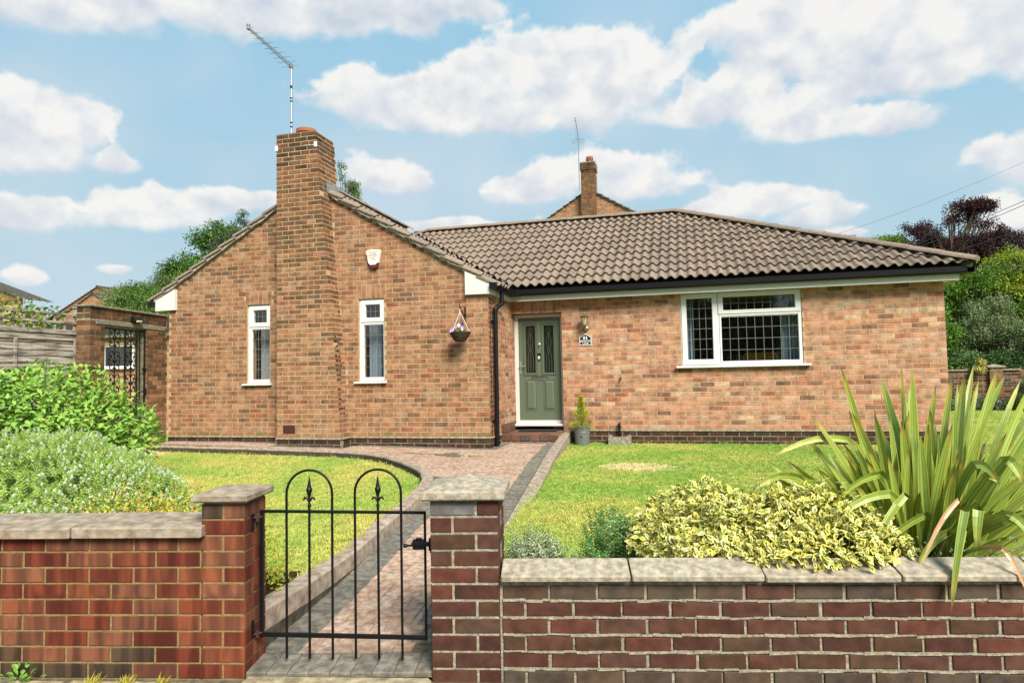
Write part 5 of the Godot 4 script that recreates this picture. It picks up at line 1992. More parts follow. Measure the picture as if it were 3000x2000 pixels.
func make_garden_walls() -> void:
	var fx := front_xf()
	# ---- left wall, its pier at the gate
	var lw := node("garden_wall")
	tag(lw, "mottled red brick front wall with pale flat coping, left of the iron gate", "wall")
	var st := st_new()
	box(st, Vector3(-3.165, 0.30, -0.113), Vector3(4.05, 0.752, 0.214))
	box(st, Vector3(-1.0295, 0.385, -0.121), Vector3(0.205, 0.91, 0.232))
	obj("mortar", st, "mortar_yellow", lw, fx)
	var pier := node("pier", lw)
	for c in 11:
		var y := -0.008 + c * 0.076 + 0.038
		var sh := -0.9165 + (0.113 if c % 2 == 0 else 0.0)
		var x0 := -5.2 if c < 9 else -1.137
		for s in spans(x0, -0.922, sh, 0.226, 0.011):
			var w: float = s[1] - s[0]
			var inpier: bool = s[0] > -1.15
			var corner: bool = absf(s[1] + 0.922) < 0.001
			var pal := LEFTW
			if c >= 8:
				pal = LEFTW.slice(2, 7) + GREYED.slice(1, 2)
			elif c <= 1 and s[0] < -1.4:
				pal = GREYED + LEFTW.slice(2, 4)
			var d := 0.06
			if corner:
				d = 0.1025 if w > 0.15 else 0.235
			lay("pier_l" if inpier else "wall_l", fx * Transform3D(Basis(Vector3.FORWARD, rng.randf_range(-0.004, 0.004)), Vector3((s[0] + s[1]) * 0.5, y, rng.randf_range(-0.002, 0.001))), w, 0.066, d, pick(pal))
		# right-hand side of the pier
		var sx := fx * Transform3D(Basis(Vector3.UP, PI / 2), Vector3(-0.922, 0, 0))
		if c % 2 == 1:
			lay("pier_l", sx * Transform3D(Basis.IDENTITY, Vector3((0.113 + 0.238) * 0.5, y, 0)), 0.125, 0.066, 0.06, pick(LEFTW.slice(2)))
	build_bricks("wall_l", lw, "brick_flame", 300)
	build_bricks("pier_l", pier, "brick_flame", 300)
	for e in [[-5.1, -3.75], [-3.74, -2.77], [-2.76, -1.782], [-1.772, -1.118]]:
		st = st_new()
		var dy := rng.randf_range(-0.003, 0.003)
		coping_block(st, [Vector2(0.042, 0.677 + dy), Vector2(0.044, 0.720 + dy), Vector2(0.036, 0.727 + dy), Vector2(-0.245, 0.744 + dy), Vector2(-0.25, 0.677 + dy)], e[0], e[1])
		obj("coping_stone", st, "coping_pale", lw, fx)
	st = st_new()
	cap_stone(st, -1.168, -0.893, 0.034, -0.275, 0.838, 0.877, 0.902)
	obj("cap_stone", st, "coping_pale", pier, fx)
	# ---- right wall and pier
	var rw := node("garden_wall")
	tag(rw, "dark red brick front wall with lichened saddleback coping, right of the iron gate", "wall")
	st = st_new()
	box(st, Vector3(3.25, 0.215, -0.115), Vector3(5.87, 0.495, 0.212))
	box(st, Vector3(0.151, 0.40, -0.164), Vector3(0.318, 0.876, 0.316))
	# ragged pointing along the bed joints
	for c in 6:
		var s := 0.33
		while s < 5.5:
			var w := rng.randf_range(0.03, 0.12)
			var hh := rng.randf_range(0.006, 0.014)
			box(st, Vector3(s + w * 0.5, -0.0285 + c * 0.0785 + 0.002 + rng.randf_range(-0.003, 0.003), -0.012), Vector3(w, hh, 0.022 + rng.randf() * 0.008), Basis(Vector3.FORWARD, rng.randf_range(-0.05, 0.05)))
			s += w
	obj("mortar", st, "mortar_grey", rw, fx)
	var rp := node("pier", rw)
	for c in 11:
		var y := -0.0285 + c * 0.0785 + 0.04
		var pal := RIGHTW if c > 0 else GREYED
		var d0 := 0.1025 if c % 2 == 1 else 0.2150
		var sp := [[-0.013, -0.013 + d0], [-0.013 + d0 + 0.0115, 0.3155]]
		for i in 2:
			var s: Array = sp[i]
			var d := 0.10 if i == 0 else (0.1025 if s[1] - s[0] > 0.15 else 0.215)
			lay("pier_r", fx * Transform3D(Basis(Vector3.FORWARD, rng.randf_range(-0.008, 0.008)), Vector3((s[0] + s[1]) * 0.5, y, rng.randf_range(-0.002, 0.002))), s[1] - s[0] - rng.randf() * 0.004, 0.0655, d, Color(0.16, 0.155, 0.15) if (c == 10 and i == 0) else pick(RIGHTW))
		var sx := fx * Transform3D(Basis(Vector3.UP, PI / 2), Vector3(0.3155, 0, 0))
		var a := 0.113 if c % 2 == 0 else 0.226
		if c > 5:
			for s in spans(a, 0.328, a, 0.226, 0.011):
				lay("pier_r", sx * Transform3D(Basis.IDENTITY, Vector3((s[0] + s[1]) * 0.5, y, 0)), s[1] - s[0], 0.0655, 0.06, pick(RIGHTW))
		# gateway side
		var gx := fx * Transform3D(Basis(Vector3.UP, -PI / 2), Vector3(-0.013, 0, -0.328))
		for s in spans(0.0, 0.218, 0.0 if c % 2 else 0.113, 0.226, 0.011):
			lay("pier_r", gx * Transform3D(Basis.IDENTITY, Vector3((s[0] + s[1]) * 0.5, y, 0)), s[1] - s[0], 0.0655, 0.06, pick(RIGHTW))
		if c < 6:
			var wp := RIGHTW
			if c == 5:
				wp = GREYED + [RIGHTW[3], RIGHTW[7]]
			elif c == 0:
				wp = GREYED
			lay_course("wall_r", fx, 0.327, 5.6, y, 0.0645, 0.3215 + (0.0 if c % 2 else 0.113), wp, false, 0.06, 0.003, 0.012)
	build_bricks("wall_r", rw, "brick_wall", 300)
	build_bricks("pier_r", rp, "brick_wall", 300)
	for e in [[0.326, 0.925], [0.934, 1.532], [1.541, 2.137], [2.146, 2.74], [2.75, 3.35], [3.36, 3.96], [3.97, 4.57], [4.58, 5.5]]:
		st = st_new()
		var dy := rng.randf_range(-0.003, 0.003)
		coping_block(st, [Vector2(0.040, 0.464 + dy), Vector2(0.043, 0.484 + dy), Vector2(0.034, 0.491 + dy), Vector2(-0.105, 0.532 + dy), Vector2(-0.25, 0.491 + dy), Vector2(-0.255, 0.464 + dy)], e[0], e[1])
		obj("coping_stone", st, "coping_lichen", rw, fx)
	st = st_new()
	cap_stone(st, -0.052, 0.348, 0.040, -0.37, 0.838, 0.884, 0.935)
	obj("cap_stone", st, "coping_lichen", rp, fx)

# ---------------------------------------------------------------- front gate
func make_front_gate() -> void:
	var g := node("garden_gate", self, front_xf(-0.475, 0.15, -0.12))
	tag(g, "low black iron garden gate with two hoops and spear finials", "gate")
	var L := -0.414
	var R := 0.414
	var sag := func(x: float) -> float: return -0.0135 * (x - L) / (R - L)
	var st := st_new()
	var yt := 0.618
	var hang := Basis(Vector3.FORWARD, 0.0135 / 0.828)
	cbox(st, Vector3(0, yt - 0.007, 0), Vector3(0.828, 0.013, 0.022), 0.002, hang)
	obj("top_rail", st, "black_iron", g)
	st = st_new()
	cbox(st, Vector3(0, 0.005, 0), Vector3(0.828, 0.022, 0.013), 0.002, hang)
	obj("bottom_rail", st, "black_iron", g)
	for x in [L, R]:
		st = st_new()
		cbox(st, Vector3(x, (yt + 0.0) * 0.5 + sag.call(x) + 0.002, 0), Vector3(0.019 if x < 0 else 0.011, yt + 0.01, 0.014), 0.002)
		obj("stile", st, "black_iron", g)
	var xs := [-0.287, -0.171, -0.054, 0.062, 0.179, 0.295]
	for e in [[0, 2], [3, 5]]:
		st = st_new()
		var x0: float = xs[e[0]]
		var x1: float = xs[e[1]]
		var r := (x1 - x0) * 0.5
		var cx := (x0 + x1) * 0.5
		var pts := [Vector3(x0, -0.105, 0), Vector3(x0, 0.3, 0), Vector3(x0, yt + 0.085, 0)]
		for k in range(1, 16):
			var a := PI - PI * k / 16.0
			pts.append(Vector3(cx + cos(a) * r, yt + 0.085 + sin(a) * r, 0))
		pts += [Vector3(x1, yt + 0.085, 0), Vector3(x1, 0.3, 0), Vector3(x1, -0.108, 0)]
		tube(st, pts, 0.0062, 10)
		obj("hoop", st, "black_iron", g)
		# centre bar with a spear
		st = st_new()
		tube(st, [Vector3(cx, -0.106, 0), Vector3(cx, yt + 0.03, 0)], 0.0062, 10)
		obj("bar", st, "black_iron", g)
		st = st_new()
		lathe(st, [Vector2(0.0075, 0.0), Vector2(0.0095, 0.006), Vector2(0.0075, 0.014), Vector2(0.0055, 0.02), Vector2(0.005, 0.045), Vector2(0.009, 0.060), Vector2(0.015, 0.082), Vector2(0.0155, 0.088), Vector2(0.011, 0.098), Vector2(0.006, 0.125), Vector2(0.0, 0.158)], Vector3(cx, yt + 0.018, 0), 10)
		for s in [-1.0, 1.0]:
			tube(st, [Vector3(cx + 0.003 * s, yt + 0.045, 0), Vector3(cx + 0.012 * s, yt + 0.062, 0), Vector3(cx + 0.022 * s, yt + 0.064, 0), Vector3(cx + 0.030 * s, yt + 0.052, 0)], [0.004, 0.006, 0.006, 0.004], 7)
		obj("finial", st, "black_iron", g)
	# latch
	st = st_new()
	cbox(st, Vector3(0.385, 0.452, 0.012), Vector3(0.062, 0.050, 0.018), 0.004)
	cbox(st, Vector3(0.405, 0.455, 0.02), Vector3(0.11, 0.022, 0.012), 0.003)
	lathe(st, [Vector2(0.0, -0.01), Vector2(0.009, -0.008), Vector2(0.011, 0.0), Vector2(0.008, 0.01), Vector2(0.005, 0.014), Vector2(0.006, 0.045)], Vector3(0.318, 0.448, 0.018), 10, Basis(Vector3.FORWARD, PI / 2))
	cbox(st, Vector3(0.385, 0.478, 0.014), Vector3(0.03, 0.012, 0.02), 0.003)
	obj("latch", st, "black_iron", g)
	# strike on the pier and hinge brackets
	st = st_new()
	cbox(st, Vector3(0.448, 0.452, 0.008), Vector3(0.026, 0.06, 0.03), 0.003)
	cbox(st, Vector3(0.452, 0.42, 0.02), Vector3(0.02, 0.02, 0.012), 0.003)
	obj("strike_plate", st, "black_iron", g)
	for y in [0.59, 0.02]:
		st = st_new()
		cbox(st, Vector3(-0.444, y + 0.0 + (-0.02 if y > 0.3 else 0.03), 0.035), Vector3(0.006, 0.085, 0.028), 0.002)
		obj("hinge_plate", st, "black_iron", g)
		st = st_new()
		tube(st, [Vector3(-0.446, y, 0.03), Vector3(-0.43, y, 0.01), Vector3(-0.41, y + 0.002, 0)], 0.007, 8)
		tube(st, [Vector3(-0.432, y - 0.02, 0.012), Vector3(-0.432, y + 0.012, 0.012)], 0.009, 8)
		obj("hinge_pin", st, "rusty_iron", g)

# ---------------------------------------------------------------- brick gateway at the side of the house
func make_side_gateway() -> void:
	var B := Vector3(-8.40, 0, -7.80)
	var A := Vector3(-8.69, 0, -9.62)
	var u := (A - B).normalized()
	var xf := Transform3D(Basis(u, Vector3.UP, u.cross(Vector3.UP)), B)
	var L := A.distance_to(B) - 0.008
	var w := node("gateway_wall")
	tag(w, "weathered brick gateway wall with concrete lintel beside the gable", "wall")
	var st := st_new()
	box(st, Vector3(0.155, 1.44, -0.11), Vector3(0.30, 2.24, 0.208), Basis.IDENTITY)
	box(st, Vector3((1.296 + L) * 0.5, 1.44, -0.11), Vector3(L - 1.296, 2.24, 0.208))
	box(st, Vector3(L * 0.5, 2.475, -0.11), Vector3(L - 0.008, 0.165, 0.208))
	obj("mortar", st, "mortar_plinth", w, xf)
	for c in 27:
		var y := 0.34 + c * 0.075
		var sh := 0.0 if c % 2 else 0.1125
		var pal := BROWN + (GABLE.slice(0, 4) if y < 1.5 else SOOTY.slice(0, 4))
		for r in [[0.0, 0.305], [1.295, L]]:
			for s in spans(r[0], r[1], sh - 0.005):
				var lo: bool = s[0] < 0.001
				lay("gateway", xf * Transform3D(Basis.IDENTITY, Vector3((s[0] + s[1]) * 0.5, y + 0.0375, rng.randf_range(-0.002, 0.002))), s[1] - s[0], 0.064, (0.1025 if s[1] - s[0] > 0.15 else 0.213) if lo else 0.06, pick(pal))
		# the end that faces the street
		var ex := xf * Transform3D(Basis(Vector3.UP, -PI / 2), Vector3(0, 0, -0.215))
		for s in spans(0.0, 0.215 - (0.1125 if c % 2 else 0.225), -0.005):
			if s[1] - s[0] > 0.04:
				lay("gateway", ex * Transform3D(Basis.IDENTITY, Vector3((s[0] + s[1]) * 0.5, y + 0.0375, 0)), s[1] - s[0], 0.064, 0.06, pick(BROWN))
	# two courses over the lintel: stretchers and headers, then brick on edge
	for s in spans(0.0, L, 0.0):
		lay("gateway", xf * Transform3D(Basis.IDENTITY, Vector3((s[0] + s[1]) * 0.5, 2.4275, rng.randf_range(-0.002, 0.002))), s[1] - s[0], 0.064, 0.06, pick(SOOTY + BROWN.slice(0, 2)))
	for s in spans(0.0, L, 0.0, 0.1125):
		lay("gateway", xf * Transform3D(Basis.IDENTITY, Vector3((s[0] + s[1]) * 0.5, 2.513, rng.randf_range(-0.003, 0.003))), s[1] - s[0], 0.09, 0.06, pick(SOOTY + BROWN.slice(0, 2)))
	for s in spans(0.0, 0.213, 0.0, 0.1125):
		for y in [2.4275, 2.51]:
			lay("gateway", xf * Transform3D(Basis(Vector3.UP, -PI / 2), Vector3(0, 0, -0.215)) * Transform3D(Basis.IDENTITY, Vector3((s[0] + s[1]) * 0.5, y, 0)), s[1] - s[0], 0.066, 0.06, pick(SOOTY))
	build_bricks("gateway", w, "brick_house", 300)
	st = st_new()
	cbox(st, Vector3(0.945, 2.352, -0.105), Vector3(1.65, 0.076, 0.222), 0.006)
	obj("lintel", st, "concrete_weathered", w, xf)
	st = st_new()
	cbox(st, Vector3(L * 0.5 - 0.01, 2.576, -0.105), Vector3(L + 0.04, 0.032, 0.27), 0.008)
	obj("capping", st, "concrete_weathered", w, xf)
	# ---- lamp on the lintel course
	var lamp := node("bulkhead_light", self, xf * Transform3D(Basis.IDENTITY, Vector3(0.98, 2.40, 0.0)))
	tag(lamp, "small black wedge light on the gateway wall over the side gate", "light")
	st = st_new()
	extrude(st, PackedVector2Array([Vector2(0, 0), Vector2(0.06, 0.0), Vector2(0.085, 0.03), Vector2(0.03, 0.085), Vector2(0, 0.09)]), -0.10, 0.10, Transform3D(Basis(Vector3(0, 0, 1), Vector3(0, 1, 0), Vector3(-1, 0, 0)), Vector3.ZERO))
	obj("housing", st, "black_plastic", lamp)
	st = st_new()
	cbox(st, Vector3(0, 0.012, 0.078), Vector3(0.12, 0.03, 0.016), 0.004, Basis(Vector3.RIGHT, 0.6))
	obj("lens", st, "alarm_cream", lamp)
	# ---- ornate gate
	var g := node("side_gate", self, xf * Transform3D(Basis.IDENTITY, Vector3(0.32, 0.47, -0.03)))
	tag(g, "tall black wrought iron scroll gate in the brick gateway", "gate")
	var W := 0.95
	var H := 1.80
	st = st_new()
	for x in [0.0, 0.475, 0.76, 0.83, W]:
		tube(st, [Vector3(x, 0, 0), Vector3(x, H, 0)], 0.016 if x in [0.0, 0.475, W] else 0.011, 6)
	for y in [0.0, H]:
		tube(st, [Vector3(0, y, 0), Vector3(W, y, 0)], 0.014, 6)
	obj("frame", st, "black_iron", g)
	for x in [0.24, 0.615]:
		st = st_new()
		tube(st, [Vector3(x, 0, 0), Vector3(x, H, 0)], 0.010, 6)
		obj("bar", st, "black_iron", g)
		for k in 5:
			var cy := 0.26 + k * 0.35
			st = st_new()
			var ball := []
			for i in 9:
				ball.append(Vector2(sin(PI * i / 8.0) * 0.034, -cos(PI * i / 8.0) * 0.034))
			lathe(st, ball, Vector3(x, cy, 0), 12)
			tube(st, [Vector3(x - 0.16 if x < 0.4 else x - 0.13, cy, 0), Vector3(x + 0.15, cy, 0)], 0.004, 5)
			obj("boss", st, "black_iron", g)
			for sx in [-1.0, 1.0]:
				for sy in [-1.0, 1.0]:
					st = st_new()
					for e in [[0.07, 0.10, 0.052], [0.10, 0.035, 0.040]]:
						var pts := []
						for i in 15:
							var a := 5.4 * i / 14.0
							var rr: float = e[2] * (1.0 - 0.55 * i / 14.0)
							pts.append(Vector3(x + sx * (e[0] - cos(a) * rr), cy + sy * (e[1] + sin(a) * rr * 0.95), 0))
						tube(st, pts, 0.0085, 5, Color.WHITE, false)
					obj("scroll", st, "black_iron", g)
	st = st_new()
	tube(st, [Vector3(0.62, 0.82, 0.02), Vector3(0.97, 0.82, 0.02)], 0.010, 6)
	cbox(st, Vector3(0.955, 0.82, 0.01), Vector3(0.04, 0.10, 0.03), 0.004)
	cbox(st, Vector3(0.93, 1.18, 0.01), Vector3(0.07, 0.05, 0.03), 0.004)
	obj("latch", st, "black_iron", g)

# ---------------------------------------------------------------- timber fence on the left boundary
func make_fence() -> void:
	var X := -8.75
	var f := node("timber_fence")
	tag(f, "weathered grey lap-board fence with trellis top on the left boundary", "fence")
	var grey := [Color(0.40, 0.37, 0.33), Color(0.36, 0.33, 0.29), Color(0.44, 0.40, 0.36), Color(0.34, 0.31, 0.27), Color(0.42, 0.38, 0.33)]
	var posts := [-7.93, -5.95, -3.97, -1.99]
	for i in posts.size():
		var st := st_new()
		cbox(st, Vector3(X - 0.01, 1.37, posts[i]), Vector3(0.095, 2.36, 0.095), 0.005, Basis.IDENTITY, pick(grey))
		obj("post", st, "fence_wood", f)
		st = st_new()
		cbox(st, Vector3(X - 0.01, 2.562, posts[i]), Vector3(0.125, 0.024, 0.125), 0.006, Basis.IDENTITY, pick(grey))
		obj("post_cap", st, "fence_wood", f)
		st = st_new()
		cbox(st, Vector3(X + 0.012, 2.02, posts[i] + 0.02), Vector3(0.075, 0.055, 0.16), 0.004)
		obj("bracket", st, "aluminium", f)
	for i in posts.size() - 1:
		var z0: float = posts[i] + 0.05
		var z1: float = posts[i + 1] - 0.05
		var zc := (z0 + z1) * 0.5
		var len_ := z1 - z0
		var y := 0.30
		while y < 2.04:
			var st := st_new()
			var n := 12
			var ph := rng.randf() * 6.0
			var col: Color = pick(grey)
			for k in n:
				var a := lerpf(z0, z1, float(k) / n)
				var b := lerpf(z0, z1, float(k + 1) / n)
				var ya := y + 0.010 * sin(a * 3.1 + ph) + 0.005 * sin(a * 8.0 + ph * 2.0)
				var yb := y + 0.010 * sin(b * 3.1 + ph) + 0.005 * sin(b * 8.0 + ph * 2.0)
				quad(st, Vector3(X + 0.022, yb, b), Vector3(X + 0.022, ya, a), Vector3(X + 0.004, y + 0.135, a), Vector3(X + 0.004, y + 0.135, b), col)
				quad(st, Vector3(X + 0.012, ya, a), Vector3(X + 0.022, ya, a), Vector3(X + 0.022, yb, b), Vector3(X + 0.012, yb, b), col)
				quad(st, Vector3(X - 0.006, y + 0.135, b), Vector3(X - 0.006, y + 0.135, a), Vector3(X + 0.012, ya, a), Vector3(X + 0.012, yb, b), col)
			obj("board", st, "fence_wood", f)
			y += 0.097 + rng.randf_range(-0.006, 0.006)
		for e in [[2.105, 0.085, 0.055], [2.165, 0.025, 0.09], [2.20, 0.045, 0.035]]:
			var st := st_new()
			cbox(st, Vector3(X + 0.012, e[0], zc), Vector3(e[2], e[1], len_), 0.004, Basis.IDENTITY, pick(grey) * 1.05)
			obj("rail", st, "fence_wood", f)
		for q in [0.02, 0.5, 0.98]:
			var st := st_new()
			cbox(st, Vector3(X + 0.034, 1.18, lerpf(z0, z1, q)), Vector3(0.022, 1.78, 0.045), 0.004, Basis.IDENTITY, pick(grey))
			obj("batten", st, "fence_wood", f)
		for yy in [2.325, 2.445]:
			var st := st_new()
			cbox(st, Vector3(X + 0.018, yy, zc), Vector3(0.022, 0.034, len_), 0.003, Basis.IDENTITY, pick(grey))
			obj("trellis_rail", st, "fence_wood", f)
		var z := z0 + 0.03
		while z < z1:
			var st := st_new()
			cbox(st, Vector3(X, 2.325, z), Vector3(0.018, 0.27, 0.034), 0.003, Basis.IDENTITY, pick(grey))
			obj("trellis_slat", st, "fence_wood", f)
			z += 0.155

# ---------------------------------------------------------------- buildings beyond
func gable_house(called: String, label: String, z: float, apex: Vector2, lw: Vector2, rw: Vector2, base: float, depth: float, brick: Array, tiles: Color, singles := 0) -> Node3D:
	var h := node(called, self, Transform3D(Basis.IDENTITY, Vector3(apex.x, base, z)))
	tag(h, label, "house")
	var o := Vector3(apex.x, base, z)
	var st := st_new()
	extrude(st, PackedVector2Array([Vector2(lw.x - apex.x, 0), Vector2(rw.x - apex.x, 0), Vector2(rw.x - apex.x, rw.y - base), Vector2(0, apex.y - base), Vector2(lw.x - apex.x, lw.y - base)]), -0.3, 0.0)
	box(st, Vector3((lw.x + rw.x) * 0.5 - apex.x, (minf(lw.y, rw.y) - base) * 0.5, -depth * 0.5 - 0.15), Vector3(rw.x - lw.x - 0.1, minf(lw.y, rw.y) - base, depth - 0.3))
	var wall := obj("wall", st, "mortar_house", h)
	var c := 0
	var y := apex.y
	while y > apex.y - 2.6:
		var fl := clampf((y + 0.04 - lw.y) / (apex.y - lw.y), 0.0, 1.0)
		var fr := clampf((y + 0.04 - rw.y) / (apex.y - rw.y), 0.0, 1.0)
		for s in spans(lerpf(lw.x, apex.x, fl), lerpf(rw.x, apex.x, fr), 0.1125 * (c % 2)):
			lay(called, Transform3D(Basis.IDENTITY, Vector3((s[0] + s[1]) * 0.5, y, z + 0.004) - o), s[1] - s[0], 0.065, 0.03, pick(brick))
		y -= 0.075
		c += 1
	build_bricks(called, wall, "brick_house", singles)
	bricks.erase(called)
	# two roof planes with thickness and stepped courses
	var rf := node("roof", h)
	for e in [[lw, -1.0], [rw, 1.0]]:
		var ev: Vector2 = e[0]
		var dirv := (ev - apex).normalized()
		var len_: float = apex.distance_to(ev) + 0.45
		var n := int(len_ / 0.30)
		st = st_new()
		for i in n:
			var a := apex + dirv * (len_ * i / n)
			var b := apex + dirv * (len_ * (i + 1.06) / n)
			var up := Vector2(-dirv.y, dirv.x) * signf(-dirv.y * 0.0 + dirv.x)
			var j := 0
			var zz := 0.10
			while zz > -depth:
				var col := tiles * rng.randf_range(0.86, 1.12)
				col.a = 1.0
				var z2 := maxf(zz - 0.9, -depth - 0.1)
				var A := Vector3(a.x - apex.x, a.y - base, zz) + Vector3(up.x, up.y, 0) * 0.02
				var Bv := Vector3(b.x - apex.x, b.y - base, zz) + Vector3(up.x, up.y, 0) * 0.06
				var A2 := A + Vector3(0, 0, z2 - zz)
				var B2 := Bv + Vector3(0, 0, z2 - zz)
				var dn := Vector3(up.x, up.y, 0) * -0.035
				quad(st, A, Bv, B2, A2, col)
				quad(st, Bv, Bv + dn, B2 + dn, B2, col)
				if j == 0:
					quad(st, A + dn, Bv + dn, Bv, A, col * 0.9)
				zz = z2
				j += 1
		obj("slope", st, "roof_far", rf)
	st = st_new()
	cap_tile(st, Vector3(0, apex.y - base + 0.02, 0.12), Vector3(0, apex.y - base + 0.02, -depth), 0.13, 0.6)
	obj("ridge", recolor(st, tiles), "roof_far", rf)
	return h

func make_far_buildings() -> void:
	var zf := -27.0
	var h := gable_house("neighbour_house", "red brick house with gable and chimney rising behind the tiled roof", zf, Vector2(-3.68, 9.02), Vector2(-7.3, 6.78), Vector2(-0.1, 6.86), 0.15, 9.0, GABLE, Color(0.26, 0.22, 0.17), 60)
	var ox := Vector3(-3.68, 0.15, zf)
	# chimney
	var ch := node("chimney", h)
	var st := st_new()
	box(st, Vector3(-3.665, 8.1, zf + 0.02) - ox, Vector3(0.57, 3.1, 0.72))
	obj("core", st, "mortar_plinth", ch)
	for c in 31:
		var y := 7.75 + c * 0.075
		var wide := 0.63 if c > 26 else 0.575
		if c > 26:
			st = st_new()
		for s in spans(-3.665 - wide * 0.5, -3.665 + wide * 0.5, 0.1125 * (c % 2)):
			lay("farch", Transform3D(Basis.IDENTITY, Vector3((s[0] + s[1]) * 0.5, y, zf + 0.39 + (0.03 if c > 26 else 0.0)) - ox), s[1] - s[0], 0.065, 0.4, pick(SOOTY if c > 24 else BROWN))
	build_bricks("farch", ch, "brick_house", 60)
	st = st_new()
	box(st, Vector3(-3.665, 9.92, zf + 0.02) - ox, Vector3(0.62, 0.31, 0.76))
	obj("crown", st, "concrete_weathered", ch)
	st = st_new()
	lathe(st, [Vector2(0.18, 0.0), Vector2(0.17, 0.06), Vector2(0.14, 0.08), Vector2(0.14, 0.30), Vector2(0.11, 0.31), Vector2(0.1, 0.1)], Vector3(-3.62, 10.07, zf + 0.02) - ox, 18)
	var pot := obj("chimney_pot", st, "terracotta", ch)
	st = st_new()
	for r in 4:
		for k in 7:
			var a := TAU * k / 7.0 + 0.2 * r
			box(st, Vector3(-3.62 + cos(a) * 0.139, 10.17 + r * 0.04, zf + 0.02 + sin(a) * 0.139) - ox, Vector3(0.012, 0.018, 0.06), Basis(Vector3.UP, -a))
	obj("vent_slot", st, "hole_black", ch)
	# its aerial
	var ae := node("television_aerial", self, Transform3D(Basis.IDENTITY, Vector3(-4.01, 8.9, zf + 0.4)))
	tag(ae, "slim rooftop aerial beside the chimney of the house behind", "aerial")
	st = st_new()
	tube(st, [Vector3(0, 0, 0), Vector3(0, 2.1, 0)], 0.018, 6)
	obj("mast", st, "lead_grey", ae)
	st = st_new()
	tube(st, [Vector3(0, 2.08, 0), Vector3(0.02, 2.35, 0.35), Vector3(0.02, 2.72, 0.85)], 0.012, 5)
	for i in 9:
		var f := i / 8.0
		var p := Vector3(0.02, lerpf(2.12, 2.70, f), lerpf(0.1, 0.82, f))
		tube(st, [p - Vector3(0.12, 0, 0), p + Vector3(0.12, 0, 0)], 0.005, 4)
	for y in [1.98, 2.06, 2.13]:
		tube(st, [Vector3(-0.24, y, 0), Vector3(0.24, y, 0)], 0.007, 4)
	for x in [-0.24, 0.24]:
		tube(st, [Vector3(x, 1.98, 0), Vector3(x, 2.13, 0)], 0.007, 4)
	obj("array", st, "lead_grey", ae)
	# cable down the gable
	# ---- houses far to the left
	gable_house("neighbour_house", "distant brick house with brown tiled gable behind the gateway wall", -37.0, Vector2(-39.2, 8.15), Vector2(-43.2, 6.2), Vector2(-35.2, 6.2), 0.1, 10.0, BROWN, Color(0.20, 0.165, 0.13), 0)
	gable_house("neighbour_house", "smaller brick gable wing in front of the distant brown roofed house", -33.5, Vector2(-35.85, 7.10), Vector2(-38.6, 5.6), Vector2(-33.1, 5.6), 0.1, 3.4, GABLE, Color(0.20, 0.165, 0.13), 0)
	gable_house("neighbour_house", "brown tiled roof corner at the far left behind the fence", -34.0, Vector2(-48.6, 9.35), Vector2(-54.0, 6.4), Vector2(-42.5, 7.25), 0.1, 2.0, BROWN, Color(0.17, 0.14, 0.12), 0)
	# ---- outbuilding seen through the side gate
	var ob := node("outbuilding", self, Transform3D(Basis.IDENTITY, Vector3(-16.0, 0.15, -15.0)))
	tag(ob, "low brick outbuilding with white window seen through the scroll gate", "building")
	var oo := Vector3(-16.0, 0.15, -15.0)
	st = st_new()
	slab_rects(st, [[-20.0, 0.0, -15.75, 2.85], [-14.66, 0.0, -12.2, 2.85], [-15.75, 0.0, -14.66, 1.86], [-15.75, 2.5, -14.66, 2.85]], -15.3, -15.004)
	var t := Transform3D(Basis.IDENTITY, -oo)
	var wall := obj("wall", st, "mortar_house", ob, t)
	for c in 36:
		var y := 0.15 + c * 0.075
		for s in spans(-17.0, -13.2, 0.1125 * (c % 2)):
			if y > 1.84 and y < 2.5 and s[1] > -15.75 and s[0] < -14.66:
				continue
			lay("outb", Transform3D(Basis.IDENTITY, Vector3((s[0] + s[1]) * 0.5, y + 0.0375, -15.0)), s[1] - s[0], 0.065, 0.05, pick(HOUSE))
	build_bricks("outb", wall, "brick_house", 80)
	st = st_new()
	ring(st, -15.75, 1.86, -14.66, 2.5, [0.06, 0.06, 0.09, 0.05], -15.12, -15.03)
	cbox(st, Vector3(-15.2, 1.85, -14.97), Vector3(1.2, 0.05, 0.16), 0.006)
	var win := obj("window", st, "upvc", ob, t)
	st = st_new()
	box(st, Vector3(-15.2, 2.18, -15.08), Vector3(1.05, 0.6, 0.01))
	obj("pane", st, "glass_obscure", win)
	st = st_new()
	box(st, Vector3(-16.1, 2.75, -14.86), Vector3(8.0, 0.09, 0.03))
	obj("fascia", st, "upvc", ob, t)
	st = st_new()
	box(st, Vector3(-16.1, 2.83, -14.80), Vector3(8.1, 0.07, 0.1))
	box(st, Vector3(-16.1, 3.0, -16.2), Vector3(8.2, 0.28, 2.8))
	obj("roof", st, "roof_under", ob, t)
	# ---- far garden wall on the right
	var fw := node("far_garden_wall", self)
	tag(fw, "distant low brick boundary wall with stone capped pier beyond the right lawn", "wall")
	var zw := -20.6
	st = st_new()
	box(st, Vector3(11.0, 0.80, zw - 0.11), Vector3(16.0, 1.05, 0.21))
	box(st, Vector3(7.97, 0.84, zw - 0.06), Vector3(0.30, 1.12, 0.32))
	obj("mortar", st, "mortar_plinth", fw)
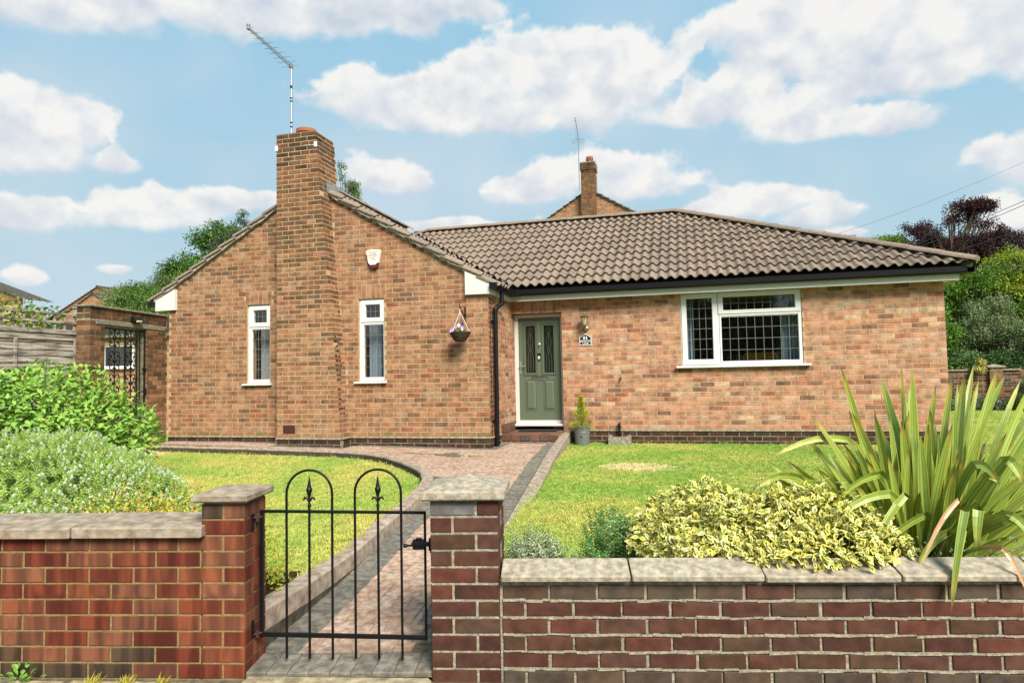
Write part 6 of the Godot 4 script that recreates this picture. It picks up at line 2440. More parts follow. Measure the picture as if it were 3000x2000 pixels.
	for c in 14:
		var y := 0.27 + c * 0.075
		lay_course("farw", Transform3D(Basis.IDENTITY, Vector3(0, 0, zw)), 5.6, 11.5, y + 0.0375, 0.064, 0.113 * (c % 2), BROWN + RIGHTW.slice(0, 4) + GREYED)
		for s in [[7.815, 7.915], [7.925, 8.125]]:
			lay("farw", Transform3D(Basis.IDENTITY, Vector3((s[0] + s[1]) * 0.5, y + 0.0375, zw + 0.105)), s[1] - s[0], 0.064, 0.08, pick(BROWN))
	build_bricks("farw", fw, "brick_house", 200)
	for k in 11:
		st = st_new()
		cbox(st, Vector3(4.6 + k * 0.92, 1.345, zw - 0.1), Vector3(0.91, 0.045, 0.30), 0.008)
		if absf(4.6 + k * 0.92 - 7.97) > 0.5:
			obj("coping_stone", st, "concrete", fw)
	st = st_new()
	box(st, Vector3(7.55, 1.345, zw - 0.1), Vector3(0.5, 0.045, 0.30))
	box(st, Vector3(8.35, 1.345, zw - 0.1), Vector3(0.44, 0.045, 0.30))
	obj("coping_stone", st, "concrete", fw)
	st = st_new()
	cap_stone(st, 7.76, 8.18, zw + 0.16, zw - 0.28, 1.40, 1.44, 1.50)
	obj("cap_stone", st, "concrete", fw)
	# ---- overhead wires
	var wires := [[Vector3(6.2, 5.05, -24.0), Vector3(11.5, 7.0, -14.0)], [Vector3(6.3, 4.98, -24.2), Vector3(11.5, 6.92, -14.0)], [Vector3(7.6, 4.85, -24.0), Vector3(12.2, 6.6, -14.0)], [Vector3(2.6, 5.6, -26.0), Vector3(13.5, 9.6, -30.0)]]
	for k in wires.size():
		st = st_new()
		var pts := []
		for i in 9:
			var f := i / 8.0
			pts.append(wires[k][0].lerp(wires[k][1], f) - Vector3(0, 0.25 * sin(PI * f), 0))
		tube(st, pts, 0.008 if k < 3 else 0.006, 5)
		var wl: String = ["upper of two close overhead wires crossing the purple tree", "lower of two close overhead wires crossing the purple tree", "single overhead wire lowest across the purple tree", "faint overhead wire reaching left above the hip ridge"][k]
		tag(obj("overhead_wire", st, "wire"), wl, "wire", "overhead wires")
const FLAX_UP := [ Vector3(2.242, 1.442, -0.75), Vector3(2.229, 1.190, -0.60), Vector3(2.512, 1.372, -0.85), Vector3(2.555, 1.429, -0.70), Vector3(2.588, 1.418, -0.65), Vector3(2.723, 1.296, -0.95), Vector3(2.823, 1.326, -0.85), Vector3(2.860, 1.379, -0.75), Vector3(3.030, 1.320, -1.00), Vector3(2.899, 1.397, -0.70), Vector3(3.131, 1.435, -1.00), Vector3(3.036, 1.360, -0.80), Vector3(3.051, 1.422, -0.65), Vector3(3.149, 1.373, -0.75), Vector3(3.334, 1.345, -0.90), Vector3(3.291, 1.385, -0.70), Vector3(3.431, 1.305, -0.80), Vector3(3.379, 1.346, -0.60), Vector3(2.027, 1.175, -0.65), Vector3(2.297, 1.188, -0.80), Vector3(1.779, 0.921, -0.70), Vector3(1.943, 0.895, -0.85), Vector3(1.782, 0.831, -0.60), Vector3(2.012, 1.062, -0.75), Vector3(1.826, 0.943, -0.45), Vector3(1.877, 0.891, -0.50), Vector3(2.224, 1.032, -0.90), Vector3(2.301, 1.203, -0.50), Vector3(2.415, 1.150, -0.45), Vector3(2.607, 1.122, -0.55), Vector3(2.645, 1.132, -0.40), Vector3(2.867, 1.196, -0.45), Vector3(3.137, 1.139, -0.45), Vector3(3.319, 1.008, -0.50), Vector3(2.198, 0.910, -1.00), Vector3(2.105, 0.964, -0.40), Vector3(2.289, 0.985, -0.35), Vector3(2.623, 0.946, -0.35), Vector3(2.414, 0.802, -0.30), Vector3(3.120, 0.990, -0.90), Vector3(3.011, 1.070, -0.55), Vector3(2.704, 0.965, -0.40), Vector3(2.969, 0.891, -0.35), Vector3(1.745, 0.765, -0.55), Vector3(1.798, 0.701, -0.50) ]
const FLAX_BENT := [ [Vector3(2.305, 0.878, -0.43), Vector3(2.005, 0.728, -0.35)], [Vector3(2.303, 0.789, -0.33), Vector3(1.962, 0.664, -0.25)], [Vector3(2.320, 0.815, -0.23), Vector3(2.065, 0.487, -0.15)], [Vector3(2.428, 0.708, -0.26), Vector3(2.086, 0.482, -0.18)], [Vector3(2.448, 0.647, -0.13), Vector3(2.242, 0.484, -0.05)], [Vector3(2.449, 0.710, -0.02), Vector3(2.341, 0.383, 0.06)], [Vector3(2.451, 0.794, 0.01), Vector3(2.315, 0.334, 0.09)], [Vector3(2.494, 0.812, -0.10), Vector3(2.258, 0.526, -0.02)], [Vector3(2.596, 0.774, -0.13), Vector3(2.523, 0.576, -0.05)], [Vector3(2.692, 0.845, -0.28), Vector3(2.731, 0.857, -0.20)], [Vector3(2.664, 0.938, -0.28), Vector3(2.738, 0.849, -0.20)], [Vector3(2.812, 0.961, -0.28), Vector3(2.849, 0.848, -0.20)], [Vector3(2.716, 0.674, -0.18), Vector3(2.785, 0.644, -0.10)], [Vector3(2.602, 0.604, -0.01), Vector3(2.656, 0.416, 0.07)], [Vector3(2.702, 0.733, -0.13), Vector3(2.793, 0.593, -0.05)], [Vector3(2.216, 0.582, -0.38), Vector3(1.745, 0.629, -0.30)], [Vector3(2.303, 0.605, -0.28), Vector3(2.105, 0.518, -0.20)], [Vector3(1.940, 0.832, -0.58), Vector3(1.639, 0.775, -0.50)], [Vector3(2.265, 1.023, -0.68), Vector3(1.786, 0.943, -0.60)] ]

# ---------------------------------------------------------------- leaves and plants
# simple folded leaf; dir along the leaf, nrm its upper side
func leaf2(st: SurfaceTool, p: Vector3, dir: Vector3, nrm: Vector3, len_: float, wid: float, c0: Color, c1: Color) -> void:
	var side := dir.cross(nrm).normalized() * wid * 0.5
	var up := side.cross(dir).normalized()
	if up.dot(nrm) < 0.0:
		up = -up
	var m := p + dir * len_ * 0.5 + up * len_ * 0.04
	var tip := p + dir * len_ - up * len_ * 0.10
	var l := m - side + up * wid * 0.18
	var r := m + side + up * wid * 0.18
	tri2(st, p, r, tip, c0, c1, c1)
	tri2(st, p, tip, l, c0, c1, c1)

func tri2(st: SurfaceTool, a: Vector3, b: Vector3, c: Vector3, ca: Color, cb: Color, cc: Color) -> void:
	st.set_normal((b - a).cross(c - a).normalized())
	st.set_color(ca)
	st.add_vertex(a)
	st.set_color(cc)
	st.add_vertex(c)
	st.set_color(cb)
	st.add_vertex(b)

# broad leaf with midrib: centre colour, rim colour
func leaf8(st: SurfaceTool, p: Vector3, dir: Vector3, nrm: Vector3, len_: float, wid: float, cm: Color, ce: Color, droop := 0.15, inner := 0.0) -> void:
	var side := dir.cross(nrm).normalized()
	var up := side.cross(dir).normalized()
	if up.dot(nrm) < 0.0:
		up = -up
	var rows := [[0.0, 0.06], [0.3, 0.85], [0.62, 0.9], [1.0, 0.0]]
	var prev := []
	for r in rows:
		var f: float = r[0]
		var c := p + dir * len_ * f - up * len_ * droop * f * f
		var h: float = wid * 0.5 * r[1]
		var row := [c - side * h + up * h * 0.28, c, c + side * h + up * h * 0.28]
		if inner > 0.0:
			row = [c - side * h + up * h * 0.28, c - side * h * inner + up * h * 0.28 * inner, c, c + side * h * inner + up * h * 0.28 * inner, c + side * h + up * h * 0.28]
		if prev.size():
			var n := row.size()
			for k in n - 1:
				var ca: Color
				if inner > 0.0:
					ca = ce if (k == 0 or k == 3 or f > 0.9 and inner < 0.8) else cm
				else:
					ca = cm.lerp(ce, 0.5)
				var nn: Vector3 = (prev[k + 1] - prev[k]).cross(row[k + 1] - prev[k]).normalized()
				st.set_normal(nn)
				st.set_color(ca)
				for v in [prev[k], row[k + 1], prev[k + 1], prev[k], row[k], row[k + 1]]:
					st.add_vertex(v)
		prev = row

func rand_dir() -> Vector3:
	var z := rng.randf_range(-1.0, 1.0)
	var a := rng.randf() * TAU
	var r := sqrt(1.0 - z * z)
	return Vector3(r * cos(a), z, r * sin(a))

func jit(c: Color, k := 0.15) -> Color:
	var f := rng.randf_range(1.0 - k, 1.0 + k)
	return Color(c.r * f * rng.randf_range(0.93, 1.07), c.g * f, c.b * f * rng.randf_range(0.9, 1.1))

# points near the skin of a set of lobes [centre, radii]; returns [point, outward]
func skin(lobes: Array, n: int, floor_y: float, depth := 0.35, lump := 0.16, freq := 2.2) -> Array:
	var noise := fbm(rng.randi() % 9999, freq, 3)
	var out := []
	var weight := []
	var total := 0.0
	for l in lobes:
		var r: Vector3 = l[1]
		total += r.x * r.y + r.y * r.z + r.x * r.z
		weight.append(total)
	var tries := 0
	while out.size() < n and tries < n * 12:
		tries += 1
		var v := rng.randf() * total
		var k := 0
		while weight[k] < v:
			k += 1
		var c: Vector3 = lobes[k][0]
		var r: Vector3 = lobes[k][1]
		var d := rand_dir()
		var f := 1.0 - depth * pow(rng.randf(), 1.8)
		f *= 1.0 + lump * noise.get_noise_3dv(c + d * r) * 2.0
		var p := c + d * r * f
		if p.y < floor_y:
			continue
		var inside := false
		for j in lobes.size():
			if j != k:
				var q: Vector3 = (p - lobes[j][0]) / lobes[j][1]
				if q.length() < 0.80:
					inside = true
		if inside:
			continue
		out.append([p, (d / r).normalized(), f])
	return out

func plant(called: String, label: String, category: String, at: Vector3, group := "") -> Node3D:
	var o := node(called, self, Transform3D(Basis.IDENTITY, at))
	tag(o, label, category, group)
	return o

func stems(root: Node3D, at: Vector3, targets: Array, r: float, m := "bark", called := "stem") -> void:
	var st := st_new()
	for t in targets:
		var e: Vector3 = t - at
		var b := Vector3(rng.randf_range(-1, 1), 0, rng.randf_range(-1, 1)) * r * 3.0
		tube(st, [b, b.lerp(e, 0.4) + Vector3(0, 0.06 * e.length(), 0), e], [r, r * 0.75, r * 0.35], 5, Color.WHITE, false)
	obj(called, st, m, root)

func make_plants() -> void:
	# ---- white-tipped hebe behind the left wall
	var F := func(s: float, y: float, t: float) -> Vector3: return front(s, y, t)
	var at: Vector3 = F.call(-2.75, 0.16, -1.15)
	var hb := plant("hebe_shrub", "broad hebe mound with white flower tips spilling towards the left wall", "shrub", at)
	var lobes := [[F.call(-2.95, 0.42, -1.20), Vector3(0.88, 0.60, 0.82)], [F.call(-4.05, 0.45, -1.30), Vector3(1.05, 0.66, 0.95)], [F.call(-2.34, 0.34, -1.30), Vector3(0.50, 0.46, 0.50)], [F.call(-3.4, 0.40, -0.75), Vector3(0.75, 0.36, 0.45)], [F.call(-2.62, 0.40, -0.68), Vector3(0.50, 0.28, 0.34)]]
	var st := st_new()
	var fl := st_new()
	for q in skin(lobes, 15000, 0.24, 0.13, 0.09, 1.4):
		var p: Vector3 = q[0] - at
		var out: Vector3 = (q[1] + Vector3(0, 0.75, 0) + rand_dir() * 0.35).normalized()
		var lit: float = clampf(q[1].y * 0.7 + 0.5, 0.0, 1.0)
		var g := jit(Color(0.30, 0.46, 0.10).lerp(Color(0.46, 0.56, 0.20), rng.randf()), 0.18)
		var side := out.cross(Vector3(0.3, 0.2, 0.9)).normalized()
		for k in 9:
			var a := k * 2.4
			var h := k / 9.0
			var d := (out * (0.45 + h * 0.8) + side.rotated(out, a) * (1.0 - h * 0.55)).normalized()
			leaf2(st, p + out * (0.04 * h), d, out, rng.randf_range(0.018, 0.027), 0.010, g, g * 1.1)
		if rng.randf() < 0.40 * clampf(q[1].y * 1.3, 0.0, 1.0) and q[2] > 0.93:
			var wl := rng.randf_range(0.012, 0.034)
			for k in 10:
				var a := k * 2.4
				var h := k / 10.0
				leaf2(fl, p + out * (0.04 + wl * h), (out * 0.6 + side.rotated(out, a)).normalized(), out, 0.013 * (1.1 - h * 0.5), 0.007, jit(Color(0.55, 0.62, 0.42), 0.1), jit(Color(0.70, 0.72, 0.62), 0.1))
	obj("foliage", st, "leaf", hb)
	obj("flower_spikes", fl, "petal", hb)
	st = st_new()
	for l in lobes:
		var c: Vector3 = l[0] - at
		for i in 26:
			var d := rand_dir()
			d.y = absf(d.y)
			tube(st, [Vector3(c.x + d.x * 0.1, 0.0, c.z + d.z * 0.1), c * Vector3(1, 0.6, 1) + d * l[1] * 0.4, c + d * l[1] * 0.85], [0.012, 0.008, 0.004], 4, Color.WHITE, false)
	obj("stem", st, "bark", hb)
	# leaves deeper inside
	st = st_new()
	for q in skin(lobes, 2600, 0.18, 0.6, 0.1, 1.4):
		var p: Vector3 = lerp(q[0], lobes[0][0], 0.0) - at - q[1] * 0.09
		leaf2(st, p, rand_dir(), q[1], 0.045, 0.022, jit(Color(0.30, 0.46, 0.10)), jit(Color(0.33, 0.48, 0.12)))
	obj("inner_leaves", st, "leaf", hb)
	# ---- large-leaved green shrub by the fence
	at = Vector3(-7.45, 0.24, -6.5)
	var hy := plant("laurel_shrub", "large green shrub with broad glossy leaves in front of the fence", "shrub", at)
	lobes = [[Vector3(-7.65, 0.98, -6.45), Vector3(0.95, 0.72, 0.75)], [Vector3(-6.85, 0.80, -6.45), Vector3(0.72, 0.52, 0.62)], [Vector3(-8.3, 1.0, -6.1), Vector3(0.7, 0.74, 0.7)], [Vector3(-7.2, 0.85, -5.95), Vector3(0.8, 0.5, 0.5)]]
	st = st_new()
	for q in skin(lobes, 9500, 0.34, 0.34, 0.16, 1.7):
		var p: Vector3 = q[0] - at
		var out: Vector3 = (q[1] + Vector3(0, 0.35, 0)).normalized()
		var d: Vector3 = (out * 0.55 + rand_dir() * 0.9 + Vector3(0, -0.1, 0)).normalized()
		var g := jit(Color(0.15, 0.31, 0.045).lerp(Color(0.27, 0.42, 0.08), rng.randf()), 0.2)
		if rng.randf() < 0.015:
			g = Color(0.45, 0.40, 0.06)
		leaf8(st, p, d, (out + Vector3(0, 0.6, 0)).normalized(), rng.randf_range(0.055, 0.090), rng.randf_range(0.034, 0.050), g, g * 1.12, 0.2)
	obj("foliage", st, "leaf", hy)
	var tg := []
	for i in 40:
		var l: Array = lobes[i % 4]
		var d := rand_dir()
		d.y = absf(d.y)
		tg.append(l[0] + d * l[1] * 0.85)
	stems(hy, at, tg, 0.016)
	st = st_new()
	for q in skin(lobes, 1800, 0.25, 0.8, 0.1, 1.4):
		leaf8(st, q[0] - at - q[1] * 0.14, rand_dir(), q[1], 0.08, 0.045, jit(Color(0.16, 0.31, 0.05)), jit(Color(0.2, 0.36, 0.06)))
	obj("inner_leaves", st, "leaf", hy)
	# tall pale shoot standing in front of it
	at = Vector3(-6.95, 0.22, -5.85)
	var sh := plant("tall_shoot", "single tall pale green shoot rising above the large leaved shrub", "plant", at)
	st = st_new()
	tube(st, [Vector3.ZERO, Vector3(0.02, 0.7, 0.02), Vector3(0.06, 1.52, 0.0)], [0.009, 0.007, 0.003], 5)
	obj("stem", st, "bark", sh)
	st = st_new()
	for k in 15:
		var h := 0.25 + k * 0.085
		var big := 0.13 if h < 0.8 else 0.06
		leaf8(st, Vector3(0.02 + 0.03 * h, h, 0.01), Vector3(cos(k * 2.3), 0.25, sin(k * 2.3)).normalized(), Vector3.UP, big, big * 0.6, jit(Color(0.24, 0.36, 0.14)), jit(Color(0.28, 0.40, 0.17)))
	obj("foliage", st, "leaf", sh)
	# ---- golden spirea by the left pier
	spirea("behind", F.call(-1.62, 0.17, -0.50), [[F.call(-1.78, 0.50, -0.50), Vector3(0.36, 0.32, 0.26)], [F.call(-1.38, 0.50, -0.52), Vector3(0.27, 0.33, 0.25)]], 2400, "orange and yellow spirea between the hebe and the left gate pier", [Color(0.52, 0.37, 0.04), Color(0.50, 0.22, 0.05), Color(0.42, 0.40, 0.06), Color(0.55, 0.42, 0.07)])
	spirea("gate", F.call(-1.16, 0.16, -0.78), [[F.call(-1.20, 0.32, -0.80), Vector3(0.16, 0.20, 0.17)], [F.call(-1.12, 0.25, -0.62), Vector3(0.12, 0.13, 0.13)]], 900, "small yellow green spirea beside the path just inside the gate", [Color(0.42, 0.42, 0.06), Color(0.24, 0.36, 0.05), Color(0.30, 0.40, 0.06), Color(0.50, 0.40, 0.05)])
	# ---- small plants behind the right wall
	at = F.call(0.46, 0.19, -0.62)
	var gp := plant("lavender_plant", "low grey green plant tucked behind the right gate pier", "plant", at)
	upright(gp, at, [[F.call(0.47, 0.36, -0.62), Vector3(0.20, 0.19, 0.16)]], 260, 0.10, [Color(0.22, 0.27, 0.16), Color(0.30, 0.34, 0.22), Color(0.17, 0.23, 0.12)], 0.030)
	at = F.call(0.92, 0.19, -0.66)
	var bp := plant("box_shrub", "compact dark green upright shrub behind the right wall", "shrub", at)
	upright(bp, at, [[F.call(0.92, 0.40, -0.66), Vector3(0.185, 0.26, 0.18)]], 420, 0.09, [Color(0.055, 0.15, 0.03), Color(0.075, 0.19, 0.04), Color(0.11, 0.24, 0.06)], 0.026)
	# ---- variegated euonymus over the coping
	at = F.call(1.66, 0.20, -0.45)
	var eu := plant("variegated_shrub", "yellow and green variegated shrub spilling over the right wall coping", "shrub", at)
	lobes = [[F.call(1.45, 0.56, -0.48), Vector3(0.40, 0.235, 0.38)], [F.call(1.85, 0.56, -0.42), Vector3(0.40, 0.24, 0.40)], [F.call(2.12, 0.50, -0.30), Vector3(0.24, 0.14, 0.27)], [F.call(1.75, 0.55, -0.22), Vector3(0.42, 0.10, 0.24)]]
	st = st_new()
	var coping := func(p: Vector3) -> float:
		var loc := front_xf().affine_inverse() * p
		if loc.z > 0.05:
			return 0.36
		if loc.z > -0.27:
			return 0.535 - absf(loc.z + 0.105) * 0.28 + 0.012
		return 0.26
	for q in skin(lobes, 4600, 0.26, 0.28, 0.22, 3.2):
		if q[0].y < coping.call(q[0]):
			continue
		var p: Vector3 = q[0] - at
		var out: Vector3 = (q[1] + Vector3(0, 0.4, 0)).normalized()
		var d: Vector3 = (out * 0.8 + rand_dir() * 0.85).normalized()
		var nn: Vector3 = (out + Vector3(0, 0.5, 0) + rand_dir() * 0.4).normalized()
		var L := rng.randf_range(0.032, 0.052)
		var yel := jit(Color(0.66, 0.54, 0.07).lerp(Color(0.76, 0.71, 0.30), rng.randf()), 0.1)
		var grn := jit(Color(0.13, 0.20, 0.05), 0.25)
		if rng.randf() < 0.22:
			grn = jit(Color(0.30, 0.36, 0.07), 0.2)
		leaf8(st, p, d, nn, L, L * 0.58, grn, yel, 0.15, 0.55)
		leaf8(st, p, (-d * 0.6 + out * 0.5 + rand_dir() * 0.3).normalized(), nn, L * 0.9, L * 0.52, grn, yel, 0.15, 0.55)
	# upright young shoots
	for k in 26:
		var b: Vector3 = F.call(rng.randf_range(1.12, 2.18), 0.62, rng.randf_range(-0.7, -0.2))
		var hgt := rng.randf_range(0.12, 0.27)
		var lean := Vector3(rng.randf_range(-0.05, 0.05), hgt, rng.randf_range(-0.05, 0.05))
		var shoots := st_new()
		tube(shoots, [b - at, b - at + lean], [0.003, 0.0015], 4, Color(0.30, 0.36, 0.08), false)
		obj("shoot", shoots, "leaf", eu)
		for j in 7:
			var p: Vector3 = b - at + lean * (0.3 + 0.1 * j)
			for s in [0.0, PI]:
				var dd := Vector3(cos(j * 1.57 + s), 0.5, sin(j * 1.57 + s)).normalized()
				leaf8(st, p, dd, Vector3.UP, 0.030, 0.016, jit(Color(0.34, 0.42, 0.10)), jit(Color(0.62, 0.60, 0.25)), 0.1, 0.5)
	obj("foliage", st, "leaf_gloss", eu)
	tg = []
	for i in 30:
		var l: Array = lobes[i % 3]
		tg.append(l[0] + rand_dir() * l[1] * 0.7)
	stems(eu, at, tg, 0.006)
	# ---- New Zealand flax
	at = F.call(2.58, 0.19, -0.66)
	var fx := plant("flax_plant", "big spiky flax with striped sword leaves drooping over the right wall", "plant", at)
	for e in FLAX_UP:
		flax_leaf(fx, at, F.call(2.58 + (e.x - 2.58) * 0.22 + rng.randf_range(-0.05, 0.05), 0.20, -0.66 + rng.randf_range(-0.12, 0.12)), F.call(e.x, e.y, e.z), -1.0)
	for k in 62:
		var a := rng.randf() * TAU
		var sp := pow(rng.randf(), 0.7)
		var tip: Vector3 = F.call(2.62 + cos(a) * 0.85 * sp, 0.50 + 0.62 * (1.0 - sp * sp) + rng.randf_range(-0.1, 0.1), -0.72 + sin(a) * 0.55 * sp)
		flax_leaf(fx, at, F.call(2.60 + cos(a) * 0.14, 0.19, -0.66 + sin(a) * 0.12), tip, -1.0)
	for i in FLAX_BENT.size():
		var e: Array = FLAX_BENT[i]
		var b: Vector3 = F.call(2.60 + (e[0].x - 2.60) * 0.3, 0.22, -0.62)
		flax_leaf(fx, at, b, F.call(e[1].x, e[1].y, e[1].z), 1.0, F.call(e[0].x, e[0].y, e[0].z), i == 7 or i == 13)
	for k in 90:
		var a := rng.randf_range(PI * 0.62, PI * 2.1)
		var out := rng.randf_range(0.55, 1.0)
		flax_leaf(fx, at, F.call(2.60 + cos(a) * 0.12, 0.20, -0.66 + rng.randf_range(-0.1, 0.1)), F.call(2.62 + cos(a) * 0.92 * out, 0.60 + rng.randf_range(-0.12, 0.40) * (1.15 - out * 0.6), -0.62 - sin(a) * 0.40 * out), -1.0)
	for k in 46:
		var f := rng.randf()
		flax_leaf(fx, at, F.call(2.48 + rng.randf_range(-0.1, 0.12), 0.20, -0.66 + rng.randf_range(-0.12, 0.12)), F.call(lerpf(1.72, 2.45, f) + rng.randf_range(-0.1, 0.1), lerpf(0.62, 1.05, f) + rng.randf_range(-0.1, 0.08), rng.randf_range(-0.95, -0.40)), -1.0)
	# ---- ground cover below the flax
	at = F.call(2.45, 0.30, -0.32)
	var gc := plant("ground_cover", "low blue green creeping plant between flax and coping", "plant", at)
	st = st_new()
	for k in 900:
		var p: Vector3 = F.call(rng.randf_range(2.0, 3.2), rng.randf_range(0.30, 0.55), rng.randf_range(-0.42, -0.24))
		leaf2(st, p - at, (rand_dir() + Vector3(0, 0.6, 0)).normalized(), Vector3.UP, 0.022, 0.011, jit(Color(0.12, 0.17, 0.12)), jit(Color(0.22, 0.27, 0.21)))
	obj("foliage", st, "leaf", gc)
	# ---- weeds at the foot of the left wall
	at = F.call(-1.98, 0.0, 0.07)
	var wd := plant("weed", "leafy green weed growing at the foot of the left wall", "weed", at)
	st = st_new()
	for k in 46:
		var d := (rand_dir() + Vector3(0, 0.9, 0.3)).normalized()
		leaf8(st, d * rng.randf_range(0.0, 0.09), d, Vector3.UP, 0.035, 0.022, jit(Color(0.15, 0.32, 0.05)), jit(Color(0.2, 0.38, 0.07)))
	obj("foliage", st, "leaf", wd)
	for e in [[-1.62, 0.10, "tuft of yellowing grass at the foot of the wall nearest the weed"], [-1.45, 0.09, "middle yellow grass tuft at the foot of the left wall"], [-1.27, 0.10, "yellow grass tuft below the coping end of the left wall"]]:
		at = F.call(e[0], -0.005, e[1])
		var gt := plant("grass_tuft", e[2], "grass", at, "grass tufts at the wall foot")
		st = st_new()
		for k in 34:
			var d := (rand_dir() * 0.8 + Vector3(0, 1.0, 0)).normalized()
			leaf2(st, Vector3(rng.randf_range(-0.03, 0.03), 0, rng.randf_range(-0.02, 0.02)), d, Vector3(0, 0, 1), rng.randf_range(0.04, 0.075), 0.005, jit(Color(0.30, 0.33, 0.05)), jit(Color(0.50, 0.42, 0.08)))
		obj("blades", st, "leaf", gt)
	# ---- conifer and dark shrub in the pot
	at = Vector3(-1.67, 0.565, -10.695)
	var cn := plant("golden_conifer", "golden feathery dwarf conifer in the grey pot", "conifer", at)
	st = st_new()
	for k in 1100:
		var h := pow(rng.randf(), 1.25)
		var rad := 0.155 * (1.0 - h * 0.86) * sqrt(rng.randf()) * (1.0 + 0.35 * sin(h * 17.0))
		if h > 0.55:
			rad = 0.055 * (1.0 - (h - 0.55) * 1.5)  * sqrt(rng.randf())
		var a := rng.randf() * TAU
		var p := Vector3(cos(a) * rad - 0.01 * h, h * 0.50, sin(a) * rad)
		var d := (Vector3(cos(a) * 0.8, 1.1, sin(a) * 0.8) + rand_dir() * 0.4).normalized()
		var c := Color(0.15, 0.27, 0.03).lerp(Color(0.50, 0.46, 0.03), clampf(rad * 5.0 + h * 0.5 + rng.randf_range(-0.25, 0.2), 0.0, 1.0))
		leaf2(st, p, d, rand_dir(), 0.045, 0.012, c, c * 1.1)
	obj("foliage", st, "leaf", cn)
	st = st_new()
	tube(st, [Vector3.ZERO, Vector3(-0.005, 0.4, 0)], [0.012, 0.004], 6)
	obj("trunk", st, "bark", cn)
	at = Vector3(-1.60, 0.565, -10.68)
	var ds := plant("leafy_sprig", "small dark leafed sprig leaning right in the grey pot", "plant", at)
	st = st_new()
	for k in 70:
		var f := rng.randf()
		var p := Vector3(0.02 + f * 0.11, 0.04 + f * 0.24, 0.03) + rand_dir() * 0.045
		leaf8(st, p, (rand_dir() + Vector3(0.4, 0.2, 0.2)).normalized(), Vector3.UP, 0.032, 0.016, jit(Color(0.09, 0.13, 0.03), 0.3), jit(Color(0.20, 0.15, 0.05), 0.3))
	obj("foliage", st, "leaf_gloss", ds)
	st = st_new()
	for k in 4:
		tube(st, [Vector3(0.01 * k, 0, 0), Vector3(0.06 + 0.03 * k, 0.24 - 0.03 * k, 0.03)], [0.004, 0.002], 4, Color.WHITE, false)
	obj("stem", st, "terracotta", ds)
	# ---- pansies in the hanging basket
	at = Vector3(-3.253, 2.075, ZG + 0.25)
	var pn := plant("pansies", "purple and white pansies growing in the hanging basket", "flowers", at)
	st = st_new()
	for k in 170:
		var a := rng.randf() * TAU
		var r := 0.13 * sqrt(rng.randf())
		var p := Vector3(cos(a) * r, rng.randf() * 0.085 * (1.2 - r / 0.13), sin(a) * r)
		leaf8(st, p, (rand_dir() + Vector3(cos(a), 0.5, sin(a)) * 0.6).normalized(), Vector3.UP, 0.036, 0.022, jit(Color(0.10, 0.24, 0.04)), jit(Color(0.18, 0.34, 0.07)))
	obj("foliage", st, "leaf", pn)
	for e in [[-0.085, 0.055, 0.10, Color(0.42, 0.25, 0.55), 0.034], [-0.045, 0.085, 0.06, Color(0.45, 0.30, 0.60), 0.024], [0.0, 0.115, 0.06, Color(0.80, 0.80, 0.80), 0.030], [0.052, 0.125, 0.05, Color(0.10, 0.03, 0.14), 0.032], [0.068, 0.075, 0.10, Color(0.50, 0.34, 0.68), 0.028], [0.075, 0.045, 0.12, Color(0.62, 0.58, 0.68), 0.020], [-0.15, 0.03, 0.03, Color(0.20, 0.12, 0.26), 0.022], [0.135, 0.075, 0.0, Color(0.12, 0.05, 0.18), 0.020], [-0.10, 0.025, 0.12, Color(0.55, 0.38, 0.62), 0.026]]:
		st = st_new()
		var c := Vector3(e[0], e[1], e[2])
		for k in 5:
			var a := TAU * k / 5.0 + 0.3
			var d := Vector3(cos(a), sin(a), 0.15).normalized()
			leaf8(st, c, d, Vector3(0, 0, 1), e[4], e[4] * 0.95, jit(e[3], 0.1), jit(e[3] * 1.2, 0.1), 0.1)
		obj("flower", st, "petal", pn)
	# ---- climber over the fence
	at = Vector3(-8.78, 2.15, -6.6)
	var cb := plant("climber", "yellow green climber sprawling over the fence trellis", "climber", at)
	st = st_new()
	for q in skin([[Vector3(-8.74, 2.50, -5.9), Vector3(0.26, 0.36, 0.95)], [Vector3(-8.9, 2.45, -6.75), Vector3(0.25, 0.22, 0.7)], [Vector3(-9.0, 2.36, -7.5), Vector3(0.25, 0.22, 0.35)]], 1500, 2.0, 0.6, 0.4, 2.0):
		var yel: float = clampf((q[0].z + 6.9) * 1.3, 0.0, 1.0) * rng.randf_range(0.4, 1.2)
		var c := Color(0.13, 0.23, 0.03).lerp(Color(0.55, 0.40, 0.02), clampf(yel, 0.0, 1.0))
		leaf8(st, q[0] - at, (rand_dir() + Vector3(0.2, 0.1, 0)).normalized(), (q[1] + Vector3.UP).normalized(), rng.randf_range(0.05, 0.09), 0.035, jit(c), jit(c * 1.15))
	obj("foliage", st, "leaf", cb)
	stems(cb, at, [Vector3(-8.8, 2.6, -5.2), Vector3(-8.8, 2.55, -6.0), Vector3(-8.85, 2.5, -7.2), Vector3(-8.9, 2.4, -7.6)], 0.01)

func spirea(_k: String, at: Vector3, lobes: Array, n: int, label: String, cols: Array) -> void:
	var o := plant("spirea_shrub", label, "shrub", at)
	var st := st_new()
	for q in skin(lobes, n, at.y + 0.02, 0.45, 0.2, 4.0):
		var out: Vector3 = (q[1] + Vector3(0, 0.7, 0)).normalized()
		var c: Color = pick(cols)
		var d: Vector3 = (out * 0.8 + rand_dir()).normalized()
		leaf2(st, q[0] - at, d, out, rng.randf_range(0.022, 0.036), 0.012, jit(c, 0.2), jit(c * 1.1, 0.2))
	obj("foliage", st, "leaf", o)
	var tg := []
	for i in 14:
		var l: Array = lobes[i % lobes.size()]
		var d := rand_dir()
		d.y = absf(d.y)
		tg.append(l[0] + d * l[1] * 0.8)
	stems(o, at, tg, 0.004)

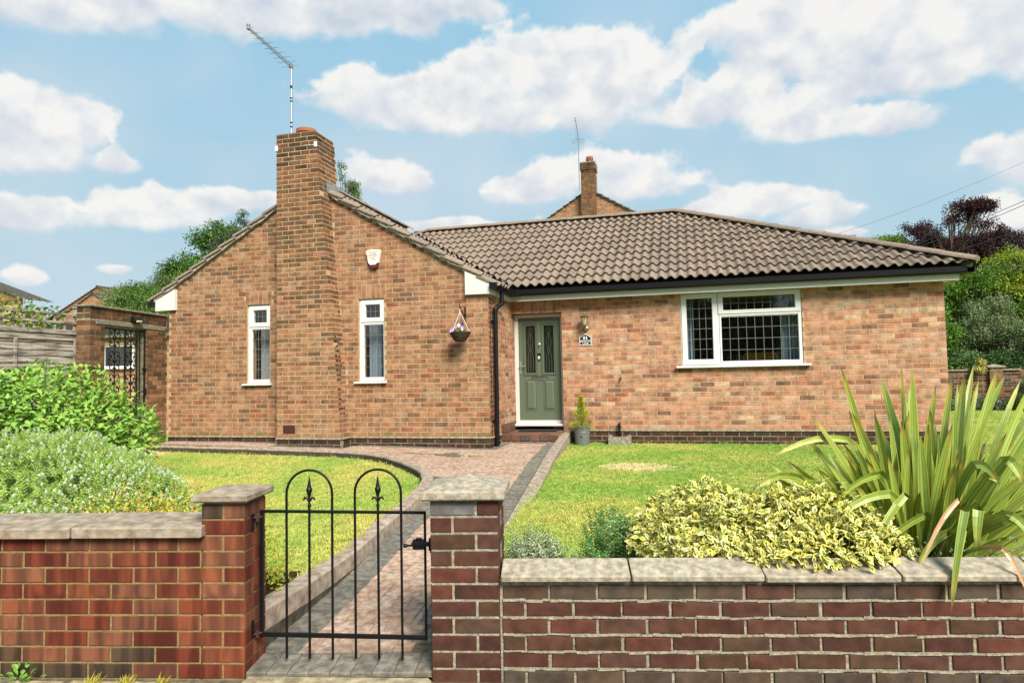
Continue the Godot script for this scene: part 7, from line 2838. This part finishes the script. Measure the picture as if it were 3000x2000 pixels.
func upright(o: Node3D, at: Vector3, lobes: Array, n: int, len_: float, cols: Array, leaf_len: float) -> void:
	var st := st_new()
	for q in skin(lobes, n, at.y + 0.03, 0.55, 0.18, 5.0):
		var out: Vector3 = (q[1] * 0.5 + Vector3(0, 1.0, 0) + rand_dir() * 0.15).normalized()
		var side := out.cross(Vector3(0.4, 0.1, 0.8)).normalized()
		var c: Color = pick(cols)
		for k in 16:
			var h := k / 16.0
			var d := (out * (0.3 + 0.6 * h) + side.rotated(out, k * 2.4)).normalized()
			leaf2(st, q[0] - at + out * len_ * (h - 0.6), d, out, leaf_len * (1.1 - 0.5 * h), leaf_len * 0.34, jit(c, 0.2), jit(c * 1.25, 0.2))
	obj("foliage", st, "leaf_gloss", o)
	var tg := []
	for i in 12:
		tg.append(lobes[0][0] + rand_dir() * lobes[0][1] * 0.6)
	stems(o, at, tg, 0.005)

# one sword leaf; kind -1: smooth arch, 1: folded over at the kink
func flax_leaf(root: Node3D, at: Vector3, base: Vector3, tip: Vector3, kind: float, kink := Vector3.ZERO, dry := false) -> void:
	var st := st_new()
	var n := 12
	var pts := []
	var span := base.distance_to(tip)
	if kind < 0.0:
		var hor := Vector3(tip.x - base.x, 0, tip.z - base.z)
		var ctrl := base.lerp(tip, 0.5) + Vector3(0, 0.16 * hor.length(), 0) - hor * 0.12
		for i in n + 1:
			var f := float(i) / n
			pts.append(base * (1 - f) * (1 - f) + ctrl * 2.0 * f * (1 - f) + tip * f * f)
	else:
		for i in n + 1:
			var f := float(i) / n
			var q: Vector3
			if f < 0.55:
				var g := f / 0.55
				q = base.lerp(kink, g) + Vector3(0, 0.10 * sin(PI * g) * span, 0)
			else:
				var g := (f - 0.55) / 0.45
				q = kink.lerp(tip, g) + Vector3(0, 0.05 * sin(PI * g) * span, 0)
			pts.append(q)
	var wmax := rng.randf_range(0.034, 0.056) if not dry else 0.024
	var twist := rng.randf_range(-0.5, 0.5)
	var tone := rng.randf()
	var green := Color(0.17, 0.27, 0.04).lerp(Color(0.09, 0.175, 0.03), tone)
	var pale := Color(0.36, 0.44, 0.08).lerp(Color(0.24, 0.34, 0.06), tone)
	var edge := Color(0.52, 0.47, 0.06).lerp(Color(0.34, 0.38, 0.06), rng.randf())
	var burnt := rng.randf() < 0.5 or kind > 0.0
	var dead := dry
	var view := (Vector3(0, CAM_Y, 0) - base)
	view = Vector3(view.x * 0.5 + rng.randf_range(-2.0, 2.0), 0.0, view.z + rng.randf_range(-1.5, 1.5)).normalized()
	var prev := []
	var pc := []
	for i in n + 1:
		var f := float(i) / n
		var t: Vector3 = (pts[mini(i + 1, n)] - pts[maxi(i - 1, 0)]).normalized()
		var side := t.cross(view).normalized().rotated(t, twist * f)
		var up := side.cross(t)
		var w := wmax * (0.45 + 1.1 * f if f < 0.5 else 1.0) * (1.0 if f < 0.55 else sqrt(maxf(0.0, 1.0 - pow((f - 0.55) / 0.45, 1.7))))
		var fold := 0.30 * (1.0 - f * 0.8)
		var row := []
		var cs := []
		for k in 7:
			var x := (k - 3) / 3.0
			row.append(pts[i] - at + side * w * 0.5 * x + up * absf(x) * w * fold)
			var c: Color = [edge, green, pale, green, pale, green, edge][k]
			if tone > 0.6 and (k == 2 or k == 4):
				c = green.lerp(edge, 0.45)
			if burnt and f > 0.86:
				c = c.lerp(Color(0.50, 0.26, 0.02), (f - 0.86) * 5.0)
			if burnt and f > 0.97:
				c = Color(0.06, 0.03, 0.015)
			if dead and f > 0.45:
				c = Color(0.42, 0.25, 0.13)
			cs.append(c)
		if i > 0:
			for k in 6:
				var nn: Vector3 = (prev[k + 1] - prev[k]).cross(row[k] - prev[k]).normalized()
				st.set_normal(nn)
				var order := [[prev, pc, k], [row, cs, k + 1], [prev, pc, k + 1], [prev, pc, k], [row, cs, k], [row, cs, k + 1]]
				for v in order:
					st.set_color(v[1][v[2]])
					st.add_vertex(v[0][v[2]])
		prev = row
		pc = cs
	obj("leaf", st, "leaf_gloss", root)

# ---------------------------------------------------------------- trees
var clusters := {}

# a spray of leaves used for many copies
func cluster(key: String, n: int, spread: float, len_: float, wid: float, hang := 0.0) -> ArrayMesh:
	if not clusters.has(key):
		var st := st_new()
		for i in n:
			var p := rand_dir() * spread * sqrt(rng.randf())
			var d := (rand_dir() + p.normalized() * 0.7 - Vector3(0, hang, 0)).normalized()
			var c := Color.WHITE * rng.randf_range(0.8, 1.15)
			c.a = 1.0
			leaf2(st, p, d, (Vector3(0, 1, 0) + rand_dir() * 0.7).normalized(), len_ * rng.randf_range(0.75, 1.2), wid, c, c)
		clusters[key] = st.commit()
	return clusters[key]

func crown_points(lobes: Array, n: int, clumps: int, clump_r: float, hollow := 0.35) -> PackedVector3Array:
	var out := PackedVector3Array()
	var cs := []
	for i in clumps:
		var l: Array = lobes[rng.randi() % lobes.size()]
		var d := rand_dir()
		cs.append(l[0] + d * l[1] * (1.0 - hollow * rng.randf()))
	for i in n:
		var c: Vector3 = cs[rng.randi() % cs.size()]
		var d := rand_dir() * clump_r * pow(rng.randf(), 0.6)
		d.y *= 0.65
		out.append(c + d)
	return out

func tree(called: String, label: String, category: String, at: Vector3, lobes: Array, n: int, clumps: int, clump_r: float, mesh: ArrayMesh, cols: Array, trunk_r: float, group := "", m := "leaf", scale := Vector2(0.8, 1.25)) -> void:
	var o := node(called, self, Transform3D(Basis.IDENTITY, at))
	tag(o, label, category, group)
	var pts := crown_points(lobes, n, clumps, clump_r)
	var mm := MultiMesh.new()
	mm.transform_format = MultiMesh.TRANSFORM_3D
	mm.use_colors = true
	mm.mesh = mesh
	mm.instance_count = pts.size()
	var nz := fbm(rng.randi() % 999, 0.9, 2)
	for i in pts.size():
		var b := Basis(Vector3.UP, rng.randf() * TAU) * Basis(Vector3.RIGHT, rng.randf_range(-0.6, 0.6))
		mm.set_instance_transform(i, Transform3D(b.scaled(Vector3.ONE * rng.randf_range(scale.x, scale.y)), pts[i] - at))
		var f := clampf(nz.get_noise_3dv(pts[i]) * 0.9 + rng.randf(), 0.0, 0.999)
		mm.set_instance_color(i, jit(cols[int(f * cols.size())], 0.18))
	var mi := MultiMeshInstance3D.new()
	mi.name = "crown"
	mi.multimesh = mm
	mi.material_override = M[m]
	o.add_child(mi, true)
	stuff(mi)
	var st := st_new()
	var top := lobes[0][0] as Vector3
	var tp := top - at
	tube(st, [Vector3.ZERO, tp * 0.35 + Vector3(trunk_r, 0, 0), tp * 0.75, tp + Vector3(0, lobes[0][1].y * 0.6, 0)], [trunk_r, trunk_r * 0.75, trunk_r * 0.5, trunk_r * 0.15], 8)
	obj("trunk", st, "bark", o)
	st = st_new()
	for i in clumps:
		var e: Vector3 = pts[(i * 37) % pts.size()] - at
		var f := rng.randf_range(0.35, 0.9)
		var s := tp * f
		s.y = minf(s.y, e.y - 0.05)
		tube(st, [s, s.lerp(e, 0.5) + Vector3(0, 0.12 * s.distance_to(e), 0), e], [trunk_r * 0.28, trunk_r * 0.16, trunk_r * 0.05], 4, Color.WHITE, false)
	obj("limb", st, "bark", o)

func make_trees() -> void:
	var small := cluster("small", 10, 0.16, 0.085, 0.045)
	var med := cluster("med", 9, 0.22, 0.12, 0.065)
	var hang := cluster("hang", 12, 0.20, 0.075, 0.04, 1.0)
	var sprig := cluster("sprig", 8, 0.13, 0.07, 0.03)
	# behind the gable, left
	tree("green_tree", "dense green tree rising behind the left slope of the gable", "tree", Vector3(-19.3, 0.12, -24.0), [[Vector3(-19.3, 6.3, -24.0), Vector3(1.9, 1.65, 1.6)], [Vector3(-18.2, 6.1, -24.3), Vector3(1.6, 1.3, 1.4)], [Vector3(-19.6, 5.0, -24), Vector3(2.0, 1.2, 1.6)], [Vector3(-17.2, 6.6, -24.3), Vector3(1.2, 1.0, 1.0)], [Vector3(-18.6, 5.4, -24.2), Vector3(1.8, 1.2, 1.4)], [Vector3(-20.2, 5.6, -24.2), Vector3(1.2, 1.0, 1.2)]], 8200, 170, 0.62, med, [Color(0.055, 0.13, 0.028), Color(0.075, 0.17, 0.035), Color(0.10, 0.21, 0.045), Color(0.15, 0.28, 0.055)], 0.22, "trees behind the bungalow")
	tree("slender_tree", "thin tree tops with curled grey green leaves above the green tree", "tree", Vector3(-18.6, 0.12, -23.2), [[Vector3(-18.65, 7.45, -23.2), Vector3(0.30, 0.75, 0.3)], [Vector3(-17.35, 7.75, -23.2), Vector3(0.2, 0.65, 0.2)], [Vector3(-17.95, 7.15, -23.2), Vector3(0.6, 0.4, 0.3)]], 420, 46, 0.17, sprig, [Color(0.075, 0.11, 0.06), Color(0.10, 0.14, 0.08), Color(0.06, 0.09, 0.045)], 0.05, "trees behind the bungalow")
	tree("weeping_tree", "grey green weeping tree lower on the left of the gable roof", "tree", Vector3(-20.6, 0.12, -23.4), [[Vector3(-20.6, 5.55, -23.4), Vector3(0.85, 0.62, 0.8)], [Vector3(-20.3, 4.9, -23.4), Vector3(1.0, 0.7, 0.8)]], 1700, 50, 0.40, hang, [Color(0.085, 0.14, 0.055), Color(0.12, 0.19, 0.075), Color(0.16, 0.24, 0.10)], 0.12, "trees behind the bungalow")
	tree("bushy_tree", "light green bushy tree between gateway wall and gable eaves", "tree", Vector3(-22.2, 0.12, -23.0), [[Vector3(-22.3, 4.65, -23.0), Vector3(1.4, 1.0, 1.0)], [Vector3(-20.9, 4.3, -22.6), Vector3(1.5, 0.9, 1.0)], [Vector3(-19.5, 4.9, -22.9), Vector3(1.5, 0.85, 1.0)], [Vector3(-18.2, 5.3, -22.9), Vector3(1.4, 0.8, 1.0)]], 3600, 110, 0.50, small, [Color(0.12, 0.22, 0.05), Color(0.17, 0.29, 0.07), Color(0.22, 0.34, 0.09), Color(0.09, 0.17, 0.035)], 0.14, "trees behind the bungalow")
	tree("twiggy_tree", "sparse twiggy tree reaching left above the gateway", "tree", Vector3(-22.9, 0.12, -24.4), [[Vector3(-22.4, 5.5, -24.4), Vector3(0.9, 0.6, 0.5)], [Vector3(-23.3, 5.0, -24.4), Vector3(0.7, 0.5, 0.4)]], 330, 70, 0.2, sprig, [Color(0.06, 0.10, 0.03), Color(0.09, 0.14, 0.045)], 0.08, "trees behind the bungalow")
	# birch behind the chimney
	tree("birch_tree", "slim birch with hanging leaves just right of the chimney stack", "tree", Vector3(-12.0, 0.12, -22.0), [[Vector3(-12.05, 8.0, -22.0), Vector3(0.42, 1.55, 0.5)], [Vector3(-11.75, 7.2, -22.0), Vector3(0.45, 1.0, 0.5)], [Vector3(-11.3, 6.2, -22.0), Vector3(0.8, 0.85, 0.6)], [Vector3(-10.4, 5.7, -22.0), Vector3(0.8, 0.55, 0.6)]], 1700, 80, 0.26, cluster("birch", 10, 0.15, 0.055, 0.036, 1.2), [Color(0.10, 0.16, 0.045), Color(0.14, 0.20, 0.055), Color(0.075, 0.125, 0.035)], 0.10, "trees behind the bungalow")
	# copper beech and its neighbours on the right
	tree("copper_beech", "wide purple leaved tree above the hip of the tiled roof", "tree", Vector3(11.2, 0.12, -32.0), [[Vector3(11.0, 7.0, -32.0), Vector3(1.5, 1.15, 1.6)], [Vector3(9.7, 6.9, -32.0), Vector3(1.1, 0.62, 1.2)], [Vector3(12.4, 6.6, -32.0), Vector3(1.25, 0.75, 1.4)], [Vector3(11.2, 6.1, -32.0), Vector3(1.7, 0.6, 1.4)], [Vector3(11.9, 8.15, -32.0), Vector3(0.75, 0.22, 0.4)], [Vector3(12.0, 5.4, -32.0), Vector3(1.6, 0.8, 1.4)], [Vector3(9.2, 6.2, -32.0), Vector3(1.0, 0.6, 1.0)], [Vector3(13.1, 6.5, -32.0), Vector3(0.9, 0.6, 1.0)]], 4600, 210, 0.34, cluster("beech", 10, 0.17, 0.085, 0.05), [Color(0.045, 0.018, 0.024), Color(0.065, 0.024, 0.032), Color(0.035, 0.018, 0.02), Color(0.085, 0.028, 0.04)], 0.20, "trees beyond the right lawn")
	tree("light_green_tree", "small light green tree top peeping over the hip ridge", "tree", Vector3(7.1, 0.12, -26.0), [[Vector3(7.15, 5.55, -26.0), Vector3(0.45, 0.55, 0.45)], [Vector3(6.55, 5.45, -26.0), Vector3(0.18, 0.6, 0.2)], [Vector3(6.9, 4.9, -26.0), Vector3(0.7, 0.5, 0.5)]], 900, 40, 0.25, small, [Color(0.15, 0.27, 0.05), Color(0.20, 0.33, 0.065), Color(0.26, 0.34, 0.07)], 0.08, "trees beyond the right lawn")
	tree("purple_tree", "distant small purple tree top left of the purple leaved tree", "tree", Vector3(8.1, 0.12, -36.0), [[Vector3(8.0, 7.6, -36.0), Vector3(0.7, 0.45, 0.5)], [Vector3(8.2, 7.0, -36.0), Vector3(1.0, 0.5, 0.5)]], 300, 40, 0.25, sprig, [Color(0.05, 0.025, 0.03), Color(0.06, 0.035, 0.035)], 0.1, "trees beyond the right lawn")
	var green := [Color(0.13, 0.25, 0.05), Color(0.17, 0.30, 0.055), Color(0.22, 0.36, 0.06), Color(0.10, 0.20, 0.04)]
	var dark := [Color(0.045, 0.11, 0.03), Color(0.065, 0.15, 0.035), Color(0.09, 0.19, 0.05), Color(0.16, 0.26, 0.10)]
	var silver := [Color(0.17, 0.24, 0.11), Color(0.24, 0.31, 0.17), Color(0.13, 0.19, 0.08), Color(0.30, 0.36, 0.22)]
	tree("maple_tree", "bright green maple beyond the lawn right of the house corner", "tree", Vector3(7.6, 0.12, -23.0), [[Vector3(7.75, 4.1, -23.0), Vector3(0.85, 0.75, 0.8)], [Vector3(7.1, 3.5, -23.0), Vector3(0.9, 0.75, 0.8)], [Vector3(8.6, 3.7, -23.0), Vector3(0.8, 0.7, 0.8)]], 2300, 80, 0.36, small, green, 0.12, "trees beyond the right lawn")
	tree("yellow_maple", "yellow green maple at the right edge below the purple tree", "tree", Vector3(10.2, 0.12, -23.5), [[Vector3(10.1, 4.3, -23.5), Vector3(1.0, 0.8, 0.9)], [Vector3(9.4, 3.6, -23.2), Vector3(1.0, 0.7, 0.8)], [Vector3(10.9, 3.6, -23.2), Vector3(1.0, 0.9, 0.8)]], 2300, 85, 0.38, small, [Color(0.30, 0.37, 0.05), Color(0.24, 0.34, 0.05), Color(0.18, 0.29, 0.05), Color(0.36, 0.36, 0.05)], 0.12, "trees beyond the right lawn")
	tree("silver_shrub", "grey green tall shrub in the middle of the right hand foliage", "shrub", Vector3(8.3, 0.12, -21.9), [[Vector3(8.35, 2.7, -21.9), Vector3(0.75, 0.75, 0.6)], [Vector3(8.1, 1.9, -21.8), Vector3(0.9, 0.6, 0.6)], [Vector3(9.0, 2.1, -21.9), Vector3(0.7, 0.7, 0.5)]], 2200, 80, 0.30, cluster("willow", 10, 0.15, 0.085, 0.024), silver, 0.08, "shrubs behind the far wall")
	tree("hazel_shrub", "fresh green shrub beside the house corner behind the far wall", "shrub", Vector3(7.0, 0.12, -21.7), [[Vector3(7.0, 2.35, -21.7), Vector3(0.65, 0.65, 0.6)], [Vector3(6.6, 3.0, -21.9), Vector3(0.55, 0.6, 0.5)], [Vector3(6.9, 1.6, -21.6), Vector3(0.8, 0.5, 0.5)]], 2000, 70, 0.30, small, green, 0.07, "shrubs behind the far wall")
	tree("laurel_hedge", "dark green hedge low behind the far wall", "hedge", Vector3(8.6, 0.12, -21.6), [[Vector3(7.6, 1.35, -21.5), Vector3(1.0, 0.55, 0.4)], [Vector3(9.4, 1.5, -21.5), Vector3(1.3, 0.7, 0.4)], [Vector3(10.8, 1.9, -21.6), Vector3(1.0, 1.0, 0.5)]], 3600, 120, 0.26, sprig, dark, 0.06, "shrubs behind the far wall")
	tree("boundary_hedge", "tall dense dark hedge filling the gaps behind the right hand shrubs", "hedge", Vector3(9.2, 0.12, -25.5), [[Vector3(8.4, 2.2, -25.5), Vector3(1.5, 1.8, 0.6)], [Vector3(10.6, 2.4, -25.5), Vector3(1.6, 1.9, 0.6)], [Vector3(12.6, 2.4, -25.5), Vector3(1.6, 1.9, 0.6)]], 5200, 160, 0.5, med, dark, 0.1, "shrubs behind the far wall")
	tree("lime_shrub", "dense lime green shrub at the right picture edge behind the far wall", "shrub", Vector3(10.2, 0.12, -22.2), [[Vector3(9.9, 2.7, -22.2), Vector3(0.9, 0.65, 0.6)], [Vector3(10.8, 2.5, -22.0), Vector3(0.9, 0.7, 0.6)]], 1900, 70, 0.30, small, green, 0.07, "shrubs behind the far wall")
	tree("golden_sprig", "golden leaved sprig hanging over the far wall beside its pier", "plant", Vector3(7.58, 1.30, -20.55), [[Vector3(7.58, 1.45, -20.42), Vector3(0.11, 0.16, 0.08)]], 60, 14, 0.08, cluster("gold", 6, 0.06, 0.07, 0.03), [Color(0.42, 0.40, 0.10), Color(0.50, 0.44, 0.12)], 0.015)
	tree("rosemary_bush", "bushy dark green plant in front of the far wall at right", "shrub", Vector3(8.55, 0.28, -19.9), [[Vector3(8.6, 0.62, -19.9), Vector3(0.5, 0.42, 0.35)]], 900, 40, 0.18, sprig, [Color(0.07, 0.13, 0.04), Color(0.10, 0.17, 0.06), Color(0.15, 0.20, 0.07)], 0.04, "plants at the foot of the far wall")
	tree("low_bedding", "low bedding plants with a few flowers at the foot of the far wall", "plant", Vector3(7.0, 0.28, -20.1), [[Vector3(6.4, 0.42, -20.1), Vector3(0.55, 0.16, 0.25)], [Vector3(7.5, 0.40, -20.1), Vector3(0.6, 0.13, 0.25)]], 500, 50, 0.14, sprig, [Color(0.07, 0.14, 0.04), Color(0.12, 0.20, 0.07), Color(0.30, 0.26, 0.40), Color(0.10, 0.17, 0.06)], 0.02, "plants at the foot of the far wall")
	# across the street, behind the viewer: what the windows mirror
	for e in [[-7.0, 17.0, "dark street tree across the road, mirrored in the windows"], [1.5, 19.0, "second dark street tree across the road"], [9.0, 16.5, "third dark street tree across the road, towards the right"]]:
		tree("street_tree", e[2], "tree", Vector3(e[0], -0.03, e[1]), [[Vector3(e[0], 5.2, e[1]), Vector3(3.4, 2.6, 2.2)], [Vector3(e[0] + 1.5, 3.6, e[1]), Vector3(2.6, 1.8, 1.8)], [Vector3(e[0] - 1.8, 3.4, e[1]), Vector3(2.6, 1.8, 1.8)]], 2600, 150, 0.8, cluster("street", 9, 0.42, 0.26, 0.14), dark, 0.25, "trees across the street")

# ---------------------------------------------------------------- grass
func make_grass() -> void:
	var tuft := st_new()
	for i in 9:
		var a := rng.randf() * TAU
		var p := Vector3(cos(a), 0, sin(a)) * 0.03 * sqrt(rng.randf())
		var d := (Vector3(cos(a + 1.0) * 0.5, 1.0, sin(a + 1.0) * 0.5) + rand_dir() * 0.35).normalized()
		var c := Color.WHITE * rng.randf_range(0.8, 1.15)
		c.a = 1.0
		leaf2(tuft, p, d, rand_dir(), rng.randf_range(0.016, 0.030), 0.004, c * 0.9, c)
	var m := tuft.commit()
	var nz := fbm(77, 0.55, 3)
	var nz2 := fbm(78, 2.2, 2)
	for e in [[lawn_left, Rect2(-9.0, -9.6, 7.0, 6.6), 26000, 0.34, "fine lawn grass of the left lawn, yellowish with dry patches"], [lawn_right, Rect2(-2.0, -11.0, 6.6, 8.4), 34000, -0.02, "fine lawn grass of the right lawn in front of the wide window"], [lawn_right, Rect2(3.7, -21.0, 9.0, 18.0), 22000, 0.0, "lawn grass running past the right hand house corner"]]:
		var poly: PackedVector2Array = e[0]
		var rc: Rect2 = e[1]
		var pts := []
		for i in int(e[2]):
			var q := Vector2(rc.position.x + rng.randf() * rc.size.x, rc.position.y + rng.randf() * rc.size.y)
			if Geometry2D.is_point_in_polygon(q, poly):
				pts.append(q)
		var plain := pts.size()
		# longer fringe along the edges
		for i in poly.size():
			var pa := poly[i]
			var pb := poly[(i + 1) % poly.size()]
			if pa.distance_to(pb) > 12.0:
				continue
			for k in int(pa.distance_to(pb) * 26.0):
				var q := pa.lerp(pb, rng.randf()) + Vector2(rng.randf_range(-0.11, 0.11), rng.randf_range(-0.11, 0.11))
				if rc.has_point(q) and Geometry2D.is_point_in_polygon(q, poly):
					pts.append(q)
		var mm := MultiMesh.new()
		mm.transform_format = MultiMesh.TRANSFORM_3D
		mm.use_colors = true
		mm.mesh = m
		mm.instance_count = pts.size()
		for i in pts.size():
			var q: Vector2 = pts[i]
			var v := nz.get_noise_2d(q.x, q.y) * 1.25 + nz2.get_noise_2d(q.x, q.y) * 0.35 + float(e[3]) + rng.randf_range(-0.25, 0.25)
			# worn straw patch in the right lawn
			var w := Vector2((q.x + 0.62) / 0.42, (q.y + 8.35) / 0.30)
			if w.length() < 1.0 + nz2.get_noise_2d(q.x * 3.0, q.y * 3.0) * 0.6:
				v = 1.6
			var c := Color(0.27, 0.43, 0.085).lerp(Color(0.43, 0.51, 0.13), clampf(v + 0.6, 0.0, 1.0))
			c = c.lerp(Color(0.60, 0.51, 0.15), clampf(v - 0.05, 0.0, 0.8))
			if v > 1.1:
				c = Color(0.80, 0.66, 0.42)
			mm.set_instance_transform(i, Transform3D(Basis(Vector3.UP, rng.randf() * TAU).scaled(Vector3(1.5, rng.randf_range(0.7, 1.2) if i < plain else rng.randf_range(1.2, 2.4), 1.5)), Vector3(q.x, lawn_y(q.y) - 0.001, q.y)))
			mm.set_instance_color(i, jit(c, 0.14))
		var mi := MultiMeshInstance3D.new()
		mi.name = numbered("grass")
		mi.multimesh = mm
		mi.material_override = M["lawn_blade"]
		add_child(mi)
		stuff(mi)
		tag(mi, e[4], "grass")
